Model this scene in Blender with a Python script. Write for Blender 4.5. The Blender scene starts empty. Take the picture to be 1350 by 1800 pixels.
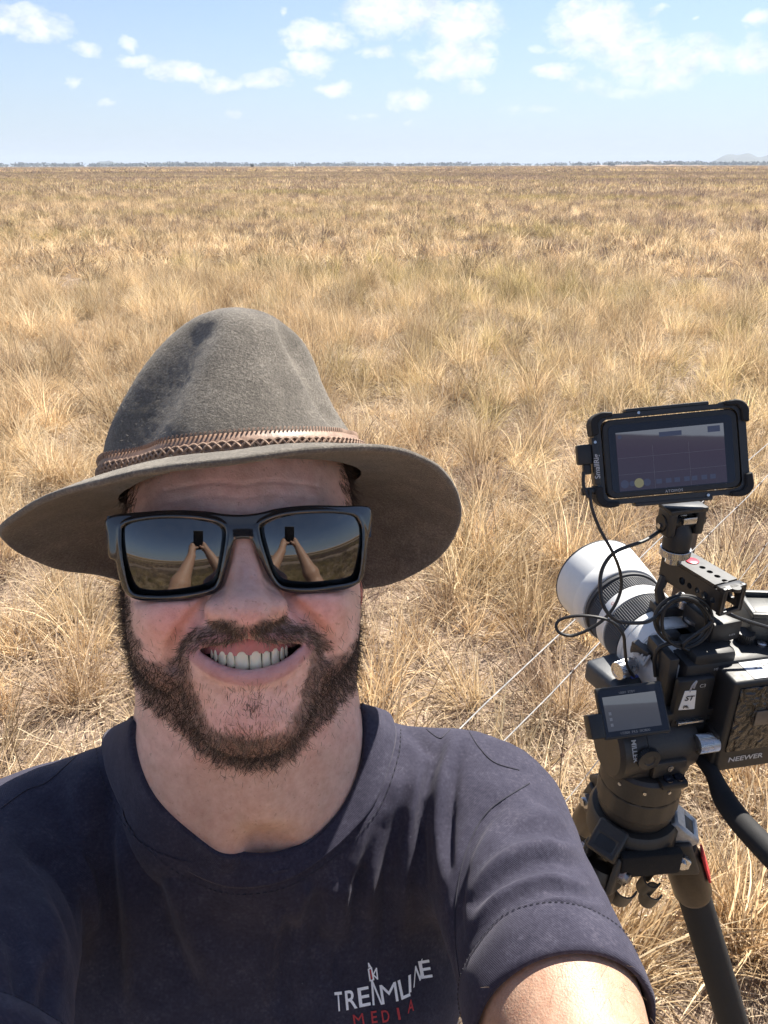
import bpy, bmesh, math, random
import numpy as np
from mathutils import Vector, Matrix
from mathutils.bvhtree import BVHTree
random.seed(7)
RNG = np.random.default_rng(7)
SC = bpy.context.scene
COL = SC.collection
R = math.radians

# ------------------------------------------------------------------ camera
HC = 1.9                       # height of the phone's lens above the ground
F, CX, CY = 1300.0, 675.0, 900.0   # focal length and centre in photo pixels (1350 x 1800)
PITCH = math.atan(609.0 / F)
CP, SP = math.cos(PITCH), math.sin(PITCH)
cam_data = bpy.data.cameras.new('camera')
cam = bpy.data.objects.new('camera', cam_data)
COL.objects.link(cam)
cam.location = (0, 0, HC)
cam.rotation_euler = (math.pi / 2 - PITCH, 0, 0)
cam.rotation_euler.rotate_axis('Z', R(-0.12))
cam_data.sensor_fit = 'VERTICAL'
cam_data.sensor_height = 24
cam_data.lens = 24 * F / 1800
cam_data.clip_start = 0.01
cam_data.clip_end = 40000
SC.camera = cam

# ------------------------------------------------------------------ sky and sun
SUN_AZ, SUN_EL = R(36), R(50)      # azimuth to the right of the view direction (+Y)
sun_dir = Vector((math.sin(SUN_AZ) * math.cos(SUN_EL), math.cos(SUN_AZ) * math.cos(SUN_EL), math.sin(SUN_EL)))
sd = bpy.data.lights.new('sun', 'SUN')
sd.energy = 5.0
sd.angle = R(0.53)
sd.color = (1.0, 0.94, 0.84)
sun = bpy.data.objects.new('sun', sd)
COL.objects.link(sun)
sun.rotation_euler = (-sun_dir).to_track_quat('-Z', 'Y').to_euler()
sun.location = (20, 15, 30)

world = bpy.data.worlds.new('World')
SC.world = world
world.use_nodes = True
world.cycles.sampling_method = 'MANUAL'
world.cycles.sample_map_resolution = 256
SC.view_settings.view_transform = 'Standard'
SC.view_settings.look = 'None'
SC.view_settings.exposure = 1.42
cy = SC.cycles
cy.max_bounces = 4
cy.diffuse_bounces = 2
cy.glossy_bounces = 2
cy.transmission_bounces = 2
cy.transparent_max_bounces = 4
cy.volume_bounces = 0
cy.caustics_reflective = False
cy.caustics_refractive = False
cy.use_denoising = True
cy.use_adaptive_sampling = True
cy.adaptive_threshold = 0.02
SC.view_settings.gamma = 1.0
SC.view_settings.use_curve_mapping = False


class NT:
    """tiny node-tree builder"""
    def __init__(self, tree):
        self.t = tree
        tree.nodes.clear()

    def n(self, kind, inputs=None, **props):
        nd = self.t.nodes.new(kind)
        for k, v in props.items():
            setattr(nd, k, v)
        for k, v in (inputs or {}).items():
            s = nd.inputs[k]
            if hasattr(v, 'is_output') or isinstance(v, bpy.types.NodeSocket):
                self.t.links.new(v, s)
            else:
                if hasattr(s.default_value, '__len__') and not hasattr(v, '__len__'):
                    v = (v,) * len(s.default_value)
                if hasattr(s.default_value, '__len__') and len(s.default_value) == 4 and len(v) == 3:
                    v = (*v, 1)
                s.default_value = v
        return nd

    def math(self, op, a, b=0.0, c=0.0, clamp=False):
        nd = self.n('ShaderNodeMath', operation=op, use_clamp=clamp)
        for i, v in enumerate((a, b, c)):
            if isinstance(v, bpy.types.NodeSocket):
                self.t.links.new(v, nd.inputs[i])
            else:
                nd.inputs[i].default_value = v
        return nd.outputs[0]

    def noise(self, vec, scale, detail=3.0, rough=0.55, dist=0.0, dim='3D'):
        nd = self.n('ShaderNodeTexNoise', {'Scale': scale, 'Detail': detail, 'Roughness': rough, 'Distortion': dist}, noise_dimensions=dim)
        if vec is not None:
            self.t.links.new(vec, nd.inputs['Vector'])
        return nd.outputs['Fac']

    def ramp(self, fac, stops, interp='LINEAR'):
        nd = self.n('ShaderNodeValToRGB')
        cr = nd.color_ramp
        cr.interpolation = interp
        while len(cr.elements) < len(stops):
            cr.elements.new(0.5)
        for e, (p, c) in zip(cr.elements, stops):
            e.position = p
            if not hasattr(c, '__len__'):
                c = (c, c, c)
            e.color = (*c[:3], 1)
        self.t.links.new(fac, nd.inputs[0])
        return nd.outputs['Color']

    def mix(self, fac, a, b, blend='MIX'):
        nd = self.n('ShaderNodeMix', data_type='RGBA', blend_type=blend)
        for idx, v in ((0, fac), (6, a), (7, b)):
            s = nd.inputs[idx]
            if isinstance(v, bpy.types.NodeSocket):
                self.t.links.new(v, s)
            else:
                s.default_value = v if idx == 0 else ((*v, 1) if len(v) == 3 else v)
        return nd.outputs[2]


# sky: Nishita air with small fair-weather cumulus, laid out on a cloud deck
w = NT(world.node_tree)
sky = w.n('ShaderNodeTexSky', sky_type='NISHITA', sun_disc=False, sun_elevation=SUN_EL, sun_rotation=SUN_AZ,
          altitude=300, air_density=1.0, dust_density=0.35, ozone_density=2.0)
tc = w.n('ShaderNodeTexCoord')
sep = w.n('ShaderNodeSeparateXYZ', {0: tc.outputs['Generated']})
dz = w.math('MAXIMUM', sep.outputs[2], 0.012)
# position on a flat deck at height 1
deck = w.n('ShaderNodeCombineXYZ', {0: w.math('DIVIDE', sep.outputs[0], dz), 1: w.math('DIVIDE', sep.outputs[1], dz), 2: 0.0})
# angular coordinates for the cloud shapes (azimuth, elevation)
az = w.math('ARCTAN2', sep.outputs[0], sep.outputs[1])
el = w.math('ARCSINE', sep.outputs[2])
ang = w.n('ShaderNodeCombineXYZ', {0: az, 1: w.math('MULTIPLY', el, 1.5), 2: 0.0}).outputs[0]
warp = w.n('ShaderNodeTexNoise', {'Vector': ang, 'Scale': 16.0, 'Detail': 4.0, 'Roughness': 0.6}, noise_dimensions='3D')
wv = w.n('ShaderNodeVectorMath', {0: warp.outputs['Color'], 1: (0.5, 0.5, 0.5)}, operation='SUBTRACT')
wv2 = w.n('ShaderNodeVectorMath', {0: wv.outputs[0], 'Scale': 0.05}, operation='SCALE')
angw = w.n('ShaderNodeVectorMath', {0: ang, 1: wv2.outputs[0]}, operation='ADD').outputs[0]
sepw = w.n('ShaderNodeSeparateXYZ', {0: angw})


def sky_angles(px, py):
    x, yc = (px - CX) / F, -(py - CY) / F
    v = Vector((x, CP + yc * SP, -SP + yc * CP)).normalized()
    return math.atan2(v.x, v.y), math.asin(v.z) * 1.5


# cumulus puffs: centre, half width, half height in photo pixels, strength
PUFFS = [(55, 38, 66, 30, 1), (150, 78, 26, 14, .8), (228, 72, 18, 16, .7), (128, 145, 18, 13, .8), (243, 104, 38, 13, .9),
         (322, 124, 56, 18, 1), (390, 145, 40, 16, .9), (470, 135, 42, 15, .8), (505, 14, 10, 8, .6), (560, 62, 58, 26, 1),
         (545, 106, 46, 22, 1), (585, 156, 28, 14, .9), (665, 88, 34, 16, .8), (720, 174, 34, 18, .9), (700, 20, 95, 42, 1),
         (815, 40, 70, 42, 1), (800, 100, 75, 34, .85), (845, 100, 30, 30, .8), (760, 126, 34, 12, .7), (830, 148, 30, 12, .6),
         (1040, 40, 75, 46, 1), (1075, 75, 90, 40, .9), (980, 132, 44, 14, .9), (1160, 110, 110, 40, .75), (1230, 95, 70, 30, .8),
         (1335, 38, 28, 16, .9), (1330, 95, 50, 30, .8), (1160, 22, 14, 8, .6), (1212, 34, 8, 6, .6), (950, 88, 24, 10, .5), (190, 175, 22, 7, .4),
         (412, 202, 12, 8, .5), (640, 206, 30, 7, .4), (735, 218, 24, 6, .35), (940, 194, 46, 10, .45), (1110, 150, 120, 20, .45), (270, -30, 200, 22, .35)]
mask = None
for (px, py, hw, hh, st) in PUFFS:
    a0, e0 = sky_angles(px, py)
    a1, _ = sky_angles(px + hw * 1.25, py)
    _, e1 = sky_angles(px, py - hh * 1.35)
    dx = w.math('MULTIPLY', w.math('SUBTRACT', sepw.outputs[0], a0), 1 / (a1 - a0))
    dy = w.math('MULTIPLY', w.math('SUBTRACT', sepw.outputs[1], e0), 1 / (e1 - e0))
    d2 = w.math('ADD', w.math('MULTIPLY', dx, dx), w.math('MULTIPLY', dy, dy))
    m = w.math('MULTIPLY', w.math('SUBTRACT', 1.0, d2, clamp=True), st)
    mask = m if mask is None else w.math('MAXIMUM', mask, m)
# the rest of the sky carries the same kind of scattered puffs
dn = w.noise(deck.outputs[0], 0.55, 4, 0.5)
rest = w.math('MULTIPLY', w.math('SUBTRACT', dn, 0.60, clamp=True), 6.0, clamp=True)
front = w.math('SUBTRACT', 1.0, w.math('MULTIPLY', w.math('SUBTRACT', w.math('ABSOLUTE', az), 0.62), 5.0, clamp=True), clamp=True)
rest = w.math('MULTIPLY', rest, w.math('SUBTRACT', 1.0, front, clamp=True))
mask = w.math('MAXIMUM', mask, w.math('MULTIPLY', rest, 0.8))
det = w.noise(ang, 52.0, 8, 0.62, 0.6)
det2 = w.noise(ang, 17.0, 3, 0.5)
cl = w.math('ADD', mask, w.math('MULTIPLY', w.math('SUBTRACT', det, 0.5), 1.6))
cl = w.math('ADD', cl, w.math('MULTIPLY', w.math('SUBTRACT', det2, 0.5), 0.6))
cov = w.math('MULTIPLY', w.math('SUBTRACT', cl, 0.12), 0.92, clamp=True)
cov = w.math('MULTIPLY', cov, w.math('MULTIPLY', mask, 4.0, clamp=True), clamp=True)
cov = w.math('SMOOTH_MIN', cov, 0.97, 0.12)
shade = w.ramp(w.noise(ang, 30.0, 5, 0.6), [(0.32, (5.3, 5.8, 6.6)), (0.54, (8.0, 8.0, 8.1))])
veil = w.math('MULTIPLY', w.noise(ang, 5.0, 5, 0.6), 0.30)
skyc = w.mix(w.math('MULTIPLY', veil, w.math('GREATER_THAN', sep.outputs[2], 0.0)), w.mix(1.0, sky.outputs[0], (0.82, 0.87, 0.98), 'MULTIPLY'), (4.9, 5.4, 6.4))
hz = w.math('POWER', w.math('SUBTRACT', 1.0, w.math('MULTIPLY', w.math('ABSOLUTE', sep.outputs[2]), 2.2), clamp=True), 3.0)
skyc = w.mix(w.math('MULTIPLY', hz, 0.85), skyc, (3.9, 4.65, 5.7))     # pale, slightly blue air low down
skym = w.mix(cov, skyc, shade)
SKY_STRENGTH = 0.058
bg = w.n('ShaderNodeBackground', {'Color': skym, 'Strength': SKY_STRENGTH})
w.n('ShaderNodeOutputWorld', {'Surface': bg.outputs[0]})


# ------------------------------------------------------------------ helpers
def Wp(px, py, d):
    """world point seen at photo pixel (px, py) at depth d"""
    yc = -(py - CY) / F * d
    return np.array(((px - CX) / F * d, d * CP + yc * SP, HC - d * SP + yc * CP))


def project(P):
    """world points -> photo pixels, depth"""
    P = np.asarray(P, float)
    x, y, z = P[..., 0], P[..., 1], P[..., 2] - HC
    d = y * CP - z * SP
    yc = y * SP + z * CP
    return CX + F * x / d, CY - F * yc / d, d


def ground_at(px, py):
    v = Wp(px, py, 1.0) - np.array((0, 0, HC))
    t = -HC / v[2]
    return v * t + np.array((0, 0, HC))


MATS = {}


def mat(name, color=(0.5, 0.5, 0.5), rough=0.5, metal=0.0, spec=0.5, build=None, **kw):
    if name in MATS:
        return MATS[name]
    m = bpy.data.materials.new(name)
    m.use_nodes = True
    t = NT(m.node_tree)
    b = t.n('ShaderNodeBsdfPrincipled', {'Base Color': color, 'Roughness': rough, 'Metallic': metal, 'Specular IOR Level': spec})
    for k, v in kw.items():
        b.inputs[k].default_value = v
    t.n('ShaderNodeOutputMaterial', {'Surface': b.outputs[0]})
    if build:
        build(t, b)
    MATS[name] = m
    return m


def grain(scale=400, amount=0.25, bump=0.1, bscale=None, color=None, rvar=0.15, dist=0.001, coord='Object'):
    """builder: colour and roughness variation with fine relief"""
    def f(t, b):
        v = t.n('ShaderNodeTexCoord').outputs[coord]
        base = tuple(b.inputs['Base Color'].default_value)[:3]
        n1 = t.noise(v, scale, 4, 0.6)
        n2 = t.noise(v, scale * 0.13, 3, 0.6)
        k = t.math('ADD', t.math('MULTIPLY', n1, 0.5), t.math('MULTIPLY', n2, 0.5))
        lo = tuple(c * (1 - amount) for c in base)
        hi = tuple(min(1, c * (1 + amount)) for c in base) if color is None else color
        c = t.ramp(k, [(0.3, lo), (0.7, hi)])
        t.t.links.new(c, b.inputs['Base Color'])
        r0 = b.inputs['Roughness'].default_value
        t.t.links.new(t.math('ADD', t.math('MULTIPLY', t.math('SUBTRACT', n2, 0.5), rvar * 2), r0, clamp=True), b.inputs['Roughness'])
        if bump:
            nb = t.noise(v, bscale or scale, 3, 0.6)
            bp = t.n('ShaderNodeBump', {'Strength': bump, 'Distance': dist, 'Height': nb})
            t.t.links.new(bp.outputs[0], b.inputs['Normal'])
    return f


def mesh_np(name, verts, faces, smooth=True):
    me = bpy.data.meshes.new(name)
    verts = np.asarray(verts, np.float32)
    if isinstance(faces, np.ndarray):
        n, k = faces.shape
        me.vertices.add(len(verts))
        me.vertices.foreach_set('co', verts.ravel())
        me.loops.add(n * k)
        me.loops.foreach_set('vertex_index', faces.astype(np.int32).ravel())
        me.polygons.add(n)
        me.polygons.foreach_set('loop_start', np.arange(0, n * k, k, dtype=np.int32))
        me.polygons.foreach_set('loop_total', np.full(n, k, dtype=np.int32))
        me.update(calc_edges=True)
        me.validate()
    else:
        me.from_pydata([tuple(v) for v in verts], [], faces)
        me.update()
    if smooth:
        me.polygons.foreach_set('use_smooth', np.ones(len(me.polygons), dtype=bool))
    return me


def link(name, me, material=None, parent=None, label=None, cat=None, group=None, kind=None):
    o = bpy.data.objects.new(name, me)
    COL.objects.link(o)
    if material is not None and me is not None:
        if isinstance(material, str):
            material = MATS[material]
        me.materials.clear()
        me.materials.append(material)
    if parent is not None:
        o.parent = parent
        o.matrix_parent_inverse = parent_mw(parent).inverted()
    for k, v in (('label', label), ('category', cat), ('group', group), ('kind', kind)):
        if v:
            o[k] = v
    return o


def parent_mw(o):
    m = o.matrix_basis.copy()
    return parent_mw(o.parent) @ o.matrix_parent_inverse @ m if o.parent else m


def empty(name, loc, label=None, cat=None, group=None):
    o = bpy.data.objects.new(name, None)
    COL.objects.link(o)
    o.location = loc
    o.empty_display_size = 0.05
    for k, v in (('label', label), ('category', cat), ('group', group)):
        if v:
            o[k] = v
    return o


def set_color(me, cols, name='Col'):
    a = me.color_attributes.new(name, 'FLOAT_COLOR', 'POINT')
    c = np.ones((len(me.vertices), 4), np.float32)
    c[:, :cols.shape[1]] = cols
    a.data.foreach_set('color', c.ravel())


# ---- signed distance modelling (all numpy) -------------------------------
def V3(*a):
    return np.array(a, float)


def ell(P, c, r, rot=None):
    p = P - np.asarray(c, float)
    if rot is not None:
        p = p @ rot
    r = np.asarray(r, float)
    k0 = np.linalg.norm(p / r, axis=-1)
    k1 = np.linalg.norm(p / (r * r), axis=-1)
    return np.where(k1 > 1e-9, k0 * (k0 - 1) / np.maximum(k1, 1e-9), -r.min())


def caps(P, a, b, ra, rb=None):
    rb = ra if rb is None else rb
    a, b = np.asarray(a, float), np.asarray(b, float)
    ab = b - a
    t = np.clip(((P - a) @ ab) / max(ab @ ab, 1e-12), 0, 1)
    return np.linalg.norm(P - a - t[..., None] * ab, axis=-1) - (ra + (rb - ra) * t)


def chain(P, pts, rad, k=0.0):
    d = None
    for i in range(len(pts) - 1):
        e = caps(P, pts[i], pts[i + 1], rad[i], rad[i + 1])
        d = e if d is None else (smin(d, e, k) if k else np.minimum(d, e))
    return d


def smin(a, b, k):
    h = np.maximum(k - np.abs(a - b), 0) / k
    return np.minimum(a, b) - h * h * k * 0.25


def smax(a, b, k):
    return -smin(-a, -b, k)


def poly_sd(x, y, poly):
    """signed distance to a 2-D polygon (negative inside)"""
    poly = np.asarray(poly, float)
    d = np.full(x.shape, 1e18)
    s = np.ones(x.shape)
    n = len(poly)
    for i in range(n):
        a, b = poly[i], poly[(i + 1) % n]
        ex, ey = b - a
        wx, wy = x - a[0], y - a[1]
        t = np.clip((wx * ex + wy * ey) / max(ex * ex + ey * ey, 1e-12), 0, 1)
        d = np.minimum(d, (wx - ex * t) ** 2 + (wy - ey * t) ** 2)
        c1, c2, c3 = y >= a[1], y < b[1], ex * wy > ey * wx
        flip = (c1 & c2 & c3) | (~c1 & ~c2 & ~c3)
        s = np.where(flip, -s, s)
    return s * np.sqrt(d)


def smooth_poly(pts, n=120, closed=True):
    """Catmull-Rom resampling, any dimension"""
    p = np.asarray(pts, float)
    m = len(p)
    seg = m if closed else m - 1
    out = []
    for u in np.linspace(0, seg, n, endpoint=not closed):
        i = min(int(u), seg - 1)
        t = u - i
        if closed:
            q = [p[(i + k) % m] for k in (-1, 0, 1, 2)]
        else:
            q = [p[min(max(i + k, 0), m - 1)] for k in (-1, 0, 1, 2)]
        out.append(0.5 * ((2 * q[1]) + (q[2] - q[0]) * t + (2 * q[0] - 5 * q[1] + 4 * q[2] - q[3]) * t * t + (3 * q[1] - q[0] - 3 * q[2] + q[3]) * t ** 3))
    return np.array(out)


def _eval(f, P, chunk=400000):
    out = np.empty(len(P), np.float32)
    for i in range(0, len(P), chunk):
        out[i:i + chunk] = f(P[i:i + chunk])
    return out


def surface_nets(f, lo, hi, h, B=8, slack=1.5, newton=1):
    """mesh the zero set of f inside a box, cell size h"""
    lo, hi = np.asarray(lo, float), np.asarray(hi, float)
    nb = np.ceil((hi - lo) / (h * B)).astype(int)
    n = nb * B
    g = np.stack(np.meshgrid(*[(np.arange(k) + 0.5) * B * h for k in nb], indexing='ij'), -1).reshape(-1, 3) + lo
    dc = _eval(f, g)
    keep = np.abs(dc) < B * h * 0.9 * slack
    V = np.repeat(np.repeat(np.repeat(np.where(dc < 0, -1, 1).astype(np.float32).reshape(nb), B, 0), B, 1), B, 2)
    kb = np.argwhere(keep.reshape(nb))
    loc = np.stack(np.meshgrid(*[np.arange(B)] * 3, indexing='ij'), -1).reshape(-1, 3)
    for i in range(0, len(kb), 600):
        idx = (kb[i:i + 600, None, :] * B + loc[None]).reshape(-1, 3)
        V[idx[:, 0], idx[:, 1], idx[:, 2]] = f(idx * h + lo)
    S = V < 0
    cnt = np.zeros(tuple(n - 1), np.uint8)
    offs = [(a, b, c) for a in (0, 1) for b in (0, 1) for c in (0, 1)]
    for a, b, c in offs:
        cnt += S[a:n[0] - 1 + a, b:n[1] - 1 + b, c:n[2] - 1 + c]
    cells = np.argwhere((cnt > 0) & (cnt < 8))
    acc = np.zeros((len(cells), 3))
    num = np.zeros(len(cells))
    cv = {o: V[cells[:, 0] + o[0], cells[:, 1] + o[1], cells[:, 2] + o[2]] for o in offs}
    for o in offs:
        for ax in range(3):
            if o[ax] == 0:
                o2 = tuple(1 if k == ax else o[k] for k in range(3))
                va, vb = cv[o], cv[o2]
                m = (va < 0) != (vb < 0)
                t = np.where(m, va / np.where(m, va - vb, 1), 0)
                p = np.array(o, float)[None] + t[:, None] * (np.arange(3) == ax)
                acc += p * m[:, None]
                num += m
    verts = (cells + acc / num[:, None]) * h + lo
    im = np.full(tuple(n), -1, np.int32)
    im[cells[:, 0], cells[:, 1], cells[:, 2]] = np.arange(len(cells))
    quads = []
    for ax in range(3):
        sl0 = [slice(None)] * 3
        sl1 = [slice(None)] * 3
        sl0[ax], sl1[ax] = slice(0, -1), slice(1, None)
        s0, s1 = S[tuple(sl0)], S[tuple(sl1)]
        e = np.argwhere(s0 != s1)
        u, v = (ax + 1) % 3, (ax + 2) % 3
        e = e[(e[:, u] > 0) & (e[:, v] > 0)]
        du, dv = np.eye(3, dtype=int)[u], np.eye(3, dtype=int)[v]
        q = np.stack([im[tuple((e - du - dv).T)], im[tuple((e - dv).T)], im[tuple(e.T)], im[tuple((e - du).T)]], 1)
        flip = ~s0[tuple(e.T)]
        q[flip] = q[flip][:, ::-1]
        q = q[(q >= 0).all(1)]
        quads.append(q)
    quads = np.concatenate(quads)
    for _ in range(newton):
        d = _eval(f, verts)
        gr = grad(f, verts, h * 0.5)
        st = np.clip(d, -h * 0.5, h * 0.5)
        verts = verts - gr * st[:, None]
    return verts, quads


def grad(f, P, e):
    k = np.array(((1, -1, -1), (-1, -1, 1), (-1, 1, -1), (1, 1, 1)), float)
    g = sum(kk[None] * _eval(f, P + kk * e)[:, None] for kk in k)
    return g / np.maximum(np.linalg.norm(g, axis=1), 1e-9)[:, None]


def vnoise(P, scale, seed=0):
    """cheap smooth 3-D value noise in -1..1"""
    q = np.asarray(P, float) * scale + seed * 17.31
    i = np.floor(q).astype(np.int64)
    fr = q - i
    fr = fr * fr * (3 - 2 * fr)

    def hsh(a):
        x = (a[..., 0] * 374761393 + a[..., 1] * 668265263 + a[..., 2] * 2147483647 + seed * 1442695041) & 0xffffffff
        x = ((x ^ (x >> 13)) * 1274126177) & 0xffffffff
        return ((x ^ (x >> 16)) & 0xffff) / 32767.5 - 1
    out = 0
    for a in (0, 1):
        for b in (0, 1):
            for c in (0, 1):
                wgt = (fr[..., 0] if a else 1 - fr[..., 0]) * (fr[..., 1] if b else 1 - fr[..., 1]) * (fr[..., 2] if c else 1 - fr[..., 2])
                out = out + wgt * hsh(i + np.array((a, b, c)))
    return out


def frames(path):
    path = np.asarray(path, float)
    t = np.gradient(path, axis=0)
    t /= np.maximum(np.linalg.norm(t, axis=1), 1e-12)[:, None]
    nrm = np.zeros_like(path)
    ref = np.array((0.3, 0.2, 1.0)) if abs(t[0][2]) < 0.9 else np.array((1.0, 0, 0))
    nn = ref - t[0] * (ref @ t[0])
    nn /= np.linalg.norm(nn)
    for i in range(len(path)):
        nn = nn - t[i] * (nn @ t[i])
        nn /= max(np.linalg.norm(nn), 1e-9)
        nrm[i] = nn
    return t, nrm, np.cross(t, nrm)


def tube(path, rad, sides=8, cap=True, closed=False):
    """(verts, faces) of a tube along a path, radius scalar or list"""
    path = np.asarray(path, float)
    m = len(path)
    rad = np.broadcast_to(np.asarray(rad, float), (m,))
    t, n1, n2 = frames(path)
    a = np.linspace(0, 2 * math.pi, sides, endpoint=False)
    ring = path[:, None] + rad[:, None, None] * (np.cos(a)[None, :, None] * n1[:, None] + np.sin(a)[None, :, None] * n2[:, None])
    v = ring.reshape(-1, 3)
    fcs = []
    for i in range(m - 1 + (1 if closed else 0)):
        for j in range(sides):
            i2, j2 = (i + 1) % m, (j + 1) % sides
            fcs.append((i * sides + j, i * sides + j2, i2 * sides + j2, i2 * sides + j))
    if cap and not closed:
        fcs.append(tuple(range(sides))[::-1])
        fcs.append(tuple((m - 1) * sides + j for j in range(sides)))
    return v, fcs


class MB:
    """collects shapes into one mesh; local frame given by a 4x4 matrix"""
    def __init__(self, M=None):
        self.v, self.f = [], []
        self.M = M
        self.n = 0

    def add(self, v, f, M=None):
        v = np.asarray(v, float)
        for mm in (M, self.M):
            if mm is not None:
                mm = np.array(mm)
                v = v @ mm[:3, :3].T + mm[:3, 3]
        self.v.append(v)
        self.f += [tuple(int(i) + self.n for i in q) for q in f]
        self.n += len(v)
        return self

    def box(self, c, s, bev=0.0, M=None, seg=2):
        bm = bmesh.new()
        bmesh.ops.create_cube(bm, size=1)
        for vv in bm.verts:
            vv.co = Vector((vv.co.x * s[0], vv.co.y * s[1], vv.co.z * s[2]))
        if bev:
            bmesh.ops.bevel(bm, geom=bm.edges[:], offset=min(bev, min(s) * 0.49), segments=seg, affect='EDGES', profile=0.5)
        return self._bm(bm, c, M)

    def _bm(self, bm, c, M):
        bm.verts.index_update()
        v = [np.array(x.co) + np.array(c) for x in bm.verts]
        f = [[x.index for x in q.verts] for q in bm.faces]
        bm.free()
        return self.add(v, f, M)

    def tube(self, path, rad, sides=8, M=None, closed=False):
        v, f = tube(path, rad, sides, True, closed)
        return self.add(v, f, M)

    def lathe(self, prof, c=(0, 0, 0), axis='Z', n=32, M=None, a0=0, a1=2 * math.pi):
        """prof: list of (r, h) along the axis"""
        full = abs(a1 - a0 - 2 * math.pi) < 1e-6
        a = np.linspace(a0, a1, n, endpoint=not full)
        v = []
        for r, hh in prof:
            for t in a:
                p = (r * math.cos(t), r * math.sin(t), hh)
                if axis == 'X':
                    p = (p[2], p[0], p[1])
                elif axis == 'Y':
                    p = (p[1], p[2], p[0])
                v.append(np.array(p) + np.array(c))
        f = []
        for i in range(len(prof) - 1):
            for j in range(n if full else n - 1):
                j2 = (j + 1) % n
                f.append((i * n + j, i * n + j2, (i + 1) * n + j2, (i + 1) * n + j))
        if full:
            if prof[0][0] > 1e-9:
                f.append(tuple(range(n))[::-1])
            if prof[-1][0] > 1e-9:
                f.append(tuple((len(prof) - 1) * n + j for j in range(n)))
        return self.add(v, f, M)

    def prism(self, poly, z0, z1, bev=0.0, M=None, holes=()):
        """outline in XY extruded along Z (holes bridged by triangulation)"""
        bm = bmesh.new()
        loops = [list(poly)] + [list(hh) for hh in holes]
        edges = []
        for lp in loops:
            vs = [bm.verts.new((p[0], p[1], z0)) for p in lp]
            edges += [bm.edges.new((vs[i], vs[(i + 1) % len(vs)])) for i in range(len(vs))]
        if holes:
            r = bmesh.ops.triangle_fill(bm, edges=edges, use_beauty=True)
            fs = [g for g in r['geom'] if isinstance(g, bmesh.types.BMFace)]
        else:
            fs = [bm.faces.new(bm.verts[:])]
        r = bmesh.ops.extrude_face_region(bm, geom=fs)
        for g in r['geom']:
            if isinstance(g, bmesh.types.BMVert):
                g.co.z = z1
        bmesh.ops.recalc_face_normals(bm, faces=bm.faces[:])
        if bev:
            es = [e for e in bm.edges if len(e.link_faces) == 2 and e.calc_face_angle(0) > 0.9]
            bmesh.ops.bevel(bm, geom=es, offset=bev, segments=1, affect='EDGES')
        return self._bm(bm, (0, 0, 0), M)

    def mesh(self, name, smooth=True, angle=40):
        me = bpy.data.meshes.new(name)
        v = np.concatenate(self.v)
        me.from_pydata([tuple(x) for x in v], [], self.f)
        me.update()
        bm = bmesh.new()
        bm.from_mesh(me)
        bmesh.ops.recalc_face_normals(bm, faces=bm.faces[:])
        if smooth:
            lim = R(angle)
            for fc in bm.faces:
                fc.smooth = True
            for e in bm.edges:
                if len(e.link_faces) == 2 and e.calc_face_angle(0) > lim:
                    e.smooth = False
        bm.to_mesh(me)
        bm.free()
        return me

    def each(self, name, material, parent=None, smooth=True, angle=40):
        """one object for every shape added"""
        off, out = 0, []
        for v in self.v:
            n = len(v)
            one = MB()
            one.v, one.f, one.n = [v], [tuple(i - off for i in q) for q in self.f if off <= q[0] < off + n], n
            out.append(one.build(name, material, parent, smooth, angle))
            off += n
        return out

    def build(self, name, material, parent=None, smooth=True, angle=40, **kw):
        return link(name, self.mesh(name, smooth, angle), material, parent, **kw)


def text_mesh(name, s, size, depth=0.0, align='CENTER', shear=0.0, bold=0.0, spacing=1.0):
    cu = bpy.data.curves.new(name, 'FONT')
    cu.body = s
    cu.size = size
    cu.align_x = align
    cu.align_y = 'CENTER'
    cu.shear = shear
    cu.offset = bold
    cu.extrude = depth
    cu.space_character = spacing
    cu.resolution_u = 4
    o = bpy.data.objects.new(name, cu)
    COL.objects.link(o)
    dg = bpy.context.evaluated_depsgraph_get()
    me = bpy.data.meshes.new_from_object(o.evaluated_get(dg))
    bpy.data.objects.remove(o)
    bpy.data.curves.remove(cu)
    me.name = name
    return me


def basis(o, x, y, z):
    M = np.eye(4)
    M[:3, 0], M[:3, 1], M[:3, 2], M[:3, 3] = x, y, z, o
    return M
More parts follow.
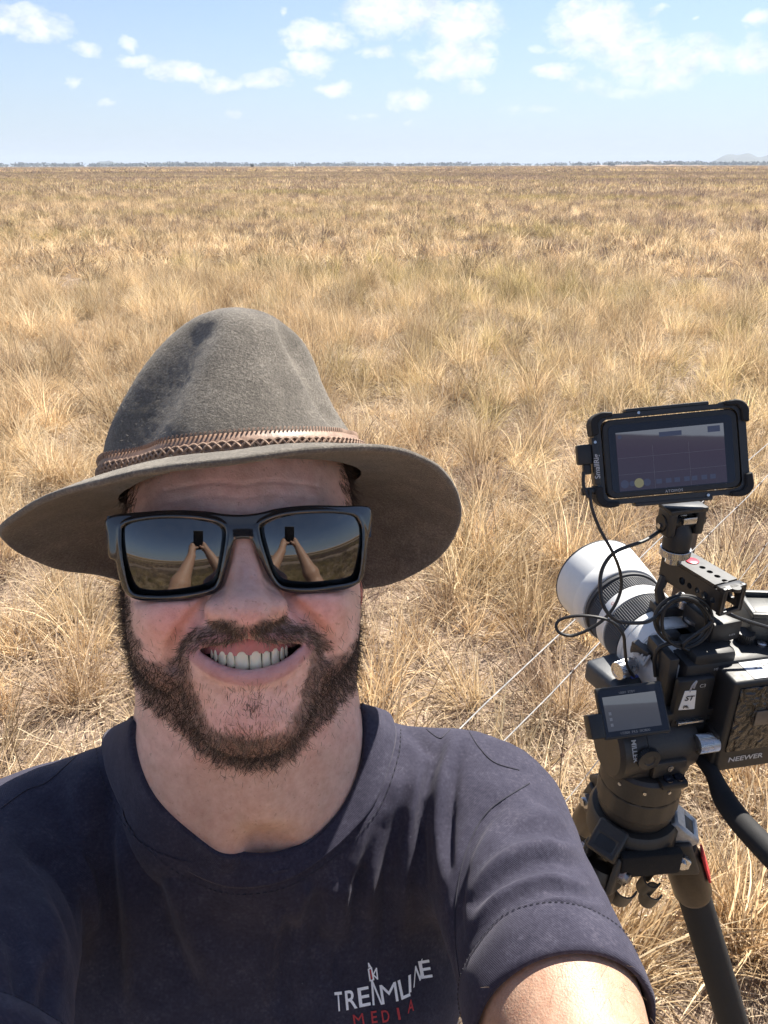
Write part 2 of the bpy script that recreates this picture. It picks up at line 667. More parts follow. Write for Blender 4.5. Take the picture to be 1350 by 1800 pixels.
# ================================================================== ground, grass, distance
def build_ground(t, b):
    g = t.n('ShaderNodeNewGeometry').outputs['Position']
    n_f = t.noise(g, 26, 5, 0.7)
    n_m = t.noise(g, 2.2, 4, 0.6)
    n_l = t.noise(g, 0.16, 4, 0.6)
    st = t.n('ShaderNodeMapping', {'Vector': g, 'Scale': (0.012, 0.05, 1.0)}).outputs[0]
    n_b = t.noise(st, 1.0, 5, 0.6)
    k = t.math('ADD', t.math('MULTIPLY', n_f, 0.5), t.math('MULTIPLY', n_m, 0.5))
    near = t.ramp(k, [(0.3, (0.09, 0.065, 0.052)), (0.5, (0.22, 0.165, 0.125)), (0.66, (0.40, 0.31, 0.235))])
    far = t.ramp(n_b, [(0.34, (0.15, 0.10, 0.08)), (0.46, (0.33, 0.235, 0.14)), (0.54, (0.46, 0.33, 0.18)), (0.64, (0.17, 0.115, 0.09))])
    far = t.mix(0.35, far, t.ramp(n_l, [(0.35, (0.24, 0.17, 0.12)), (0.6, (0.45, 0.32, 0.18))]))
    sp_ = t.n('ShaderNodeSeparateXYZ', {0: g})
    ln = t.n('ShaderNodeVectorMath', {0: g}, operation='LENGTH').outputs['Value']
    f = t.math('MULTIPLY', t.math('SUBTRACT', ln, 25.0), 1 / 90.0, clamp=True)
    c = t.mix(f, near, far)
    t.t.links.new(c, b.inputs['Base Color'])
    bp = t.n('ShaderNodeBump', {'Strength': 0.6, 'Distance': 0.03, 'Height': n_f})
    t.t.links.new(bp.outputs[0], b.inputs['Normal'])


m_ground = mat('dry_soil', (0.2, 0.15, 0.1), 0.95, spec=0.1, build=build_ground)


def gh(x, y):
    """gentle relief of the plain near the man"""
    P = np.stack([x, y, np.zeros_like(x)], -1)
    r = np.hypot(x, y)
    return (vnoise(P, 0.35, 1) * 0.02 + vnoise(P, 1.6, 2) * 0.012) * np.clip(1 - r / 60, 0, 1)


rad = np.concatenate([[0], np.geomspace(0.5, 8900, 140)])
na = 160
aa = np.linspace(0, 2 * math.pi, na, endpoint=False)
gx = rad[:, None] * np.sin(aa)[None]
gy = rad[:, None] * np.cos(aa)[None]
gz = gh(gx.ravel(), gy.ravel()).reshape(gx.shape)
gvv = np.stack([gx, gy, gz], -1).reshape(-1, 3)
ii, jj = np.meshgrid(np.arange(len(rad) - 1), np.arange(na), indexing='ij')
j2 = (jj + 1) % na
gq = np.stack([ii * na + jj, (ii + 1) * na + jj, (ii + 1) * na + j2, ii * na + j2], -1).reshape(-1, 4)
link('ground', mesh_np('ground', gvv, gq), m_ground, kind='structure')


# ---- grass: tussock meshes instanced over the plain by geometry nodes
def blades(n, spread, hmin, hmax, lean, width, segs, seed, droop=0.5, curl=0.12, ground_r=0.05, flat=False):
    rg = np.random.default_rng(seed)
    a = rg.uniform(0, 2 * math.pi, n)
    r = ground_r * np.sqrt(rg.random(n))
    base = np.stack([np.cos(a) * r, np.sin(a) * r, np.zeros(n)], 1)
    az = a + rg.normal(0, 0.7, n)
    out = np.stack([np.cos(az), np.sin(az), np.zeros(n)], 1)
    ln = rg.uniform(hmin, hmax, n)
    le = np.abs(rg.normal(lean, lean * 0.55, n))
    d = out * np.sin(le)[:, None] + np.array((0, 0, 1)) * np.cos(le)[:, None]
    side = np.cross(d, np.array((0, 0, 1)) + rg.normal(0, 0.6, (n, 3)))
    side /= np.linalg.norm(side, axis=1)[:, None]
    pts = [base]
    dr = rg.uniform(0.1, 1.0, n) * droop
    cu = rg.normal(0, curl, (n, 3))
    for s in range(segs):
        d = d + (np.array((0, 0, -1.0))[None] * dr[:, None] * 0.9 + out * dr[:, None] * 0.5) * (s + 0.5) / segs * (2.0 / segs) + cu
        d /= np.linalg.norm(d, axis=1)[:, None]
        nx = pts[-1] + d * (ln / segs)[:, None]
        nx[:, 2] = np.maximum(nx[:, 2], 0.004)
        pts.append(nx)
    pts = np.stack(pts, 1)
    wd = rg.uniform(0.6, 1.3, n) * width
    tap = np.interp(np.arange(segs + 1), (0, segs * 0.5, segs), (0.8, 1.0, 0.15))
    off = side[:, None] * (wd[:, None] * tap[None])[..., None] * 0.5
    V = np.stack([pts - off, pts + off], 2).reshape(n, (segs + 1) * 2, 3)
    fl = np.array([(2 * s, 2 * s + 1, 2 * s + 3, 2 * s + 2) for s in range(segs)])
    Fc = (fl[None] + (np.arange(n) * (segs + 1) * 2)[:, None, None]).reshape(-1, 4)
    tone = rg.random(n)
    return V.reshape(-1, 3), Fc, np.repeat(tone, (segs + 1) * 2), np.tile(np.repeat(np.linspace(0, 1, segs + 1), 2), n)


def litter(n, size, lmin, lmax, width, seed):
    """fallen, tangled straw lying on the soil"""
    rg = np.random.default_rng(seed)
    base = np.stack([rg.normal(0, size * 0.5, n), rg.normal(0, size * 0.5, n), rg.uniform(0.002, 0.05, n)], 1)
    a = rg.uniform(0, 2 * math.pi, n)
    d = np.stack([np.cos(a), np.sin(a), rg.normal(0, 0.3, n)], 1)
    ln = rg.uniform(lmin, lmax, n)
    pts = [base]
    turn = rg.normal(0, 0.45, n)
    up = rg.normal(0.0, 0.18, n)
    for s in range(5):
        ca, sa = np.cos(turn), np.sin(turn)
        d = np.stack([d[:, 0] * ca - d[:, 1] * sa, d[:, 0] * sa + d[:, 1] * ca, d[:, 2] + up - 0.12 * s], 1)
        d /= np.linalg.norm(d, axis=1)[:, None]
        nx = pts[-1] + d * (ln / 5)[:, None]
        nx[:, 2] = np.maximum(nx[:, 2], 0.004)
        pts.append(nx)
    pts = np.stack(pts, 1)
    side = np.cross(np.gradient(pts, axis=1), np.array((0, 0, 1.0)) + rg.normal(0, 0.5, (n, 1, 3)))
    side /= np.maximum(np.linalg.norm(side, axis=2), 1e-9)[..., None]
    wd = rg.uniform(0.6, 1.4, n) * width
    off = side * wd[:, None, None] * 0.5
    V = np.stack([pts - off, pts + off], 2).reshape(n, 12, 3)
    fl = np.array([(2 * s, 2 * s + 1, 2 * s + 3, 2 * s + 2) for s in range(5)])
    Fc = (fl[None] + (np.arange(n) * 12)[:, None, None]).reshape(-1, 4)
    return V.reshape(-1, 3), Fc, np.repeat(rg.random(n), 12), np.full(n * 12, 0.7)


GOLD = [(0.1, (0.27, 0.18, 0.115)), (0.35, (0.50, 0.355, 0.20)), (0.6, (0.74, 0.555, 0.335)), (0.9, (0.88, 0.74, 0.50))]
BROWN = [(0.1, (0.09, 0.062, 0.056)), (0.35, (0.175, 0.124, 0.105)), (0.6, (0.29, 0.21, 0.166)), (0.9, (0.46, 0.35, 0.265))]
GREEN = [(0.1, (0.13, 0.13, 0.045)), (0.35, (0.25, 0.215, 0.075)), (0.6, (0.46, 0.37, 0.14)), (0.9, (0.64, 0.51, 0.24))]
PALE = [(0.1, (0.22, 0.16, 0.12)), (0.35, (0.46, 0.36, 0.265)), (0.6, (0.68, 0.56, 0.41)), (0.9, (0.82, 0.72, 0.56))]


def build_straw(pale):
    def f(t, b):
        a = t.n('ShaderNodeAttribute', attribute_name='tone').outputs['Fac']
        tu = t.n('ShaderNodeAttribute', attribute_name='tuft').outputs['Fac']
        g = t.n('ShaderNodeNewGeometry').outputs['Position']
        gs = t.n('ShaderNodeMapping', {'Vector': g, 'Scale': (0.6, 1.0, 0.3)}).outputs[0]
        n1 = t.noise(gs, 0.33, 4, 0.6)
        n2 = t.noise(t.n('ShaderNodeMapping', {'Vector': g, 'Scale': (0.35, 1.0, 0.3)}).outputs[0], 0.055, 4, 0.6)
        n3 = t.noise(g, 0.6, 2, 0.5)
        k = t.math('ADD', t.math('MULTIPLY', a, 0.5), t.math('MULTIPLY', t.math('ADD', tu, t.math('MULTIPLY', n3, 0.5)), 0.36))
        if pale:
            c = t.mix(t.math('MULTIPLY', tu, 0.5), t.ramp(k, PALE), t.ramp(k, GOLD))
        else:
            kb = t.math('ADD', t.math('ADD', t.math('MULTIPLY', n1, 0.50), t.math('MULTIPLY', n2, 0.85)), t.math('MULTIPLY', t.math('SUBTRACT', t.math('FRACT', t.math('MULTIPLY', tu, 3.7)), 0.5), 0.55))
            n4 = t.noise(t.n('ShaderNodeMapping', {'Vector': g, 'Scale': (0.25, 1.0, 0.3)}).outputs[0], 0.009, 4, 0.6)
            kb = t.math('ADD', kb, t.math('MULTIPLY', t.math('SUBTRACT', n4, 0.47), 1.5))
            ln_ = t.n('ShaderNodeVectorMath', {0: g}, operation='LENGTH').outputs['Value']
            kb = t.math('ADD', kb, t.math('MULTIPLY', t.math('MULTIPLY', t.math('SUBTRACT', ln_, 14.0), 1 / 130.0, clamp=True), 0.15))
            n5 = t.noise(t.n('ShaderNodeMapping', {'Vector': g, 'Scale': (0.22, 1.0, 0.3)}).outputs[0], 0.03, 4, 0.6)
            kb = t.math('ADD', kb, t.math('MULTIPLY', t.math('SUBTRACT', n5, 0.5), 0.7))
            fb = t.math('MULTIPLY', t.math('SUBTRACT', kb, 0.64), 6.0, clamp=True)
            c = t.mix(fb, t.ramp(k, GOLD), t.ramp(k, BROWN))
            ng_ = t.noise(gs, 0.12, 3, 0.5)
            tg = t.math('FRACT', t.math('MULTIPLY', tu, 7.3))
            fg = t.math('MULTIPLY', t.math('SUBTRACT', t.math('ADD', ng_, t.math('MULTIPLY', tg, 0.22)), 0.635), 8.0, clamp=True)
            c = t.mix(t.math('MULTIPLY', fg, 0.75), c, t.ramp(k, GREEN))
        t3 = t.math('FRACT', t.math('MULTIPLY', tu, 13.7))
        c = t.mix(1.0, c, t.ramp(t3, [(0.0, 0.50), (0.5, 0.95), (1.0, 1.28)]), 'MULTIPLY')
        t.t.links.new(c, b.inputs['Base Color'])
        tr = t.n('ShaderNodeBsdfTranslucent', {'Color': c})
        out = [n_ for n_ in t.t.nodes if n_.bl_idname == 'ShaderNodeOutputMaterial'][0]
        mx = t.n('ShaderNodeMixShader', {0: 0.42, 1: b.outputs[0], 2: tr.outputs[0]})
        t.t.links.new(mx.outputs[0], out.inputs['Surface'])
    return f


straw = mat('dry_straw', rough=0.6, spec=0.25, build=build_straw(False))
straw_pale = mat('fallen_straw', rough=0.6, spec=0.25, build=build_straw(True))

tus_col = bpy.data.collections.new('grass_tiles')
NTILE = 0


def tile(size, n, kinds, smin_, smax_, seed, lit=None, clump=0.0):
    """one square of ground cover: n tussocks (and fallen straw) in a single mesh"""
    global NTILE
    rg = np.random.default_rng(seed)
    V, Fc, T, U, MI = [], [], [], [], []
    off = 0
    # best-candidate spacing so that tussocks stand apart with gaps between
    pos = []
    for _ in range(n):
        c = rg.uniform(-size / 2, size / 2, (7, 2))
        if pos:
            dd = np.min(np.linalg.norm(((c[:, None] - np.array(pos)[None] + size / 2) % size) - size / 2, axis=2), axis=1)
            c = c[[int(np.argmax(dd)) if rg.random() > clump else int(np.argmin(dd))]]
        pos.append(c[0])
    for p in pos:
        v, fc, to, _ = kinds[rg.integers(len(kinds))]
        a = rg.uniform(0, 6.283)
        sc = rg.uniform(smin_, smax_) * (1.0 if rg.random() > 0.25 else 0.6)
        rx, ry = rg.normal(0, 0.13, 2)
        M = np.array(Matrix.Rotation(rx, 3, 'X') @ Matrix.Rotation(ry, 3, 'Y') @ Matrix.Rotation(a, 3, 'Z'))
        V.append((v * sc) @ M.T + np.array((p[0], p[1], -0.012)))
        Fc.append(fc + off)
        off += len(v)
        T.append(to)
        U.append(np.full(len(v), rg.random()))
        MI.append(np.zeros(len(fc), np.int32))
    for _ in range(lit[0] if lit else 0):
        v, fc, to, _ = lit[1][rg.integers(len(lit[1]))]
        p = rg.uniform(-size / 2, size / 2, 2)
        M = np.array(Matrix.Rotation(rg.uniform(0, 6.283), 3, 'Z'))
        V.append(v @ M.T * rg.uniform(0.7, 1.3) + np.array((p[0], p[1], 0)))
        Fc.append(fc + off)
        off += len(v)
        T.append(to)
        U.append(np.full(len(v), rg.random()))
        MI.append(np.ones(len(fc), np.int32))
    me = mesh_np('grass_tile', np.concatenate(V), np.concatenate(Fc), smooth=False)
    for nm, arr in (('tone', T), ('tuft', U)):
        at = me.attributes.new(nm, 'FLOAT', 'POINT')
        at.data.foreach_set('value', np.concatenate(arr).astype(np.float32))
    me.materials.append(straw)
    me.materials.append(straw_pale)
    me.polygons.foreach_set('material_index', np.concatenate(MI))
    o = bpy.data.objects.new('tile_%02d' % NTILE, me)
    tus_col.objects.link(o)
    NTILE += 1
    return NTILE - 1


def join(*ps):
    off, Fc = 0, []
    for q_ in ps:
        Fc.append(q_[1] + off)
        off += len(q_[0])
    return tuple([np.concatenate([q_[0] for q_ in ps]), np.concatenate(Fc)] + [np.concatenate([q_[k] for q_ in ps]) for k in (2, 3)])


near_k = [join(blades(120, 0, 0.12, 0.46, 0.40, 0.0036, 5, 100 + i, 0.9, 0.10, 0.07), blades(50, 0, 0.06, 0.30, 0.95, 0.0048, 4, 200 + i, 1.3, 0.16, 0.12),
               blades(8, 0, 0.35, 0.66, 0.22, 0.0032, 5, 300 + i, 0.5, 0.05, 0.06)) for i in range(6)]
mid_k = [join(blades(58, 0, 0.12, 0.42, 0.46, 0.011, 3, 400 + i, 0.9, 0.10, 0.12), blades(22, 0, 0.1, 0.3, 1.0, 0.014, 2, 500 + i, 1.2, 0.12, 0.18)) for i in range(5)]
far_k = [blades(26, 0, 0.14, 0.44, 0.5, 0.03, 2, 800 + i, 0.8, 0.10, 0.22) for i in range(5)]
wide_k = [blades(40, 0, 0.22, 0.62, 0.5, 0.09, 2, 700 + i, 0.8, 0.08, 1.5) for i in range(4)]
lit_k = [litter(150, 0.40, 0.05, 0.24, 0.0027, 600 + i) for i in range(4)]
T_NEAR = [tile(2.0, 62, near_k, 0.65, 1.3, 10 + i, (66, lit_k), 0.35) for i in range(6)]
T_OPEN = [tile(2.0, 20, near_k, 0.4, 0.85, 30 + i, (75, lit_k), 0.35) for i in range(3)]
T_MID = [tile(4.0, 175, mid_k, 0.6, 1.25, 50 + i, None, 0.5) for i in range(6)]
T_FAR = [tile(12.0, 900, far_k, 0.7, 1.45, 70 + i, None, 0.5) for i in range(4)]
T_WIDE = [tile(80.0, 420, wide_k, 0.9, 1.5, 80 + i, None, 0.35) for i in range(3)]

pts, idx, rot, scl = [], [], [], []


def lay(tiles, size, r0, r1, a_max, seed, back_r=0.0):
    rg = np.random.default_rng(seed)
    m_ = int(math.ceil(r1 / size)) + 1
    g = np.arange(-m_, m_ + 1) * size
    X, Y = [v.ravel() for v in np.meshgrid(g, g)]
    r = np.hypot(X, Y)
    a = np.abs(np.arctan2(X, Y))
    sl = np.maximum(r, 1e-6)
    ok = (r >= r0) & (r < r1) & ((a < a_max + size * 0.75 / sl) | (r < back_r))
    P = np.stack([X[ok], Y[ok], np.zeros(ok.sum())], 1)
    n_ = len(P)
    pts.append(P)
    tl = np.asarray(tiles)[rg.integers(0, len(tiles), n_)]
    if tiles is T_NEAR:
        # open, littered ground right at his feet and towards the fence
        opn = np.hypot(P[:, 0] - 1.3, P[:, 1] - 0.5) < 1.5
        tl = np.where(opn, np.asarray(T_OPEN)[rg.integers(0, 3, n_)], tl)
    idx.append(tl)
    rot.append(np.stack([np.zeros(n_), np.zeros(n_), rg.integers(0, 4, n_) * math.pi / 2], 1))
    scl.append(np.ones(n_))


lay(T_NEAR, 2.0, 0.0, 15.0, R(42), 1, back_r=9)
lay(T_MID, 4.0, 14.0, 62.0, R(38), 2, back_r=34)
lay(T_FAR, 12.0, 60.0, 260.0, R(36), 3, back_r=110)
lay(T_WIDE, 80.0, 250.0, 2200.0, R(36), 4)
pts, idx, rot, scl = np.concatenate(pts), np.concatenate(idx), np.concatenate(rot), np.concatenate(scl)
pm_ = bpy.data.meshes.new('dry_grass')
pm_.vertices.add(len(pts))
pm_.vertices.foreach_set('co', pts.astype(np.float32).ravel())
at = pm_.attributes.new('idx', 'INT', 'POINT')
at.data.foreach_set('value', idx.astype(np.int32))
at = pm_.attributes.new('rot', 'FLOAT_VECTOR', 'POINT')
at.data.foreach_set('vector', rot.astype(np.float32).ravel())
at = pm_.attributes.new('scl', 'FLOAT', 'POINT')
at.data.foreach_set('value', scl.astype(np.float32))
grass = link('dry_grass', pm_, None, label='dry golden and brown tussock grass covering the whole plain', cat='grass', kind='stuff')
ng = bpy.data.node_groups.new('grass_scatter', 'GeometryNodeTree')
ng.interface.new_socket('Geometry', in_out='INPUT', socket_type='NodeSocketGeometry')
ng.interface.new_socket('Geometry', in_out='OUTPUT', socket_type='NodeSocketGeometry')
nd = ng.nodes
gi, go = nd.new('NodeGroupInput'), nd.new('NodeGroupOutput')
ci_ = nd.new('GeometryNodeCollectionInfo')
ci_.inputs['Collection'].default_value = tus_col
ci_.inputs['Separate Children'].default_value = True
ci_.inputs['Reset Children'].default_value = True
ip = nd.new('GeometryNodeInstanceOnPoints')
ip.inputs['Pick Instance'].default_value = True


def named(nm, ty):
    x = nd.new('GeometryNodeInputNamedAttribute')
    x.data_type = ty
    x.inputs['Name'].default_value = nm
    return x.outputs['Attribute']


L_ = ng.links.new
L_(gi.outputs[0], ip.inputs['Points'])
L_(ci_.outputs[0], ip.inputs['Instance'])
L_(named('idx', 'INT'), ip.inputs['Instance Index'])
e2r = nd.new('FunctionNodeEulerToRotation')
L_(named('rot', 'FLOAT_VECTOR'), e2r.inputs[0])
L_(e2r.outputs[0], ip.inputs['Rotation'])
L_(named('scl', 'FLOAT'), ip.inputs['Scale'])
L_(ip.outputs[0], go.inputs[0])
md = grass.modifiers.new('scatter', 'NODES')
md.node_group = ng
# ================================================================== the man: head frame
# local frame in mm: X to the picture's right, Y up the face, Z out of the face towards the phone
D0 = 0.418
O_H = Wp(429, 962, D0)
_zl = np.array((0, 0, HC)) - O_H
L_H = np.linalg.norm(_zl)
_zl = _zl / L_H
_roll = R(1.8)
_x0 = np.cross(np.array((0, SP, CP)), _zl)
_x0 /= np.linalg.norm(_x0)
_y0 = np.cross(_zl, _x0)
_xl = _x0 * math.cos(_roll) + _y0 * math.sin(_roll)
_yl = np.cross(_zl, _xl)
M_H = np.stack([_xl, _yl, _zl], 1)


def h2w(P):
    return (np.asarray(P, float) * 0.001) @ M_H.T + O_H


def w2h(P):
    return (np.asarray(P, float) - O_H) @ M_H * 1000


def Lp(px, py, z):
    """head-local point (mm) at photo pixel with local depth z"""
    c = w2h((0, 0, HC))
    v = w2h(Wp(px, py, 1.0)) - c
    return c + v * ((z - c[2]) / v[2])


def Lpoly(pts, z):
    return [Lp(p[0], p[1], p[2] if len(p) > 2 else z) for p in pts]


CAMZ = L_H * 1000


def flat(P):
    """perspective-flatten local points on the z=0 plane"""
    k = CAMZ / (CAMZ - P[:, 2])
    return P[:, 0] * k, P[:, 1] * k


UP_L = w2h(O_H + np.array((0, 0, 0.001)))          # world up in the head frame (unit length)

MOUTH_TOP = [(351, 1141), (364, 1136), (385, 1134), (408, 1131), (424, 1125), (435, 1122), (448, 1125), (466, 1130), (490, 1132), (512, 1130), (529, 1132)]
MOUTH_LOW = [(529, 1135), (511, 1151), (490, 1164), (462, 1173), (436, 1177), (408, 1174), (385, 1166), (364, 1153), (352, 1145)]
mouth_poly = np.array([Lp(a, b, 0)[:2] for a, b in MOUTH_TOP + MOUTH_LOW])
LIP_LOW = smooth_poly(Lpoly([(341, 1145, -13), (362, 1165, -5.5), (388, 1180, -1), (412, 1187, .8), (437, 1190, 1.2), (464, 1187, .8), (490, 1177, -1), (515, 1160, -5.5), (538, 1133, -13)], 0), 17, False)
LIP_UP = smooth_poly(Lpoly([(341, 1141, -13), (362, 1125, -6), (388, 1119, -.5), (412, 1119, 1.6), (428, 1112, 2.2), (436, 1110, 2.2), (446, 1112, 2.2), (464, 1119, 1.6), (490, 1117, -.5), (515, 1118, -6), (538, 1129, -13)], 0), 17, False)
NOSE_TIP = Lp(434, 1078, 17)
FOLD_L = smooth_poly(Lpoly([(366, 1052, -12), (345, 1078, -8), (322, 1108, -10), (306, 1140, -16), (303, 1170, -20)], 0), 14, False)
FOLD_R = smooth_poly(Lpoly([(502, 1048, -12), (524, 1072, -8), (552, 1100, -10), (572, 1130, -16), (578, 1160, -20)], 0), 14, False)


LENS_CL = [np.array([Lp(a, b, 0)[:2] for a, b in pl]) for pl in (
    [(214, 935), (219, 923), (280, 911), (368, 916), (396, 934), (389, 990), (381, 1022), (330, 1042), (246, 1044), (222, 1012)],
    [(457, 927), (490, 909), (580, 902), (630, 915), (636, 935), (630, 1012), (590, 1028), (505, 1031), (478, 1005)])]


def head_sdf(P):
    ax = np.abs(P[:, 0])
    Q = np.stack([ax, P[:, 1], P[:, 2]], 1)
    # skull and face masses
    d = ell(P, (0, 22, -103), (77, 92, 92))
    d = smin(d, ell(P, (0, -30, -72), (66, 72, 60)), 30)
    d = smin(d, ell(Q, (28, -30, -52), (40, 50, 42)), 20)          # cheek bones
    d = smin(d, ell(Q, (37, -54, -76), (30, 35, 44)), 24)          # wide bearded jaw side
    d = smin(d, ell(P, (3, -82, -42), (35, 40, 42)), 24)           # lower face
    d = smin(d, ell(P, (3, -102, -31), (25, 20, 27)), 18)          # chin
    d = smin(d, caps(Q, (12, -103, -46), (47, -66, -100), 14, 18), 20)
    # brow
    d = smin(d, caps(Q, (8, 12, -21), (44, 12, -36), 11, 12), 14)
    # muzzle
    d = smin(d, ell(P, (1.5, -60, -27), (36, 27, 29)), 18)
    # smiling cheeks
    d = smin(d, ell(Q, (40, -38, -30), (22, 18, 21)), 11)
    d = smin(d, ell(Q, (49, -56, -47), (17, 24, 22)), 12)
    # nose
    nb = chain(P, [V3(0, 4, -16), V3(0, -14, -5), NOSE_TIP + V3(0, 3, -11)], [9, 9, 11.5])
    nb = smin(nb, ell(P, NOSE_TIP + V3(0, 0, -11.5), (13.5, 11.5, 12)), 9)
    d = smin(d, nb, 10)
    al = ell(Q, (15.2 + 0 * 1, NOSE_TIP[1] + 1.5, 0.0), (7.8, 7.6, 10.5))
    d = smin(d, al, 5.5)
    d = smin(d, caps(P, NOSE_TIP + V3(0, -6.5, -9), NOSE_TIP + V3(0, -9, -19), 5.2, 6), 5)
    # nasolabial folds
    for fo in (FOLD_L, FOLD_R):
        g = chain(P, fo, np.linspace(1.6, 3.4, len(fo)))
        d = smax(d, -(g - 0.5), 7)
    # eye sockets (behind the sunglasses)
    d = smax(d, -ell(Q, (31, -4, -10), (15, 11, 14)), 14)
    # clearance behind the lenses
    fx, fy = flat(P)
    ln = np.minimum(poly_sd(fx, fy, LENS_CL[0]), poly_sd(fx, fy, LENS_CL[1]))
    zc = -7.5 - np.maximum(ax - 26, 0) ** 2 / 150.0 - (P[:, 1] - 9) ** 2 / 150.0
    d = smax(d, -np.maximum(ln - 3.0, (zc - P[:, 2])), 6)
    # nostrils
    no = ell(Q, (7.6, NOSE_TIP[1] - 10.2, 4), (3.9, 4.2, 6))
    d = smax(d, -no, 2.0)
    # under-lip crease and lips
    d = smin(d, chain(P, LIP_LOW, np.interp(np.linspace(-1, 1, 17), (-1, -.6, 0, .6, 1), (2.2, 3.6, 4.3, 3.6, 2.2))), 5)
    d = smin(d, chain(P, LIP_UP, np.interp(np.linspace(-1, 1, 17), (-1, -.6, 0, .6, 1), (2.2, 2.6, 3.2, 2.6, 2.2))), 4.5)
    # open smile
    op = np.maximum(poly_sd(fx, fy, mouth_poly), -(P[:, 2] + 32))
    d = smax(d, -op, 1.6)
    # forehead lines
    for y0, a0 in ((39, 1.0), (31, .6)):
        yy = P[:, 1] - (y0 - 2.6 * np.exp(-(P[:, 0] / 9) ** 2) - 0.0016 * P[:, 0] ** 2)
        d = d + 0.85 * a0 * np.exp(-(yy / 1.2) ** 2) * (ax < 46) * (P[:, 2] > -60)
    # ears
    e = ell(Q, (77, -14, -100), (5.5, 29, 17), None)
    e = smax(e, -ell(Q, (81, -12, -97), (4, 20, 10)), 4)
    e = smin(e, ell(Q, (74, -36, -92), (5, 9, 7)), 5)
    d = smin(d, e, 6)
    # neck
    d = smin(d, caps(Q - np.array((0, 0, 0)), (13, -66, -114), (29, -190, -158), 59, 64), 26)
    d = smin(d, caps(P, (4, -120, -110), (8, -200, -148), 50, 54), 20)
    d = smin(d, caps(Q, (56, -84, -112), (13, -204, -92), 11, 8), 22)
    # larynx and the notch above the breastbone
    d = smin(d, ell(P, (5, -160, -80), (8, 15, 9)), 30)
    d = smax(d, -ell(P, (9, -208, -80), (12, 12, 12)), 24)
    return d


hv, hq = surface_nets(head_sdf, (-96, -262, -240), (104, 118, 40), 1.5)
hv_w = h2w(hv)
hn = grad(head_sdf, hv, 0.7)
hpx, hpy, hd = project(hv_w)


def sstep(a, b, x):
    t = np.clip((x - a) / (b - a), 0, 1)
    return t * t * (3 - 2 * t)


# ---- beard layout in photo pixels, tested on the vertices of the face
BEARD_OUT = [(170, 985), (176, 1040), (186, 1090), (204, 1140), (234, 1200), (260, 1238), (290, 1264), (322, 1296), (352, 1326), (392, 1350), (432, 1357),
             (475, 1352), (520, 1330), (555, 1292), (590, 1250), (628, 1206), (655, 1140), (672, 1090), (682, 1030), (685, 970),
             (646, 972), (642, 1010), (637, 1060), (628, 1110), (612, 1142), (588, 1152), (571, 1150), (573, 1128), (566, 1112), (545, 1098), (520, 1092), (498, 1082), (475, 1086), (455, 1094),
             (435, 1097), (418, 1094), (395, 1086), (370, 1092), (345, 1104), (322, 1120), (308, 1138), (304, 1158), (290, 1168), (262, 1162), (248, 1142), (236, 1100), (228, 1050), (214, 990)]
BARE = [(338, 1150), (334, 1180), (340, 1215), (350, 1245), (362, 1270), (385, 1292), (412, 1300), (440, 1302), (470, 1298), (497, 1288), (515, 1268), (526, 1235), (536, 1195), (545, 1160), (540, 1130),
        (515, 1131), (490, 1136), (466, 1134), (448, 1127), (436, 1118), (424, 1126), (408, 1134), (385, 1137), (362, 1140)]


def beard_weight(px, py, P, N):
    o = poly_sd(px, py, BEARD_OUT)
    b = poly_sd(px, py, BARE)
    jit = vnoise(P, 0.13, 3) * 6 + vnoise(P, 0.4, 4) * 4
    wgt = 1 - sstep(-7, 5, o + jit)
    wgt = wgt * sstep(-7, 7, b + jit)
    side = (P[:, 2] > -112) & (N[:, 2] > -0.55)
    return wgt * side, o, b


bw, b_out, b_bare = beard_weight(hpx, hpy, hv, hn)

# ---- skin colour of the face itself (blood under the skin, lips, stubble), per vertex
base = np.array((0.82, 0.535, 0.44))
skin = np.tile(base, (len(hv), 1))


def tint(mask, col, amt=1.0):
    global skin
    m = np.clip(mask * amt, 0, 1)[:, None]
    skin = skin * (1 - m) + np.array(col) * m


axh = np.abs(hv[:, 0])
tint(np.exp(-(((axh - 40) / 20) ** 2 + ((hv[:, 1] + 40) / 17) ** 2)), (0.82, 0.38, 0.31), 0.9)
tint(np.exp(-((hv[:, 0] / 17) ** 2 + ((hv[:, 1] - NOSE_TIP[1] + 3) / 12) ** 2)) * (hv[:, 2] > -10), (0.74, 0.38, 0.33), 0.7)
tint(np.exp(-((hv[:, 0] / 14) ** 2 + ((hv[:, 1] + 18) / 16) ** 2)) * (hv[:, 2] > -14), (0.64, 0.40, 0.37), 0.5)
tint(np.exp(-((hv[:, 0] / 28) ** 2 + ((hv[:, 1] + 100) / 17) ** 2)) * (hv[:, 2] > -40), (0.78, 0.45, 0.40), 0.7)
tint(np.exp(-((hv[:, 0] / 50) ** 2 + ((hv[:, 1] - 36) / 14) ** 2)) * (hv[:, 2] > -60), (0.80, 0.46, 0.375), 0.6)
tint(sstep(74, 79, axh) * (hv[:, 1] > -60) * (hv[:, 2] > -125), (0.60, 0.16, 0.13), 0.9)
tint(sstep(-128, -150, hv[:, 1]), (0.68, 0.455, 0.35), 0.8)
tint(np.clip(vnoise(hv, 0.05, 9), 0, 1), (0.50, 0.27, 0.20), 0.35)
tint(np.clip(vnoise(hv, 0.09, 12), 0, 1), (0.50, 0.37, 0.28), 0.30)
tint(np.clip(vnoise(hv, 0.45, 21) - 0.45, 0, 1), (0.36, 0.19, 0.14), 0.5)
tint(bw, (0.25, 0.17, 0.135), 0.8)


def near_chain(pts, w0, w1):
    dd = np.min([np.linalg.norm((hv[:, :2] - p[:2]) * (1, 1), axis=1) for p in smooth_poly(pts, 60, False)], axis=0)
    return (1 - sstep(w0, w1, dd)) * (hv[:, 2] > -22)


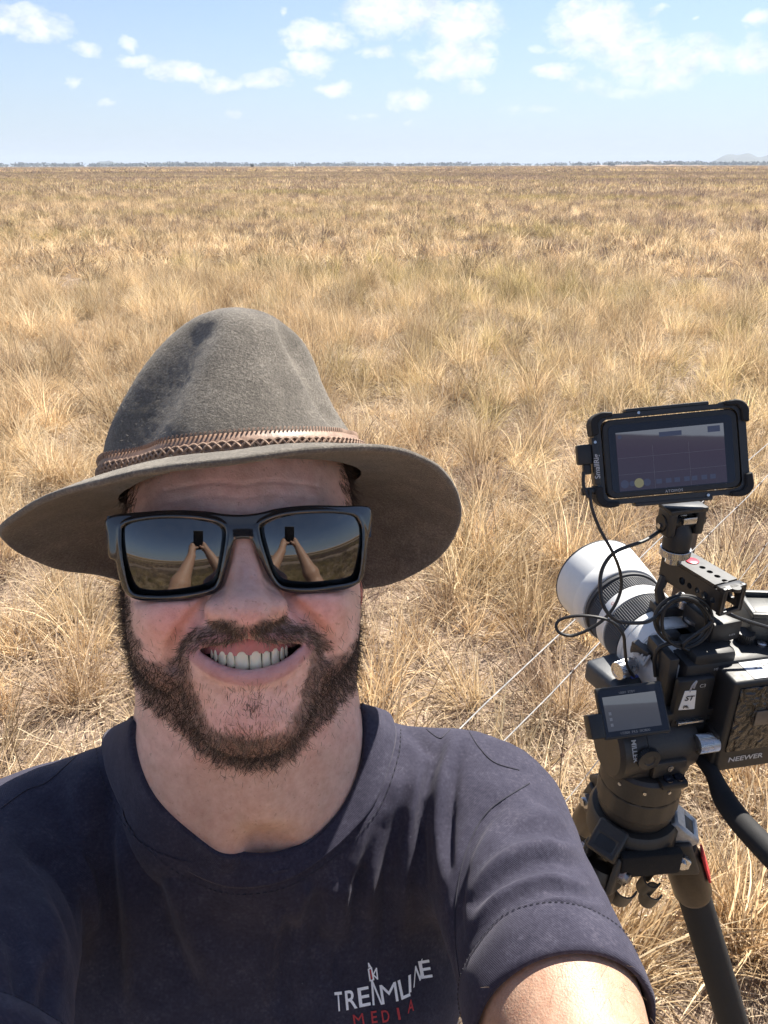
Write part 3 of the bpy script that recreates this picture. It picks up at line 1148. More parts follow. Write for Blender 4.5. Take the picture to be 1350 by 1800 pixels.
lips = np.maximum(near_chain(LIP_LOW, 3.6, 5.2), near_chain(LIP_UP, 1.8, 3.0))
fxh, fyh = flat(hv)
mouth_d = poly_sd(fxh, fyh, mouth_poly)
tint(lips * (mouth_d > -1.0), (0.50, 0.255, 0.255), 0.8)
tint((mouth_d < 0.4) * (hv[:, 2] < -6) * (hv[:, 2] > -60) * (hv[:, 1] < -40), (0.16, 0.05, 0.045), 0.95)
# ================================================================== the man: torso, arms and hands
# world coordinates relative to the phone, in mm
def rel(p):
    return (np.asarray(p, float) - np.array((0, 0, HC))) * 1000


def unrel(P):
    return np.asarray(P) * 0.001 + np.array((0, 0, HC))


S_R = rel(Wp(862, 1452, 0.575))          # shoulder joints (picture right / left)
S_L = rel(Wp(14, 1512, 0.575))
NECK = rel(h2w((8, -190, -158)))
CH = (S_R + S_L) / 2
UPV, DNV, RTV = V3(0, SP, CP), V3(0, -SP, -CP), V3(1, 0, 0)
BACK = V3(0, -CP, SP)                     # from the man towards (behind) the phone


def ph(x, y, z):
    """phone frame: x right, y up the phone, z out of the screen towards the man"""
    return RTV * x + UPV * y - BACK * z - BACK * 0


GRIP_R, GRIP_L = ph(52, -128, -14), ph(-52, -128, -14)


def elbow(S, G, up, fore, side):
    dv = G - S
    ln = np.linalg.norm(dv)
    dv = dv / ln
    a = math.acos(np.clip((up ** 2 + ln ** 2 - fore ** 2) / (2 * up * ln), -1, 1))
    pr = V3((0.30 if side > 0 else 0.32) * side, 0.0, -1)
    pr = pr - dv * (pr @ dv)
    pr /= np.linalg.norm(pr)
    return S + up * (dv * math.cos(a) + pr * math.sin(a))


W_R = GRIP_R + V3(12, 52, -66)
W_L = GRIP_L + V3(-12, 52, -66)
E_R = elbow(S_R, W_R, 306, 268, 1)
E_L = elbow(S_L, W_L, 312, 280, -1)


def arm_sdf(P, S, E, Wr, side):
    d = caps(P, S, S + (E - S) * 0.5, 50, 41)
    d = smin(d, caps(P, S + (E - S) * 0.45, E, 41, 37), 30)
    mid = E + (Wr - E) * 0.3
    d = smin(d, caps(P, E, mid, 39, 44), 20)
    d = smin(d, caps(P, mid, Wr, 43, 28), 24)
    return d


def hand_sdf(P, Wr, side):
    """grips the lower edge of the phone: palm at the side, fingers behind, thumb on the screen"""
    s = side
    k0 = ph(46 * s, -118, -10)
    palm = caps(P, Wr, k0, 26, 25)
    palm = smin(palm, caps(P, ph(44 * s, -140, -8), ph(44 * s, -100, -12), 17, 15), 14)
    d = palm
    fl = [(-88, 78), (-104, 86), (-121, 82), (-138, 66)]
    for i, (yy, ln) in enumerate(fl):
        a = ph(46 * s, yy - 4, -16)
        b = ph((46 - ln * 0.42) * s, yy + 6, -25)
        c = ph((46 - ln * 0.78) * s, yy + 13, -23)
        e = ph((46 - ln * 0.98) * s, yy + 17, -18)
        r = 9.2 - 0.5 * abs(i - 1.4)
        f = smin(caps(P, a, b, r + .8, r), smin(caps(P, b, c, r, r - 1), caps(P, c, e, r - 1, r - 2), 3), 3)
        d = smin(d, f, 5)
    t0, t1, t2, t3 = ph(42 * s, -138, 2), ph(33 * s, -128, 14), ph(20 * s, -118, 13), ph(9 * s, -112 + 5 * s, 10.5)
    th = smin(caps(P, t0, t1, 14, 10.5), smin(caps(P, t1, t2, 10.5, 9.5), caps(P, t2, t3, 9.5, 7.5), 4), 4)
    return smin(d, th, 8)


def torso_core(P, grow=0.0):
    """chest, shoulders and back; grow = looseness of the shirt"""
    d = ell(P, CH + V3(0, 28, -165), (178 + grow, 118 + grow, 240))
    d = smin(d, caps(P, S_L + V3(28, 12, -6), S_R + V3(-28, 12, -6), 60 + grow, 60 + grow), 60)
    d = smin(d, caps(P, CH + V3(0, 30, -120), CH + V3(0, 40, -560), 118 + grow, 120 + grow), 60)
    for s, S in ((1, S_R), (-1, S_L)):
        d = smin(d, ell(P, CH + V3(78 * s, -48, -112), (82, 52, 68)), 45)               # pectorals
        d = smin(d, caps(P, NECK + V3(24 * s, 24, -14), S + V3(-38 * s, 18, 22), 48 + grow, 36 + grow), 40)   # trapezius
    return d


def body_sdf(P):
    d = torso_core(P, -9.0)
    for s, S, E, Wr in ((1, S_R, E_R, W_R), (-1, S_L, E_L, W_L)):
        d = smin(d, arm_sdf(P, S, E, Wr, s), 26)
        d = smin(d, hand_sdf(P, Wr, s), 9)
    d = smin(d, caps(P, NECK + V3(0, 16, -40), NECK + V3(0, 20, -90), 50, 64), 40)
    return d


lo = np.minimum.reduce([S_L, S_R, E_L, E_R, W_L, W_R]) - 95
hi = np.maximum.reduce([S_L, S_R, E_L, E_R, W_L, W_R, NECK]) + 120
lo[2] = CH[2] - 600
hi[1] = CH[1] + 200
bv, bq = surface_nets(body_sdf, lo, hi, 3.5)
bv_w = unrel(bv)
# nothing of the torso pokes out of the open collar: the head mesh carries the throat down to the shirt
bpx, bpy_, bd = project(bv_w)
bskin = np.tile(np.array((0.44, 0.285, 0.20)), (len(bv), 1))
m = np.clip(vnoise(bv, 0.02, 5), 0, 1)[:, None]
bskin = bskin * (1 - 0.35 * m) + np.array((0.43, 0.235, 0.16)) * 0.35 * m
m = np.clip(vnoise(bv, 0.16, 8) - 0.5, 0, 1)[:, None]
bskin = bskin * (1 - 0.6 * m) + np.array((0.36, 0.2, 0.13)) * 0.6 * m


def build_skin(t, b):
    at = t.n('ShaderNodeAttribute', attribute_name='Col')
    v = t.n('ShaderNodeTexCoord').outputs['Object']
    n1 = t.noise(v, 900, 3, 0.6)
    n2 = t.noise(v, 140, 4, 0.65)
    c = t.mix(0.55, at.outputs['Color'], t.ramp(n2, [(0.3, (0.78, 0.60, 0.55)), (0.7, (1.10, 1.12, 1.12))]), 'MULTIPLY')
    spots = t.ramp(t.noise(v, 330, 2, 0.5), [(0.66, 0.0), (0.74, 1.0)])
    c = t.mix(t.math('MULTIPLY', spots, 0.40), c, (0.30, 0.15, 0.10))
    t.t.links.new(c, b.inputs['Base Color'])
    rr = t.math('ADD', 0.34, t.math('MULTIPLY', n2, 0.26))
    t.t.links.new(rr, b.inputs['Roughness'])
    pores = t.n('ShaderNodeTexVoronoi', {'Vector': v, 'Scale': 640.0}).outputs['Distance']
    hgt = t.math('ADD', t.math('MULTIPLY', n1, 0.6), t.math('ADD', t.math('MULTIPLY', pores, 0.22), t.math('MULTIPLY', n2, 0.4)))
    bp = t.n('ShaderNodeBump', {'Strength': 0.6, 'Distance': 0.0009, 'Height': hgt})
    t.t.links.new(bp.outputs[0], b.inputs['Normal'])


skin_mat = mat('skin', (0.55, 0.36, 0.27), 0.5, spec=0.42, build=build_skin)
sb = skin_mat.node_tree.nodes['Principled BSDF']
sb.inputs['Subsurface Weight'].default_value = 0.14
sb.inputs['Subsurface Radius'].default_value = (1.0, 0.35, 0.2)
sb.inputs['Subsurface Scale'].default_value = 0.004

allv = np.concatenate([hv_w, bv_w])
person_me = mesh_np('person', allv, np.concatenate([hq, bq + len(hv_w)]))
set_color(person_me, np.concatenate([skin, bskin]))
person = link('person', person_me, skin_mat, label='smiling bearded person in felt hat, sunglasses and navy t-shirt taking a selfie', cat='person')
# ================================================================== beard, hair, teeth
def hair_mesh(name, roots, dirs, lens, curl, wid, cols, segs=4, bend=None, seed=1):
    """tapered three-sided strands; returns a mesh with a colour per strand"""
    rg = np.random.default_rng(seed)
    n = len(roots)
    d = dirs / np.linalg.norm(dirs, axis=1)[:, None]
    pts = [roots]
    r1, r2 = rg.normal(size=(n, 3)), rg.normal(size=(n, 3))
    r1 -= d * (r1 * d).sum(1)[:, None]
    r1 /= np.linalg.norm(r1, axis=1)[:, None]
    for s in range(segs):
        st = (lens / segs)[:, None]
        d = d + r1 * curl[:, None] + (0 if bend is None else bend / segs) + rg.normal(size=(n, 3)) * curl[:, None] * 0.45
        d /= np.linalg.norm(d, axis=1)[:, None]
        pts.append(pts[-1] + d * st)
    pts = np.stack(pts, 1)
    t = np.gradient(pts, axis=1)
    t /= np.maximum(np.linalg.norm(t, axis=2), 1e-9)[..., None]
    a = np.cross(t, r2[:, None] + 0.01)
    a /= np.maximum(np.linalg.norm(a, axis=2), 1e-9)[..., None]
    b = np.cross(t, a)
    wv_ = wid[:, None] * np.array([1.0] * (segs - 1) + [0.75, 0.2])[None, :segs + 1]
    rings = []
    for k in range(3):
        an = 2 * math.pi * k / 3
        rings.append(pts + (a * math.cos(an) + b * math.sin(an)) * wv_[..., None] * 0.5)
    V = np.stack(rings, 2).reshape(n, (segs + 1) * 3, 3)
    fl = []
    for s in range(segs):
        for k in range(3):
            k2 = (k + 1) % 3
            fl.append((s * 3 + k, s * 3 + k2, (s + 1) * 3 + k2, (s + 1) * 3 + k))
    fl = np.array(fl)
    Fc = (fl[None] + (np.arange(n) * (segs + 1) * 3)[:, None, None]).reshape(-1, 4)
    me = mesh_np(name, V.reshape(-1, 3), Fc)
    set_color(me, np.repeat(cols, (segs + 1) * 3, axis=0))
    return me


def build_hair(t, b):
    at = t.n('ShaderNodeAttribute', attribute_name='Col')
    t.t.links.new(at.outputs['Color'], b.inputs['Base Color'])


hair_mat = mat('hair', (0.1, 0.07, 0.05), 0.42, spec=0.35, build=build_hair)

# candidate roots: points on the quads of the face
q = hq
cen = hv[q].mean(1)
e1, e2 = hv[q[:, 2]] - hv[q[:, 0]], hv[q[:, 3]] - hv[q[:, 1]]
area = 0.5 * np.linalg.norm(np.cross(e1, e2), axis=1)
wq = bw[q].mean(1)


def scatter(weight, count, seed):
    rg = np.random.default_rng(seed)
    p = weight * area
    p = p / p.sum()
    k = rg.choice(len(q), count, p=p)
    uv = rg.dirichlet((1, 1, 1, 1), count)
    return (hv[q[k]] * uv[..., None]).sum(1), hn[q[k]].mean(1), k, rg


px_q, py_q = hpx[q].mean(1), hpy[q].mean(1)
notmouth = mouth_d[q].mean(1) > 1.2


def beard(name, weight, count, seed, lmin, lmax, flow, lift, curl, width, color_fn):
    P, N, k, rg = scatter(weight * notmouth, count, seed)
    fl = flow(P)
    fl = fl - N * (fl * N).sum(1)[:, None]
    dr = N * lift + fl + rg.normal(size=(count, 3)) * 0.28
    ln = rg.uniform(lmin, lmax, count) * (0.55 + 0.45 * np.clip(weight[k] / max(weight.max(), 1e-9), 0, 1))
    cols = color_fn(P, rg, px_q[k], py_q[k])
    me = hair_mesh(name, P - N * 0.4, dr, ln, rg.uniform(0.5, 1.5, count) * curl, rg.uniform(0.7, 1.2, count) * width, cols, 5, None, seed)
    co = np.empty(len(me.vertices) * 3, np.float32)
    me.vertices.foreach_get('co', co)
    me.vertices.foreach_set('co', h2w(co.reshape(-1, 3)).astype(np.float32).ravel())
    me.update()
    return link(name, me, hair_mat, person, kind='stuff')


def down_flow(P):
    f = np.zeros_like(P)
    f[:, 1] = -1.0
    f[:, 0] = np.sign(P[:, 0]) * -0.15
    f[:, 2] = 0.25
    return f


def mou_flow(P):
    f = np.zeros_like(P)
    f[:, 0] = np.sign(P[:, 0] - 1) * (0.35 + np.abs(P[:, 0]) / 40)
    f[:, 1] = -0.9
    return f


def jaw_col(P, rg, px, py):
    n = len(P)
    dark = np.array((0.036, 0.028, 0.024))
    brown = np.array((0.145, 0.097, 0.068))
    pale = np.array((0.34, 0.25, 0.17))
    nearb = 1 - sstep(0, 34, poly_sd(px, py, BARE))          # the fringe round the bare chin is fairer
    mo = ((py < 1140) & (np.abs(px - 437) < 140)) * 1.0
    u = rg.random(n)
    c = np.where((u < 0.25 + 0.5 * nearb + 0.70 * mo)[:, None], brown, dark)
    c = np.where((u > 0.965 - 0.22 * nearb - 0.08 * mo)[:, None], pale, c)
    return c * rg.uniform(0.6, 1.5, (n, 1))


mous = (1 - sstep(1132, 1152, py_q)) * (np.abs(px_q - 437) < 142)
w_m = wq * mous
w_j = wq * (1 - mous)
edge = np.clip(wq, 0, 1)
beard('beard', w_j, 13000, 11, 3.5, 10.0, down_flow, 0.36, 0.42, 0.24, jaw_col)
beard('moustache', w_m * (1 - 0.25 * np.exp(-((px_q - 435) / 14) ** 2)), 2600, 12, 4.0, 7.5, mou_flow, 0.35, 0.16, 0.24, jaw_col)
# thin fair growth over the chin and the soul patch
chin_w = ((b_bare < 0) * (hpy > 1195) * (hn[:, 2] > 0))[q].mean(1)
soul = np.exp(-(((px_q - 442) / 26) ** 2 + ((py_q - 1228) / 22) ** 2))
low = sstep(1262, 1300, py_q)


def chin_col(P, rg, px, py):
    c = np.where((rg.random(len(P)) < 0.5)[:, None], np.array((0.17, 0.10, 0.065)), np.array((0.36, 0.26, 0.17)))
    dk = np.exp(-(((px - 442) / 24) ** 2 + ((py - 1232) / 24) ** 2))[:, None]
    return (c * (1 - 0.7 * dk) + np.array((0.045, 0.03, 0.02)) * 0.7 * dk) * rg.uniform(0.7, 1.3, (len(P), 1))


beard('chin_hair', chin_w * (0.14 + 0.35 * soul + 0.9 * low), 700, 13, 5, 11, down_flow, 0.22, 0.14, 0.2, chin_col)
# temple hair below the hat and a few strays on cheek and neck
tmpl = ((np.abs(hv[:, 0]) > 62) & (hv[:, 1] > -22) & (hv[:, 1] < 60) & (hv[:, 2] > -118) & (hv[:, 2] < -52))[q].mean(1)
beard('temple_hair', tmpl, 2200, 14, 7, 15, down_flow, 0.3, 0.1, 0.24, jaw_col)
stray = ((b_out < 26) & (b_out > 0) & (hn[:, 2] > 0.0) & (hv[:, 2] > -100) & (hpy > 1040))[q].mean(1)
beard('stray_hair', stray, 260, 15, 3, 7, down_flow, 0.4, 0.2, 0.17, jaw_col)

# fine hairs on the bare upper arm and forearm
rg = np.random.default_rng(41)
arm = np.where((np.minimum(np.linalg.norm(bv - E_R, axis=1), np.linalg.norm(bv - (S_R + E_R) / 2, axis=1)) < 150) & (((bv - S_R) @ (E_R - S_R)) / np.linalg.norm(E_R - S_R) > 168))[0]
sel_a = rg.choice(arm, 900)
bn_ = grad(body_sdf, bv[sel_a], 2.0)
fl_ = (E_R - S_R) / np.linalg.norm(E_R - S_R)
ah = hair_mesh('arm_hair', bv[sel_a] + rg.normal(size=(900, 3)) * 1.5 - bn_ * 0.8, bn_ * 0.35 + fl_ * 0.8 + rg.normal(size=(900, 3)) * 0.35, rg.uniform(5, 12, 900), np.full(900, 0.12), np.full(900, 0.14), np.array((0.22, 0.15, 0.09)) * rg.uniform(0.5, 1.4, (900, 1)), 4, None, 9)
co = np.empty(len(ah.vertices) * 3, np.float32)
ah.vertices.foreach_get('co', co)
ah.vertices.foreach_set('co', unrel(co.reshape(-1, 3)).astype(np.float32).ravel())
ah.update()
link('arm_hair', ah, hair_mat, person, kind='stuff')

# ---- teeth and gums
tooth_mat = mat('tooth_enamel', (1.0, 0.82, 0.58), 0.18, spec=0.5, build=grain(260, 0.07, 0.05, rvar=0.04, dist=0.0003))
sbt = tooth_mat.node_tree.nodes['Principled BSDF']
sbt.inputs['Subsurface Weight'].default_value = 0.15
sbt.inputs['Subsurface Scale'].default_value = 0.002
gum_mat = mat('gum', (0.50, 0.17, 0.16), 0.25, spec=0.5, build=grain(300, 0.15, 0.1, dist=0.0004))


def zx(x):
    return -1.6 - 0.0125 * x * x - 0.0000065 * x ** 4


TEETH = [(642, 705, 846, 921), (705, 760, 846, 919), (609, 645, 848, 911), (760, 799, 848, 914), (570, 610, 838, 905), (799, 838, 836, 908),
         (549, 571, 834, 890), (837, 861, 830, 887), (536, 550, 834, 878), (860, 877, 827, 872)]
for (xa, xb, ya, yb) in TEETH:
    a = Lp(150 + xa * .4074, 800 + ya * .4074, -6)
    b = Lp(150 + xb * .4074, 800 + yb * .4074, -6)
    xm, hw_, top, bot = (a[0] + b[0]) / 2, abs(b[0] - a[0]) / 2 * 1.09, max(a[1], b[1]), min(a[1], b[1])
    hh_ = (top - bot) / 2 + 0.5
    slope = -(zx(xm + 1) - zx(xm - 1)) / 2
    can = 1.0 if hw_ < 3.9 and abs(xm) > 14 else 0.0
    g = []
    NU, NV = 9, 9
    for j in range(NV):
        v = -1 + 2 * j / (NV - 1)
        for i in range(NU):
            u = -1 + 2 * i / (NU - 1)
            su = math.copysign(abs(u) ** 0.9, u)
            edgec = max(abs(u), abs(v))
            x = su * hw_ * (0.96 - 0.13 * (v + 1) / 2 - (0.16 * max(0, -v - 0.55)) * 1.1)
            y = v * hh_ - 0.5 * (1 - abs(v)) + (0.8 + 1.2 * can) * (u * u) * max(0, -v) * 0.8 - (0.9 * (1 - u * u) * 0 if v < 0 else 0)
            z = 1.7 * math.sqrt(max(0, 1 - 0.92 * u * u)) * math.sqrt(max(0.02, 1 - 0.8 * max(0, -v) ** 4 - 0.3 * max(0, v) ** 2))
            g.append((xm + x, (top + bot) / 2 + 0.3 + y, zx(xm + x * 0.9) + z - 1.2))
    fc = [(j * NU + i, j * NU + i + 1, (j + 1) * NU + i + 1, (j + 1) * NU + i) for j in range(NV - 1) for i in range(NU - 1)]
    n0 = len(g)
    g += [(p[0], p[1], zx(p[0]) - 5) for p in g]
    rim = [i for i in range(NU)] + [j * NU + NU - 1 for j in range(1, NV)] + [(NV - 1) * NU + i for i in range(NU - 2, -1, -1)] + [j * NU for j in range(NV - 2, 0, -1)]
    fc += [(rim[i], rim[i - 1], rim[i - 1] + n0, rim[i] + n0) for i in range(len(rim))]
    me = mesh_np('tooth', h2w(np.array(g)), fc)
    link('tooth', me, tooth_mat, person)
# gums above the teeth, scalloped, and the dark mouth behind
gv, gf = [], []
xs = np.linspace(-27, 30, 40)
gy_top, gy_bot = Lp(437, 1108, -6)[1], Lp(437, 1149, -6)[1]
for x in xs:
    for k in range(7):
        t_ = k / 6
        scal = 1.1 * abs(math.sin((x - 1.6) * math.pi / 8.4))
        yb_ = gy_bot - 0.5 + scal * 0.9 + 0.0022 * x * x
        yy = gy_top + 2 + (yb_ - gy_top - 2) * t_
        gv.append((x, yy, zx(x) + 0.9 + 1.0 * math.sin(math.pi * min(1, t_ * 1.05)) - 0.9))
for i in range(39):
    for k in range(6):
        gf.append((i * 7 + k, (i + 1) * 7 + k, (i + 1) * 7 + k + 1, i * 7 + k + 1))
link('gums', mesh_np('gums', h2w(np.array(gv)), gf), gum_mat, person)
# ================================================================== felt hat
def build_felt(t, b):
    v = t.n('ShaderNodeTexCoord').outputs['Object']
    n1 = t.noise(v, 620, 4, 0.8)
    n2 = t.noise(v, 60, 4, 0.6)
    n3 = t.noise(v, 14, 3, 0.5)
    k = t.math('ADD', t.math('MULTIPLY', n1, 0.62), t.math('ADD', t.math('MULTIPLY', n2, 0.25), t.math('MULTIPLY', n3, 0.2)))
    c = t.ramp(k, [(0.40, (0.070, 0.061, 0.051)), (0.54, (0.132, 0.116, 0.097)), (0.68, (0.26, 0.23, 0.19))])
    t.t.links.new(c, b.inputs['Base Color'])
    bp = t.n('ShaderNodeBump', {'Strength': 0.75, 'Distance': 0.0016, 'Height': t.math('ADD', n1, t.math('MULTIPLY', n2, 0.6))})
    t.t.links.new(bp.outputs[0], b.inputs['Normal'])


felt = mat('hat_felt', (0.13, 0.118, 0.1), 0.95, spec=0.1, build=build_felt)
fb = felt.node_tree.nodes['Principled BSDF']
fb.inputs['Sheen Weight'].default_value = 0.35
fb.inputs['Sheen Roughness'].default_value = 0.5
fb.inputs['Sheen Tint'].default_value = (0.8, 0.76, 0.7, 1)

hat = empty('hat', h2w((0, 60, -90)), label='grey-brown felt wide-brimmed hat with pinched crown and braided leather band', cat='hat')

# crown: outline read at its widest, centre plane about z=-88
TC, TS = math.cos(R(4.5)), math.sin(R(4.5))


def y_cut(P):
    th_ = np.arctan2(P[:, 0] - 1, P[:, 2] + 95)
    return 47.2 + 2.0 * np.cos(th_) - 1.5 * (1 - np.cos(2 * th_)) - 3 * (1 - np.cos(th_))


# outline of the crown as seen from the front: height, left and right edge (mm, turned upright)
_rows = [(815, 184, 640), (790, 189, 628), (760, 199, 608), (720, 216, 583), (680, 236, 564), (640, 258, 553), (600, 280, 545), (575, 292, 536), (545, 306, 526), (500, 320, 512)]
_cl = [Lp(a, y_, -95) for y_, a, b in _rows]
_cr = [Lp(b, y_, -95) for y_, a, b in _rows]
_tl = [(q_[0] * TC + (q_[1] - 48) * TS, (q_[1] - 48) * TC - q_[0] * TS + 48) for q_ in _cl]
_tr = [(q_[0] * TC + (q_[1] - 48) * TS, (q_[1] - 48) * TC - q_[0] * TS + 48) for q_ in _cr]
CRY = np.linspace(36, 200, 60)
CRL = np.interp(CRY, [q_[1] for q_ in _tl], [q_[0] for q_ in _tl])
CRR = np.interp(CRY, [q_[1] for q_ in _tr], [q_[0] for q_ in _tr])


def crown_sdf(P):
    # the hat sits a little cocked: up on the picture's right
    P = np.stack([P[:, 0] * TC + (P[:, 1] - 48) * TS, (P[:, 1] - 48) * TC - P[:, 0] * TS + 48, P[:, 2]], 1)
    # stacked ellipses: local height y from the brim upwards
    y = P[:, 1]
    base_y = 40.0
    hgt = np.clip((y - base_y) / 112.0, -0.5, 1.3)
    cz = -92 - 8 * np.clip(hgt, 0, 1)
    xl, xr = np.interp(y, CRY, CRL), np.interp(y, CRY, CRR)
    cx, rx = (xl + xr) / 2, (xr - xl) / 2
    rz = np.interp(hgt, (-.5, 0, .2, .5, .75, 1.0, 1.3), (104, 102, 99, 91, 84, 78, 72))
    ex, ez = (P[:, 0] - cx) / rx, (P[:, 2] - cz) / rz
    k = np.sqrt(ex * ex + ez * ez) + 1e-6
    d = (k - 1) * np.minimum(rx, rz) * 0.97
    # rounded top, higher at the front pinch
    topy = 154 - 0.00 * P[:, 2] - 0.0042 * (P[:, 0] - 3) ** 2 - 0.0016 * (P[:, 2] + 62) ** 2
    d = smax(d, (y - topy) * 0.8, 24)
    # the two front pinches, deeper on the picture's left
    d = smax(d, -caps(P, V3(-78, 80, -8), V3(-38, 142, -12), 35, 32), 10)
    d = smax(d, -caps(P, V3(55, 128, -44), V3(69, 88, -44), 22, 20), 9)
    # crease along the top
    d = smax(d, -caps(P, V3(2, 168, -80), V3(0, 160, -180), 15, 15), 22)
    return np.maximum(d, y_cut(P) - y)


def brim_loop(pts):
    return smooth_poly(Lpoly(pts, 0), 160, True)


BRIM_OUT = brim_loop([(430, 808, 46), (520, 796, 40), (620, 787, 24), (700, 792, 0), (765, 820, -34), (800, 866, -70), (805, 918, -108), (775, 972, -142), (718, 1010, -170), (655, 1030, -196),
                      (540, 1042, -224), (430, 1046, -236), (310, 1040, -226), (190, 1010, -196), (105, 996, -164), (45, 973, -132), (8, 945, -104), (6, 922, -76), (48, 893, -38), (115, 864, -4), (205, 840, 24), (310, 822, 40)])
# inner edge: where the brim meets the crown
th = np.unwrap(np.arctan2(BRIM_OUT[:, 0] - 1, BRIM_OUT[:, 2] + 95))
cyc = 49 - 0.0 * BRIM_OUT[:, 2]
inner = np.stack([1 + 81 * np.sin(th), np.zeros_like(th), -92 + 100 * np.cos(th)], 1)
inner[:, 1] = 48 - 0.030 * (inner[:, 2] - 8) * -1 * 0 + 2.0 * np.cos(th) - 3.0 * (1 - np.cos(2 * th)) * 0.5 - 6 * (1 - np.cos(th)) * 0.5
inner[:, 1] += (inner[:, 0] - 1) * TS / TC
NR = 15
rows_t, rows_b = [], []
for k in range(NR):
    s = k / (NR - 1)
    p = inner * (1 - s) + BRIM_OUT * s
    # the brim leaves the crown level and curves down to its edge, lifting again at the very rim
    sag = np.linalg.norm((BRIM_OUT - inner)[:, [0, 2]], axis=1)
    dy = BRIM_OUT[:, 1] - inner[:, 1]
    p[:, 1] = inner[:, 1] + dy * (s ** 1.35) + 3.0 * math.sin(math.pi * s)
    rows_t.append(p)
tk = np.interp(np.arange(NR), (0, NR - 3, NR - 1), (3.6, 3.8, 4.2))
nb_ = BRIM_OUT.shape[0]
top = np.stack(rows_t)
du = np.gradient(top, axis=0)
dv = np.roll(top, -1, 1) - np.roll(top, 1, 1)
nn_ = np.cross(dv, du)
nn_ /= np.linalg.norm(nn_, axis=2)[..., None]
nn_[nn_[..., 1].mean() * np.ones(nn_.shape[:2]) < 0] *= -1
half = tk[:, None, None] / 2
up_ = top + nn_ * half
lo_ = top - nn_ * half
out_dir = BRIM_OUT - inner
out_dir /= np.linalg.norm(out_dir, axis=1)[:, None]
roll_rows = []
for a in (40, 0, -40):
    roll_rows.append(BRIM_OUT + nn_[-1] * (half[-1] * math.sin(R(a))) + out_dir * (half[-1] * math.cos(R(a)) * 0.9))
# stitched groove a little inside the edge
groove = np.zeros(NR)
groove[NR - 3] = 0.55
lo_ += nn_ * groove[:, None, None]
rows = [up_[k] for k in range(NR)] + roll_rows + [lo_[k] for k in range(NR - 1, -1, -1)]
bvv = np.concatenate(rows)
nr_ = len(rows)
ii, jj = np.meshgrid(np.arange(nr_ - 1), np.arange(nb_), indexing='ij')
j2 = (jj + 1) % nb_
bqf = np.stack([ii * nb_ + jj, ii * nb_ + j2, (ii + 1) * nb_ + j2, (ii + 1) * nb_ + jj], -1).reshape(-1, 4)
bvv = bvv + (vnoise(bvv, 0.03, 4) * 0.8 + vnoise(bvv, 0.35, 6) * 0.22)[:, None] * np.array((0, 1, 0))
link('brim', mesh_np('brim', h2w(bvv), bqf), felt, hat)

cv_, cq_ = surface_nets(crown_sdf, (-98, 30, -205), (102, 172, 24), 2.4)
# open underneath
cv_ += grad(crown_sdf, cv_, 1) * (vnoise(cv_, 0.03, 2) * 0.9 + vnoise(cv_, 0.5, 5) * 0.15)[:, None]
_pr = np.stack([cv_[:, 0] * TC + (cv_[:, 1] - 48) * TS, (cv_[:, 1] - 48) * TC - cv_[:, 0] * TS + 48, cv_[:, 2]], 1)
cq_ = cq_[~((_pr[:, 1] < y_cut(_pr) + 0.9)[cq_].all(1))]
crown = link('crown', mesh_np('crown', h2w(cv_), cq_), felt, hat)

# fuzz: short fibres standing on the felt
rg = np.random.default_rng(5)
fz_v = np.concatenate([cv_, bvv[: (NR + 3) * nb_]])
fz_n = np.concatenate([grad(crown_sdf, cv_, 1), np.concatenate([nn_.reshape(-1, 3), np.tile(out_dir, (3, 1))])])
sel = rg.choice(len(fz_v), 9000)
jit = rg.normal(size=(9000, 3)) * 1.0
cols = np.array((0.30, 0.275, 0.235)) * rg.uniform(0.4, 1.3, (9000, 1))
fm = hair_mesh('fuzz', fz_v[sel] + jit * 0.8 - fz_n[sel] * 0.5, fz_n[sel] * 0.6 + rg.normal(size=(9000, 3)) * 0.7, rg.uniform(1.2, 2.4, 9000), np.full(9000, 0.35), np.full(9000, 0.13), cols, 2, None, 3)
co = np.empty(len(fm.vertices) * 3, np.float32)
fm.vertices.foreach_get('co', co)
fm.vertices.foreach_set('co', h2w(co.reshape(-1, 3)).astype(np.float32).ravel())
fm.update()
fz = link('fuzz', fm, hair_mat, crown)
fz['kind'] = 'stuff'

# braided leather band round the crown
lea = mat('hat_band_leather', (0.23, 0.142, 0.098), 0.55, spec=0.4, build=grain(220, 0.45, 0.4, rvar=0.15, dist=0.001))
lace = mat('hat_band_lace', (0.27, 0.175, 0.122), 0.8, build=grain(500, 0.35, 0.2))


def ring_at(yf, off, n=200):
    """points on the crown at height profile yf(theta), pushed out by off"""
    out = []
    for a in np.linspace(0, 2 * math.pi, n, endpoint=False):
        y = yf(a)
        lo_r, hi_r = 30.0, 130.0
        dr = V3(math.sin(a), 0, math.cos(a))
        rr = np.linspace(lo_r, hi_r, 160)
        pp = V3(1.5, y, -95) + rr[:, None] * dr
        dd = crown_sdf(pp)
        i = int(np.argmax(dd > 0))
        out.append(V3(1.5, y, -95) + dr * (rr[i] - (rr[1] - rr[0]) * dd[i] / max(dd[i] - dd[i - 1], 1e-6) + off))
    return np.array(out)


def band_y(k):
    # tilted: lower on the picture's left and at the back; k runs 0 (bottom) .. 1 (top)
    return lambda a: 51.5 + 13.0 * k + 7.0 * math.sin(a) + 1.8 * math.cos(a) - 1.2 * math.cos(2 * a)


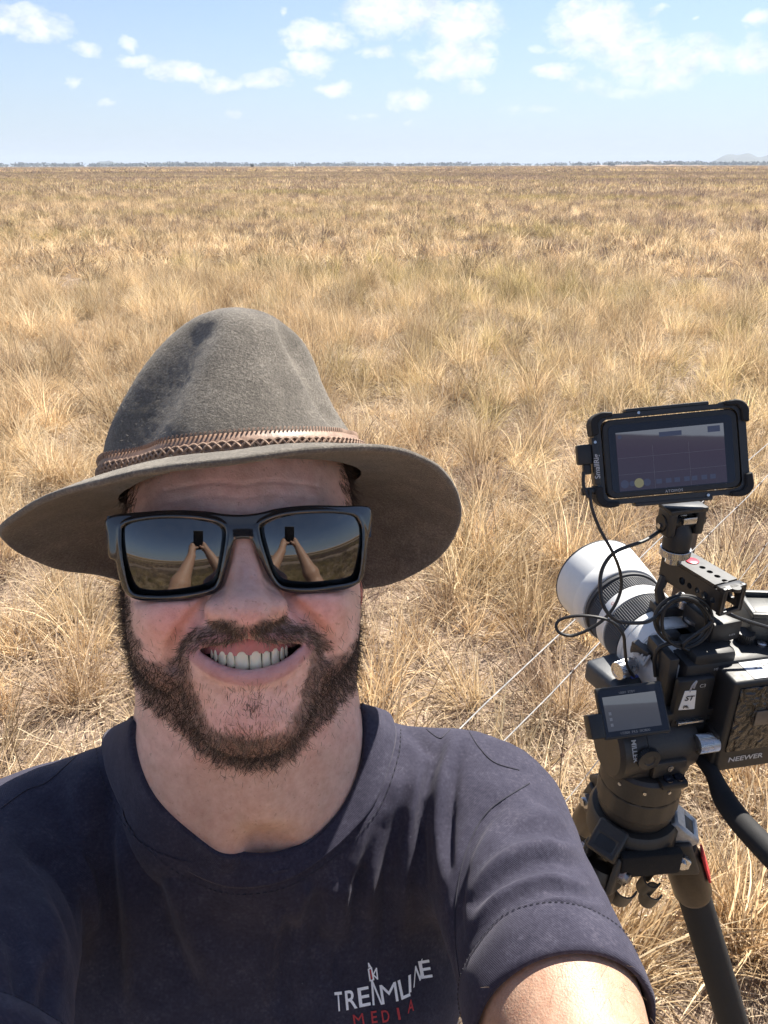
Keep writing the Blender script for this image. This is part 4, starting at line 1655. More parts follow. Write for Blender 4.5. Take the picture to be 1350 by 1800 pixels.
bands = [ring_at(band_y(k), o) for k, o in ((0.0, 0.6), (0.08, 2.4), (0.5, 3.0), (0.92, 2.4), (1.0, 0.6))]
bb = np.concatenate(bands)
nbd = len(bands[0])
ii, jj = np.meshgrid(np.arange(4), np.arange(nbd), indexing='ij')
j2 = (jj + 1) % nbd
band = link('hat_band', mesh_np('hat_band', h2w(bb), np.stack([ii * nbd + jj, ii * nbd + j2, (ii + 1) * nbd + j2, (ii + 1) * nbd + jj], -1).reshape(-1, 4)), lea, hat)
# whip-stitched lacing along both edges and the plaited strip
lc = MB()
for k, o in ((0.03, 2.2), (0.97, 2.2)):
    rgp = ring_at(band_y(k), o, 240)
    for i in range(240):
        t_ = rgp[(i + 1) % 240] - rgp[i - 1]
        t_ /= np.linalg.norm(t_)
        upv = V3(0, 1, 0)
        lc.tube(h2w([rgp[i] - upv * 1.9 - t_ * 0.9, rgp[i] + (rgp[i] - V3(1.5, rgp[i][1], -95)) / 95 * 0.7, rgp[i] + upv * 1.9 + t_ * 0.9]), 0.00062, 4)
lc.build('lacing', lace, band)
pl = MB()
for sgn in (0, 1, 2):
    n_ = 420
    mid_r = ring_at(band_y(0.40), 3.4, n_)
    aa = np.arange(n_) * (2 * math.pi / n_) * 42 + sgn * 2 * math.pi / 3
    rad = mid_r - np.stack([np.full(n_, 1.5), mid_r[:, 1], np.full(n_, -95)], 1)
    rad /= np.linalg.norm(rad, axis=1)[:, None]
    pth = mid_r + V3(0, 1, 0) * (np.sin(aa) * 2.6)[:, None] + rad * (np.cos(2 * aa) * 0.6)[:, None]
    pl.tube(h2w(pth), 0.0008, 5, closed=True)
pl.build('plait', lace, band)
# ================================================================== sunglasses
glasses = empty('sunglasses', h2w((0, -5, 0)), label='black rectangular sunglasses worn on the bearded face, lenses reflecting phone and arms', cat='sunglasses')
G_OUT = [(189, 908), (250, 899), (310, 896), (360, 898), (395, 903), (427, 904), (455, 901), (490, 893), (540, 888), (600, 889), (650, 892),
         (651, 930), (645, 958), (643, 985), (637, 1016), (622, 1030), (594, 1039), (550, 1043), (510, 1042), (487, 1032), (470, 1010), (455, 978), (444, 952), (436, 947), (421, 947), (411, 952),
         (402, 985), (392, 1020), (382, 1038), (365, 1046), (320, 1055), (270, 1057), (236, 1052), (218, 1038), (208, 1010), (203, 985), (191, 977), (188, 940)]
LENS_L = [(214, 935), (219, 923), (240, 916), (280, 911), (330, 911), (368, 916), (388, 923), (396, 934), (395, 955), (389, 990), (381, 1022), (368, 1034), (330, 1042), (285, 1046), (246, 1044), (230, 1036), (222, 1012), (215, 970)]
LENS_R = [(457, 927), (464, 919), (490, 909), (530, 903), (580, 902), (618, 906), (630, 915), (636, 935), (635, 975), (630, 1012), (620, 1022), (590, 1028), (545, 1033), (505, 1031), (490, 1024), (478, 1005), (466, 970), (459, 945)]
g_out = np.array([Lp(a, b, 0)[:2] for a, b in smooth_poly(G_OUT, 150)])
l_l = np.array([Lp(a, b, 0)[:2] for a, b in smooth_poly(LENS_L, 90)])
l_r = np.array([Lp(a, b, 0)[:2] for a, b in smooth_poly(LENS_R, 90)])
R_LENS = 76.0


def frame_z(x, y=0.0):
    return -np.maximum(np.abs(x - 0.5) - 26, 0) ** 2 / (2 * R_LENS) - (np.asarray(y) - 9.0) ** 2 / (2 * R_LENS)


def frame_sdf(P):
    x, y = flat(P)
    z = P[:, 2] - frame_z(P[:, 0], P[:, 1])
    o = poly_sd(x, y, g_out)
    hl = np.minimum(poly_sd(x, y, l_l), poly_sd(x, y, l_r))
    d2 = np.maximum(o, -hl + 0.0)
    # thick front, slightly domed; raised lip round the lenses
    th_ = 2.4 + 0.55 * np.exp(-((hl - 1.6) / 1.0) ** 2) - 0.06 * np.clip(o + 6, 0, 6)
    w_ = np.stack([d2 + 1.1, np.abs(z) - th_ + 1.1], 0)
    return np.minimum(np.max(w_, 0), 0) + np.linalg.norm(np.maximum(w_, 0), axis=0) - 1.1


fv, fq = surface_nets(frame_sdf, (-90, -38, -36), (84, 34, 8), 0.75, newton=2)
acetate = mat('glossy_acetate', (0.012, 0.013, 0.016), 0.10, spec=0.5, build=grain(60, 0.2, 0.03, rvar=0.04, dist=0.0004))
acetate.node_tree.nodes['Principled BSDF'].inputs['IOR'].default_value = 1.75
link('frame', mesh_np('frame', h2w(fv), fq), acetate, glasses)

lens_mat = mat('dark_lens', (0.004, 0.005, 0.006), 0.0, spec=0.5)
lens_mat.node_tree.nodes['Principled BSDF'].inputs['IOR'].default_value = 2.05
for poly, cpx in ((l_l, (349, 934)), (l_r, (509, 927))):
    c = Lp(cpx[0], cpx[1], -R_LENS - 1.0)
    lo2, hi2 = poly.min(0) - 1.5, poly.max(0) + 1.5
    gx, gy = np.meshgrid(np.linspace(lo2[0], hi2[0], 60), np.linspace(lo2[1], hi2[1], 44), indexing='ij')
    sd_ = poly_sd(gx, gy, poly)
    X, Y = gx.ravel(), gy.ravel()
    Z = np.zeros_like(X)
    for _ in range(4):
        kx = (CAMZ - Z) / CAMZ
        Z = c[2] + np.sqrt(np.maximum(R_LENS ** 2 - (X * kx - c[0]) ** 2 - (Y * kx - c[1]) ** 2, 1))
    kx = (CAMZ - Z) / CAMZ
    vv = np.stack([X * kx, Y * kx, Z], 1)
    ins = (sd_ < 1.4)
    idx = np.arange(60 * 44).reshape(60, 44)
    qs = np.stack([idx[:-1, :-1], idx[1:, :-1], idx[1:, 1:], idx[:-1, 1:]], -1)
    ok = ins[:-1, :-1] & ins[1:, :-1] & ins[1:, 1:] & ins[:-1, 1:]
    qs = qs[ok]
    used = np.unique(qs)
    remap = np.full(60 * 44, -1)
    remap[used] = np.arange(len(used))
    me = mesh_np('lens', h2w(vv[used]), remap[qs])
    lo_o = link('lens', me, lens_mat, glasses)
# temples running back to the ears
for s in (-1, 1):
    a = Lp(196 if s < 0 else 645, 934 if s < 0 else 918, -18)
    pts = [a + V3(0, 0, 3), a + V3(1.5 * s, 0, -22), V3(79 * s, a[1] - 3, -70), V3(80 * s, a[1] - 8, -100), V3(78 * s, a[1] - 26, -122)]
    path = smooth_poly(pts, 24, False)
    mb = MB()
    prof = []
    for i, p in enumerate(path):
        hh_ = np.interp(i, (0, 5, 23), (9.0, 6.5, 4.0))
        prof.append([p + V3(1.6 * s, hh_, 0), p + V3(2.2 * s, 0, 0), p + V3(1.6 * s, -hh_, 0), p + V3(-1.6 * s, -hh_, 0), p + V3(-1.6 * s, hh_, 0)])
    prof = np.array(prof)
    vv = h2w(prof.reshape(-1, 3))
    fc = [(i * 5 + j, i * 5 + (j + 1) % 5, (i + 1) * 5 + (j + 1) % 5, (i + 1) * 5 + j) for i in range(23) for j in range(5)] + [(0, 1, 2, 3, 4), tuple(115 + j for j in range(5))]
    mb.add(vv, fc)
    mb.build('temple_arm', acetate, glasses)
# ================================================================== t-shirt
def hem_frame(S, E, f):
    ax_ = (E - S) / np.linalg.norm(E - S)
    return S + (E - S) * f, ax_


HEM_R, AX_R = hem_frame(S_R, E_R, 0.555)
HEM_L, AX_L = hem_frame(S_L, E_L, 0.82)


NB1, NB2 = rel(h2w((8, -192, -160))), rel(h2w((8, -203, -147)))


def shirt_sdf(P):
    d = torso_core(P, 1.5)
    for S, E, Hm, A in ((S_R, E_R, HEM_R, AX_R), (S_L, E_L, HEM_L, AX_L)):
        s = caps(P, S, S + (E - S) * 0.75, 60, 48)
        s = np.maximum(s, (P - Hm) @ A - 2.0)
        d = smin(d, s, 22)
    d = smin(d, ell(P, NB1, (71, 71, 71)), 26)
    d = smin(d, ell(P, NB2, (59, 59, 59)), 26)
    d = np.maximum(d, (CH[2] - 470) - P[:, 2])
    return d


slo = np.minimum.reduce([S_L, S_R, HEM_L, HEM_R]) - 95
shi = np.maximum.reduce([S_L, S_R, HEM_L, HEM_R, NECK]) + 110
slo[2] = CH[2] - 490
shi[1] = CH[1] + 190
tv, tq = surface_nets(shirt_sdf, slo, shi, 3.0)
tn = grad(shirt_sdf, tv, 1.5)
tpx, tpy, td = project(unrel(tv))
facing = ((-tv * tn).sum(1) > 0)


def seg_dist(px, py, poly):
    d = np.full(px.shape, 1e9)
    u = np.zeros(px.shape)
    poly = np.asarray(poly, float)
    n = len(poly) - 1
    for i in range(n):
        a, b = poly[i], poly[i + 1]
        e = b - a
        t = np.clip(((px - a[0]) * e[0] + (py - a[1]) * e[1]) / max(e @ e, 1e-9), 0, 1)
        dd = np.hypot(px - a[0] - e[0] * t, py - a[1] - e[1] * t)
        better = dd < d
        d = np.where(better, dd, d)
        u = np.where(better, (i + t) / n, u)
    return d, u


# folds: outline in photo pixels on the front of the shirt, width (px), height (mm); negative = crease
FOLDS = [
    ([(668, 1360), (636, 1450), (606, 1557), (598, 1660)], 13, 5.5), ([(690, 1380), (662, 1470), (626, 1560), (618, 1680)], 10, -5.0),
    ([(702, 1360), (672, 1440), (648, 1528), (644, 1615)], 12, 5.5), ([(720, 1380), (690, 1470), (678, 1560), (672, 1680)], 11, -5.0),
    ([(742, 1340), (722, 1440), (709, 1530), (708, 1650)], 15, 6.5), ([(780, 1290), (752, 1370), (738, 1450), (742, 1560)], 8, -7.0),
    ([(800, 1283), (776, 1370), (772, 1450), (780, 1560)], 12, 5.0), ([(808, 1310), (794, 1400), (788, 1480), (792, 1560)], 7, -4.5),
    ([(930, 1379), (858, 1427), (822, 1490), (804, 1557), (798, 1629), (808, 1726), (836, 1800)], 9, -7.0),
    ([(824, 1580), (880, 1518), (950, 1488), (1030, 1500)], 10, 4.5), ([(822, 1600), (887, 1540), (959, 1514), (1036, 1522)], 9, -4.5),
    ([(824, 1632), (887, 1574), (959, 1550), (1040, 1560)], 10, 5.0), ([(830, 1655), (895, 1592), (970, 1570), (1050, 1584)], 8, -5.0),
    ([(838, 1680), (905, 1612), (985, 1588), (1066, 1600)], 10, 5.0), ([(842, 1694), (915, 1634), (990, 1610), (1074, 1626)], 8, -4.5),
    ([(846, 1712), (920, 1654), (1000, 1630), (1084, 1650)], 9, 4.0), ([(850, 1735), (930, 1676), (1010, 1655), (1090, 1672)], 7, -3.0),
    ([(900, 1450), (950, 1430), (1000, 1450)], 12, 2.5), ([(880, 1480), (940, 1458), (1010, 1476)], 9, -2.2),
    ([(191, 1330), (187, 1460), (194, 1600), (200, 1820)], 16, -6.0), ([(216, 1400), (222, 1520), (236, 1640), (240, 1820)], 22, 5.0),
    ([(222, 1433), (272, 1550), (292, 1630), (346, 1760)], 17, -5.5), ([(250, 1440), (312, 1560), (345, 1640), (390, 1760)], 26, 4.5),
    ([(150, 1330), (140, 1420), (150, 1560), (160, 1700)], 22, 4.5), ([(20, 1465), (93, 1522), (118, 1580), (150, 1700)], 15, -6.0),
    ([(40, 1440), (120, 1500), (150, 1560), (180, 1660)], 18, 4.0), ([(-10, 1590), (27, 1664), (42, 1790)], 14, -6.0), ([(100, 1660), (82, 1740), (76, 1820)], 12, -4.0),
    ([(60, 1560), (90, 1640), (100, 1720)], 18, 4.5), ([(492, 1590), (478, 1650), (464, 1770)], 9, 4.0), ([(508, 1600), (496, 1680), (486, 1790)], 13, -4.0),
    ([(540, 1545), (526, 1580), (512, 1625)], 9, 4.0), ([(560, 1560), (552, 1620), (560, 1720), (585, 1810)], 14, -3.5),
    ([(590, 1530), (574, 1590), (572, 1650)], 12, 4.5), ([(588, 1660), (586, 1740), (590, 1810)], 5, -3.5),
    ([(700, 1262), (740, 1300), (760, 1330)], 12, -3.0), ([(640, 1520), (620, 1560)], 9, -3.0)]
disp = np.zeros(len(tv))
for poly, wd, amp in FOLDS:
    sp_ = smooth_poly(poly, 16, False)
    dd, u = seg_dist(tpx, tpy, sp_)
    tap = np.clip(np.minimum(u, 1 - u) / 0.28, 0, 1)
    disp += 1.15 * amp * np.exp(-(dd / (wd * 1.12)) ** 2) * tap
disp *= facing * np.clip((-(tv * tn).sum(1) / np.linalg.norm(tv, axis=1)) / 0.35, 0, 1)
disp += vnoise(tv, 0.012, 31) * 3.0 + vnoise(tv * (1, 1, 0.45), 0.035, 33) * 1.6 + vnoise(tv, 0.12, 35) * 0.35
arm_n = np.minimum(np.linalg.norm(tv - HEM_R, axis=1), np.linalg.norm(tv - HEM_L, axis=1))
disp = np.where(arm_n < 130, np.maximum(disp, -3.5), disp)
tv2 = tv + tn * np.clip(disp, -11, 11)[:, None]
for _ in range(3):                                   # cloth never sinks into the body
    tv2 = tv2 + tn * np.clip(3.0 - _eval(body_sdf, tv2), 0, 12)[:, None]
nk = np.where(np.linalg.norm(tv2 - NECK, axis=1) < 150)[0]
for _ in range(4):
    hl_ = w2h(unrel(tv2[nk]))
    hl_ = hl_ + grad(head_sdf, hl_, 1.0) * np.clip(3.0 - _eval(head_sdf, hl_), 0, 10)[:, None]
    tv2[nk] = rel(h2w(hl_))

COLLAR_IN = [(236, 1262), (229, 1300), (240, 1345), (270, 1400), (320, 1452), (380, 1490), (440, 1503), (500, 1495), (555, 1464), (600, 1412), (627, 1352), (639, 1295), (640, 1258), (632, 1238)]
COLLAR_OUT = [(190, 1283), (179, 1312), (190, 1365), (224, 1436), (284, 1498), (350, 1541), (414, 1560), (490, 1551), (548, 1522), (606, 1474), (658, 1412), (688, 1330), (694, 1280), (676, 1250)]
mid_poly = np.array(COLLAR_IN) * 0.45 + np.array(COLLAR_OUT) * 0.55
mid_poly = np.concatenate([smooth_poly(mid_poly, 60, False), [(560, 1180), (300, 1190)]])
cut = (poly_sd(tpx, tpy, mid_poly) < 0) & facing
hemcut = (((tv - HEM_R) @ AX_R) > 0.2) & (np.linalg.norm(tv - HEM_R, axis=1) < 120) | (((tv - HEM_L) @ AX_L) > 0.2) & (np.linalg.norm(tv - HEM_L, axis=1) < 120)
hemcut |= tv[:, 2] < CH[2] - 468
keepq = ~((cut | hemcut)[tq].any(1))
tq2 = tq[keepq]
used = np.unique(tq2)
rm = np.full(len(tv2), -1)
rm[used] = np.arange(len(used))


def build_jersey(t, b):
    v = t.n('ShaderNodeTexCoord').outputs['Object']
    n1 = t.noise(v, 2200, 2, 0.7)
    n2 = t.noise(v, 55, 4, 0.6)
    n3 = t.noise(v, 420, 4, 0.7)
    k = t.math('ADD', t.math('MULTIPLY', n3, 0.6), t.math('MULTIPLY', n2, 0.4))
    c = t.ramp(k, [(0.3, (0.021, 0.020, 0.034)), (0.55, (0.043, 0.041, 0.061)), (0.75, (0.090, 0.083, 0.109))])
    lint = t.ramp(t.noise(v, 620, 1, 0.4), [(0.80, 0.0), (0.84, 1.0)])
    c = t.mix(t.math('MULTIPLY', lint, 0.4), c, (0.30, 0.28, 0.30))
    t.t.links.new(c, b.inputs['Base Color'])
    wv_ = t.n('ShaderNodeTexWave', {'Vector': v, 'Scale': 380.0, 'Distortion': 1.5, 'Detail': 2.0, 'Detail Scale': 3.0}, bands_direction='DIAGONAL').outputs['Fac']
    h = t.math('ADD', t.math('MULTIPLY', n1, 0.5), t.math('ADD', t.math('MULTIPLY', wv_, 0.35), t.math('MULTIPLY', n3, 0.5)))
    bp = t.n('ShaderNodeBump', {'Strength': 0.45, 'Distance': 0.0007, 'Height': h})
    t.t.links.new(bp.outputs[0], b.inputs['Normal'])


jersey = mat('navy_jersey', (0.05, 0.048, 0.07), 0.92, spec=0.12, build=build_jersey)
jb = jersey.node_tree.nodes['Principled BSDF']
jb.inputs['Sheen Weight'].default_value = 0.16
jb.inputs['Sheen Roughness'].default_value = 0.45
jb.inputs['Sheen Tint'].default_value = (0.72, 0.7, 0.8, 1)
shirt_v = unrel(tv2[used])
shirt_me = mesh_np('t_shirt', shirt_v, rm[tq2])
shirt = link('t_shirt', shirt_me, jersey, person, label='dark navy crew-neck cotton t-shirt with white and red chest print')
bvh = BVHTree.FromPolygons([tuple(x) for x in shirt_v], [tuple(int(i) for i in f_) for f_ in rm[tq2]])
bvh_skin = BVHTree.FromPolygons([tuple(x) for x in hv_w], [tuple(int(i) for i in f_) for f_ in hq])
CAMP = Vector((0, 0, HC))


def ray(px, py, tree, off=0.0, dflt=0.56):
    v = Vector(Wp(px, py, 1.0)) - CAMP
    ln = v.length
    v.normalize()
    hit = tree.ray_cast(CAMP + v * 0.2, v)
    if hit[0] is None:
        return np.array(CAMP + v * dflt * ln)
    return np.array(hit[0] - v * off)


# ribbed collar: front read off the photo, back closed round the nape
def ray_depth(px, py, tree):
    v = Vector(Wp(px, py, 1.0)) - CAMP
    hit = tree.ray_cast(CAMP + v * 0.2, v.normalized())
    return np.nan if hit[0] is None else project(np.array(hit[0]))[2]


def smooth_depth(pts, tree, deg):
    d = np.array([ray_depth(a, b, tree) for a, b in pts])
    u_ = np.linspace(-1, 1, len(d))
    ok = ~np.isnan(d)
    ok &= np.abs(d - np.nanmedian(d)) < 0.07
    k = np.polyfit(u_[ok], d[ok], deg)
    return np.polyval(k, u_), d


d_in, r_in = smooth_depth(COLLAR_IN, bvh_skin, 4)
d_out, r_out = smooth_depth(COLLAR_OUT, bvh, 4)
cin = [Wp(a, b, d - 0.003) for (a, b), d in zip(COLLAR_IN, d_in)]
cout = [Wp(a, b, min(d, r if r == r else 9) - 0.0015) for (a, b), d, r in zip(COLLAR_OUT, d_out, r_out)]
nb_in = [Wp(606, 1246, d_in[-1] + 0.05), Wp(520, 1250, d_in[-1] + 0.10), Wp(430, 1252, d_in[-1] + 0.115), Wp(340, 1256, d_in[0] + 0.10), Wp(262, 1262, d_in[0] + 0.05)]
nb_out = [Wp(624, 1262, d_in[-1] + 0.07), Wp(530, 1266, d_in[-1] + 0.12), Wp(430, 1268, d_in[-1] + 0.135), Wp(330, 1272, d_in[0] + 0.12), Wp(246, 1280, d_in[0] + 0.07)]
NC = 220
ci = smooth_poly(np.array(cin + nb_in), NC)
co_ = smooth_poly(np.array(cout + nb_out), NC)
for _ in range(6):
    co_ = (np.roll(co_, 1, 0) + 2 * co_ + np.roll(co_, -1, 0)) / 4
    ci = (np.roll(ci, 1, 0) + 2 * ci + np.roll(ci, -1, 0)) / 4
axis_n = np.cross(np.roll(ci, -1, 0) - np.roll(ci, 1, 0), co_ - ci)
axis_n /= np.linalg.norm(axis_n, axis=1)[:, None]
if (axis_n[NC // 4] @ (np.array((0, 0, HC)) - ci[NC // 4])) < 0:
    axis_n = -axis_n
rows = []
for s, hgt in ((0.0, -0.004), (0.0, 0.0), (0.06, 0.0012), (0.25, 0.0014), (0.5, 0.0016), (0.75, 0.0014), (0.94, 0.0012), (1.0, 0.0008), (1.0, -0.003)):
    rows.append(ci * (1 - s) + co_ * s + axis_n * hgt)
for k_ in range(1, 8):                                # the band lies on the neck, never in it
    for _ in range(3):
        hl_ = w2h(rows[k_])
        rows[k_] = h2w(hl_ + grad(head_sdf, hl_, 1.0) * np.clip(2.2 - _eval(head_sdf, hl_), 0, 8)[:, None])
cvv = np.concatenate(rows)
ii, jj = np.meshgrid(np.arange(len(rows) - 1), np.arange(NC), indexing='ij')
j2 = (jj + 1) % NC
collar = link('collar', mesh_np('collar', cvv, np.stack([ii * NC + jj, ii * NC + j2, (ii + 1) * NC + j2, (ii + 1) * NC + jj], -1).reshape(-1, 4)), jersey, shirt)
thread = mat('navy_thread', (0.022, 0.022, 0.034), 0.8)


def stitch(pts_px, name, rad=0.0006, dash=True, n=None, lift=0.0006):
    """a sewn line lying on the shirt"""
    sp_ = smooth_poly(pts_px, n or 90, False)
    P = [ray(a, b, bvh, lift, -1) for a, b in sp_]
    P = np.array([x for x in P if x[2] < 1.85])
    mb = MB()
    if dash:
        for i in range(0, len(P) - 2, 2):
            mb.tube([P[i], (P[i] + P[i + 1]) / 2 + (np.array(CAMP) - P[i]) * 0.0006, P[i + 1]], rad, 4)
    else:
        mb.tube(P, rad, 5)
    return mb.build(name, thread, shirt)


stitch([(176, 1290), (168, 1312), (178, 1368), (213, 1442), (276, 1508), (344, 1552), (412, 1572), (492, 1563), (552, 1532), (612, 1484), (668, 1416), (699, 1332), (704, 1280)], 'collar_stitching', 0.0004, True, 170)
stitch([(700, 1262), (716, 1258), (740, 1275), (770, 1297), (783, 1290), (800, 1275), (820, 1282), (840, 1312), (868, 1340), (912, 1354)], 'shoulder_seam', 0.0004, False, 60)
stitch([(230, 1262), (170, 1296), (120, 1340), (80, 1374), (44, 1388), (0, 1420)], 'shoulder_seam', 0.0004, False, 60)
stitch([(930, 1377), (858, 1425), (822, 1488), (804, 1555), (798, 1629), (808, 1724), (832, 1795)], 'armhole_seam', 0.0004, False, 60)


# sleeve hems: turned-up band and stitch line on each sleeve
def sleeve_hem(Hm, A, S, E):
    u_ = V3(0, 0, 1) - A * A[2]
    u_ /= np.linalg.norm(u_)
    v_ = np.cross(A, u_)
    n_ = 72
    tree = bvh
    prof = []
    rows_ = []
    for back, lift in ((26, 0.6), (25, 2.0), (12, 2.6), (0, 2.8), (-3.2, 1.4), (-3.6, -1.0), (4, -3.0)):
        row = []
        for i in range(n_):
            a_ = 2 * math.pi * i / n_
            dr = u_ * math.cos(a_) + v_ * math.sin(a_)
            c = Hm - A * max(back, 1.5)
            hit = tree.ray_cast(Vector(unrel(c + dr * 30)), Vector(dr))
            r_ = 50.0 if hit[0] is None or hit[3] > 0.075 else np.linalg.norm(rel(np.array(hit[0])) - c)
            row.append(r_)
        row = np.array(row)
        for _ in range(3):
            row = (np.roll(row, 1) + 2 * row + np.roll(row, -1)) / 4
        rows_.append([Hm - A * back + (u_ * math.cos(2 * math.pi * i / n_) + v_ * math.sin(2 * math.pi * i / n_)) * (row[i] + lift) for i in range(n_)])
    vv = unrel(np.array(rows_).reshape(-1, 3))
    m_ = len(rows_)
    ii, jj = np.meshgrid(np.arange(m_ - 1), np.arange(n_), indexing='ij')
    j2 = (jj + 1) % n_
    hem = link('sleeve_hem', mesh_np('sleeve_hem', vv, np.stack([ii * n_ + jj, ii * n_ + j2, (ii + 1) * n_ + j2, (ii + 1) * n_ + jj], -1).reshape(-1, 4)), jersey, shirt)
    st = MB()
    rr = np.array(rows_)[1]
    fine = unrel(smooth_poly(rr, 200))
    cc = unrel(Hm - A * 24)
    fine = fine + (fine - cc) / np.linalg.norm(fine - cc, axis=1)[:, None] * 0.0004
    for i in range(0, 200, 2):
        st.tube([fine[i], fine[i + 1]], 0.00032, 4)
    st.build('hem_stitching', thread, shirt)


sleeve_hem(HEM_R, AX_R, S_R, E_R)
sleeve_hem(HEM_L, AX_L, S_L, E_L)

# ---- chest print, letter by letter on the cloth
white_ink = mat('white_ink', (0.86, 0.87, 0.90), 0.75, build=grain(900, 0.12, 0.25, dist=0.0004))
red_ink = mat('red_ink', (0.42, 0.035, 0.045), 0.75, build=grain(900, 0.2, 0.25, dist=0.0004))


def on_shirt(me, fn, name, material, lift=0.0007):
    """map a flat mesh (u, v) to photo pixels with fn and drop it on the shirt"""
    bm = bmesh.new()
    bm.from_mesh(me)
    bmesh.ops.triangulate(bm, faces=bm.faces[:])
    bmesh.ops.subdivide_edges(bm, edges=[e for e in bm.edges if e.calc_length() > 0.35], cuts=2)
    bmesh.ops.triangulate(bm, faces=bm.faces[:])
    for v in bm.verts:
        a, b = fn(v.co.x, v.co.y)
        v.co = Vector(ray(a, b, bvh, lift))
    out = bpy.data.meshes.new(name)
    bm.to_mesh(out)
    bm.free()
    return link(name, out, material, shirt)


def glyph(ch, ox, oy, wpx, ux, uy, material, slope, bold=0.008):
    bold = 0.0 if ch in 'MN' else 0.012
    me = text_mesh('letter', ch, 1.0, 0, 'LEFT', bold=bold)
    vs = np.array([v.co for v in me.vertices])
    lo_, hi_ = vs.min(0), vs.max(0)
    sx = wpx / max(hi_[0] - lo_[0], 1e-6)
    on_shirt(me, lambda u, v: (ox + (u - lo_[0]) * sx + ux * (v - lo_[1]) / (hi_[1] - lo_[1]), oy + slope * (u - lo_[0]) * sx + uy * (v - lo_[1]) / (hi_[1] - lo_[1])), 'letter', material)


for ch, ox, oy, wd, ux, uy, sl in (('T', 588, 1778, 13, -2, -34, -.1), ('R', 607, 1776, 20, -3, -34, -.2), ('E', 630, 1771, 20, -4, -34, -.2), ('M', 670, 1766, 29, -5, -34, -.22),
                                   ('L', 704, 1758, 16, -7, -34, -.45), ('I', 717, 1746, 4.5, -1, -31, -.5), ('N', 725, 1737, 13, 3, -38, -1.1), ('E', 739, 1721, 20, -6, -31, -.16)):
    glyph(ch, ox, oy, wd, ux, uy, white_ink, sl)
for ch, ox, oy, wd, ux, uy, sl in (('M', 621, 1804, 18, -3, -20, -.18), ('E', 652, 1799, 10, -2, -21, -.15), ('D', 671, 1798, 13, -3, -21, -.2), ('I', 699, 1793, 4, -4, -21, -.2), ('A', 715, 1782, 11, 0, -22, -.5)):
    glyph(ch, ox, oy, wd, ux, uy, red_ink, sl, 0.02)


def stroke(pts, wpx, material, closed=False):
    p = np.array(pts, float)
    vs, fs = [], []
    n_ = len(p)
    for i in range(n_ if closed else n_ - 1):
        a, b = p[i], p[(i + 1) % n_]
        e = (b - a) / np.linalg.norm(b - a)
        nn = np.array((-e[1], e[0])) * wpx / 2
        a, b = a - e * wpx * 0.3, b + e * wpx * 0.3
        k = len(vs)
        vs += [(*(a - nn), 0), (*(b - nn), 0), (*(b + nn), 0), (*(a + nn), 0)]
        fs.append((k, k + 1, k + 2, k + 3))
    me = bpy.data.meshes.new('print')
    me.from_pydata(vs, [], fs)
    bm = bmesh.new()
    bm.from_mesh(me)
    bmesh.ops.triangulate(bm, faces=bm.faces[:])
    for k_, v in enumerate(bm.verts):
        v.co = Vector(ray(v.co.x, v.co.y, bvh, 0.0008 + 0.00002 * (k_ % 7)))
    bm.to_mesh(me)
    bm.free()
    link('camera_emblem', me, material, shirt)


stroke([(646, 1704), (651, 1701), (655, 1722), (649, 1724)], 2.6, white_ink, True)
stroke([(655, 1712), (660, 1702), (662, 1721), (655, 1714)], 2.4, white_ink)
stroke([(647, 1700), (646, 1693), (650, 1700)], 2.2, white_ink)
stroke([(649.5, 1706), (652, 1720)], 3.0, red_ink)
stroke([(652, 1724), (655, 1766)], 3.6, white_ink)
stroke([(653, 1726), (669, 1765)], 3.2, white_ink)

# ---- trousers and boots
def legs_sdf(P):
    hip = CH + V3(0, 42, -560)
    d = ell(P, hip + V3(0, 0, 60), (172, 122, 150))
    for s in (-1, 1):
        kn = hip + V3(100 * s, -6, -430)
        an = hip + V3(108 * s, 24, -810)
        d = smin(d, caps(P, hip + V3(80 * s, 0, -40), kn, 92, 66), 40)
        d = smin(d, caps(P, kn, an, 66, 56), 30)
    return d + vnoise(P, 0.014, 3) * 4 + vnoise(P, 0.04, 6) * 1.5


lo_ = CH + V3(-260, -160, -1470)
hi_ = CH + V3(260, 240, -430)
gv_, gq_ = surface_nets(legs_sdf, lo_, hi_, 9.0)
link('trousers', mesh_np('trousers', unrel(gv_), gq_), mat('khaki_drill', (0.17, 0.14, 0.10), 0.9, build=grain(300, 0.25, 0.3)), person)
boot_l = mat('boot_leather', (0.10, 0.055, 0.03), 0.55, build=grain(200, 0.35, 0.3))
for s in (-1, 1):
    b0 = CH + V3(108 * s, 66, 0)
    b0[2] = -HC * 1000

    def boot(P):
        d = caps(P, b0 + V3(0, 0, 60), b0 + V3(0, 0, 170), 52, 56)
        d = smin(d, ell(P, b0 + V3(8 * s, -95, 36), (48, 120, 46)), 40)
        return np.maximum(d, b0[2] + 2 - P[:, 2])
    v_, q_ = surface_nets(boot, b0 + V3(-90, -240, -10), b0 + V3(90, 90, 240), 8.0)
    link('boot', mesh_np('boot', unrel(v_), q_), boot_l, person)

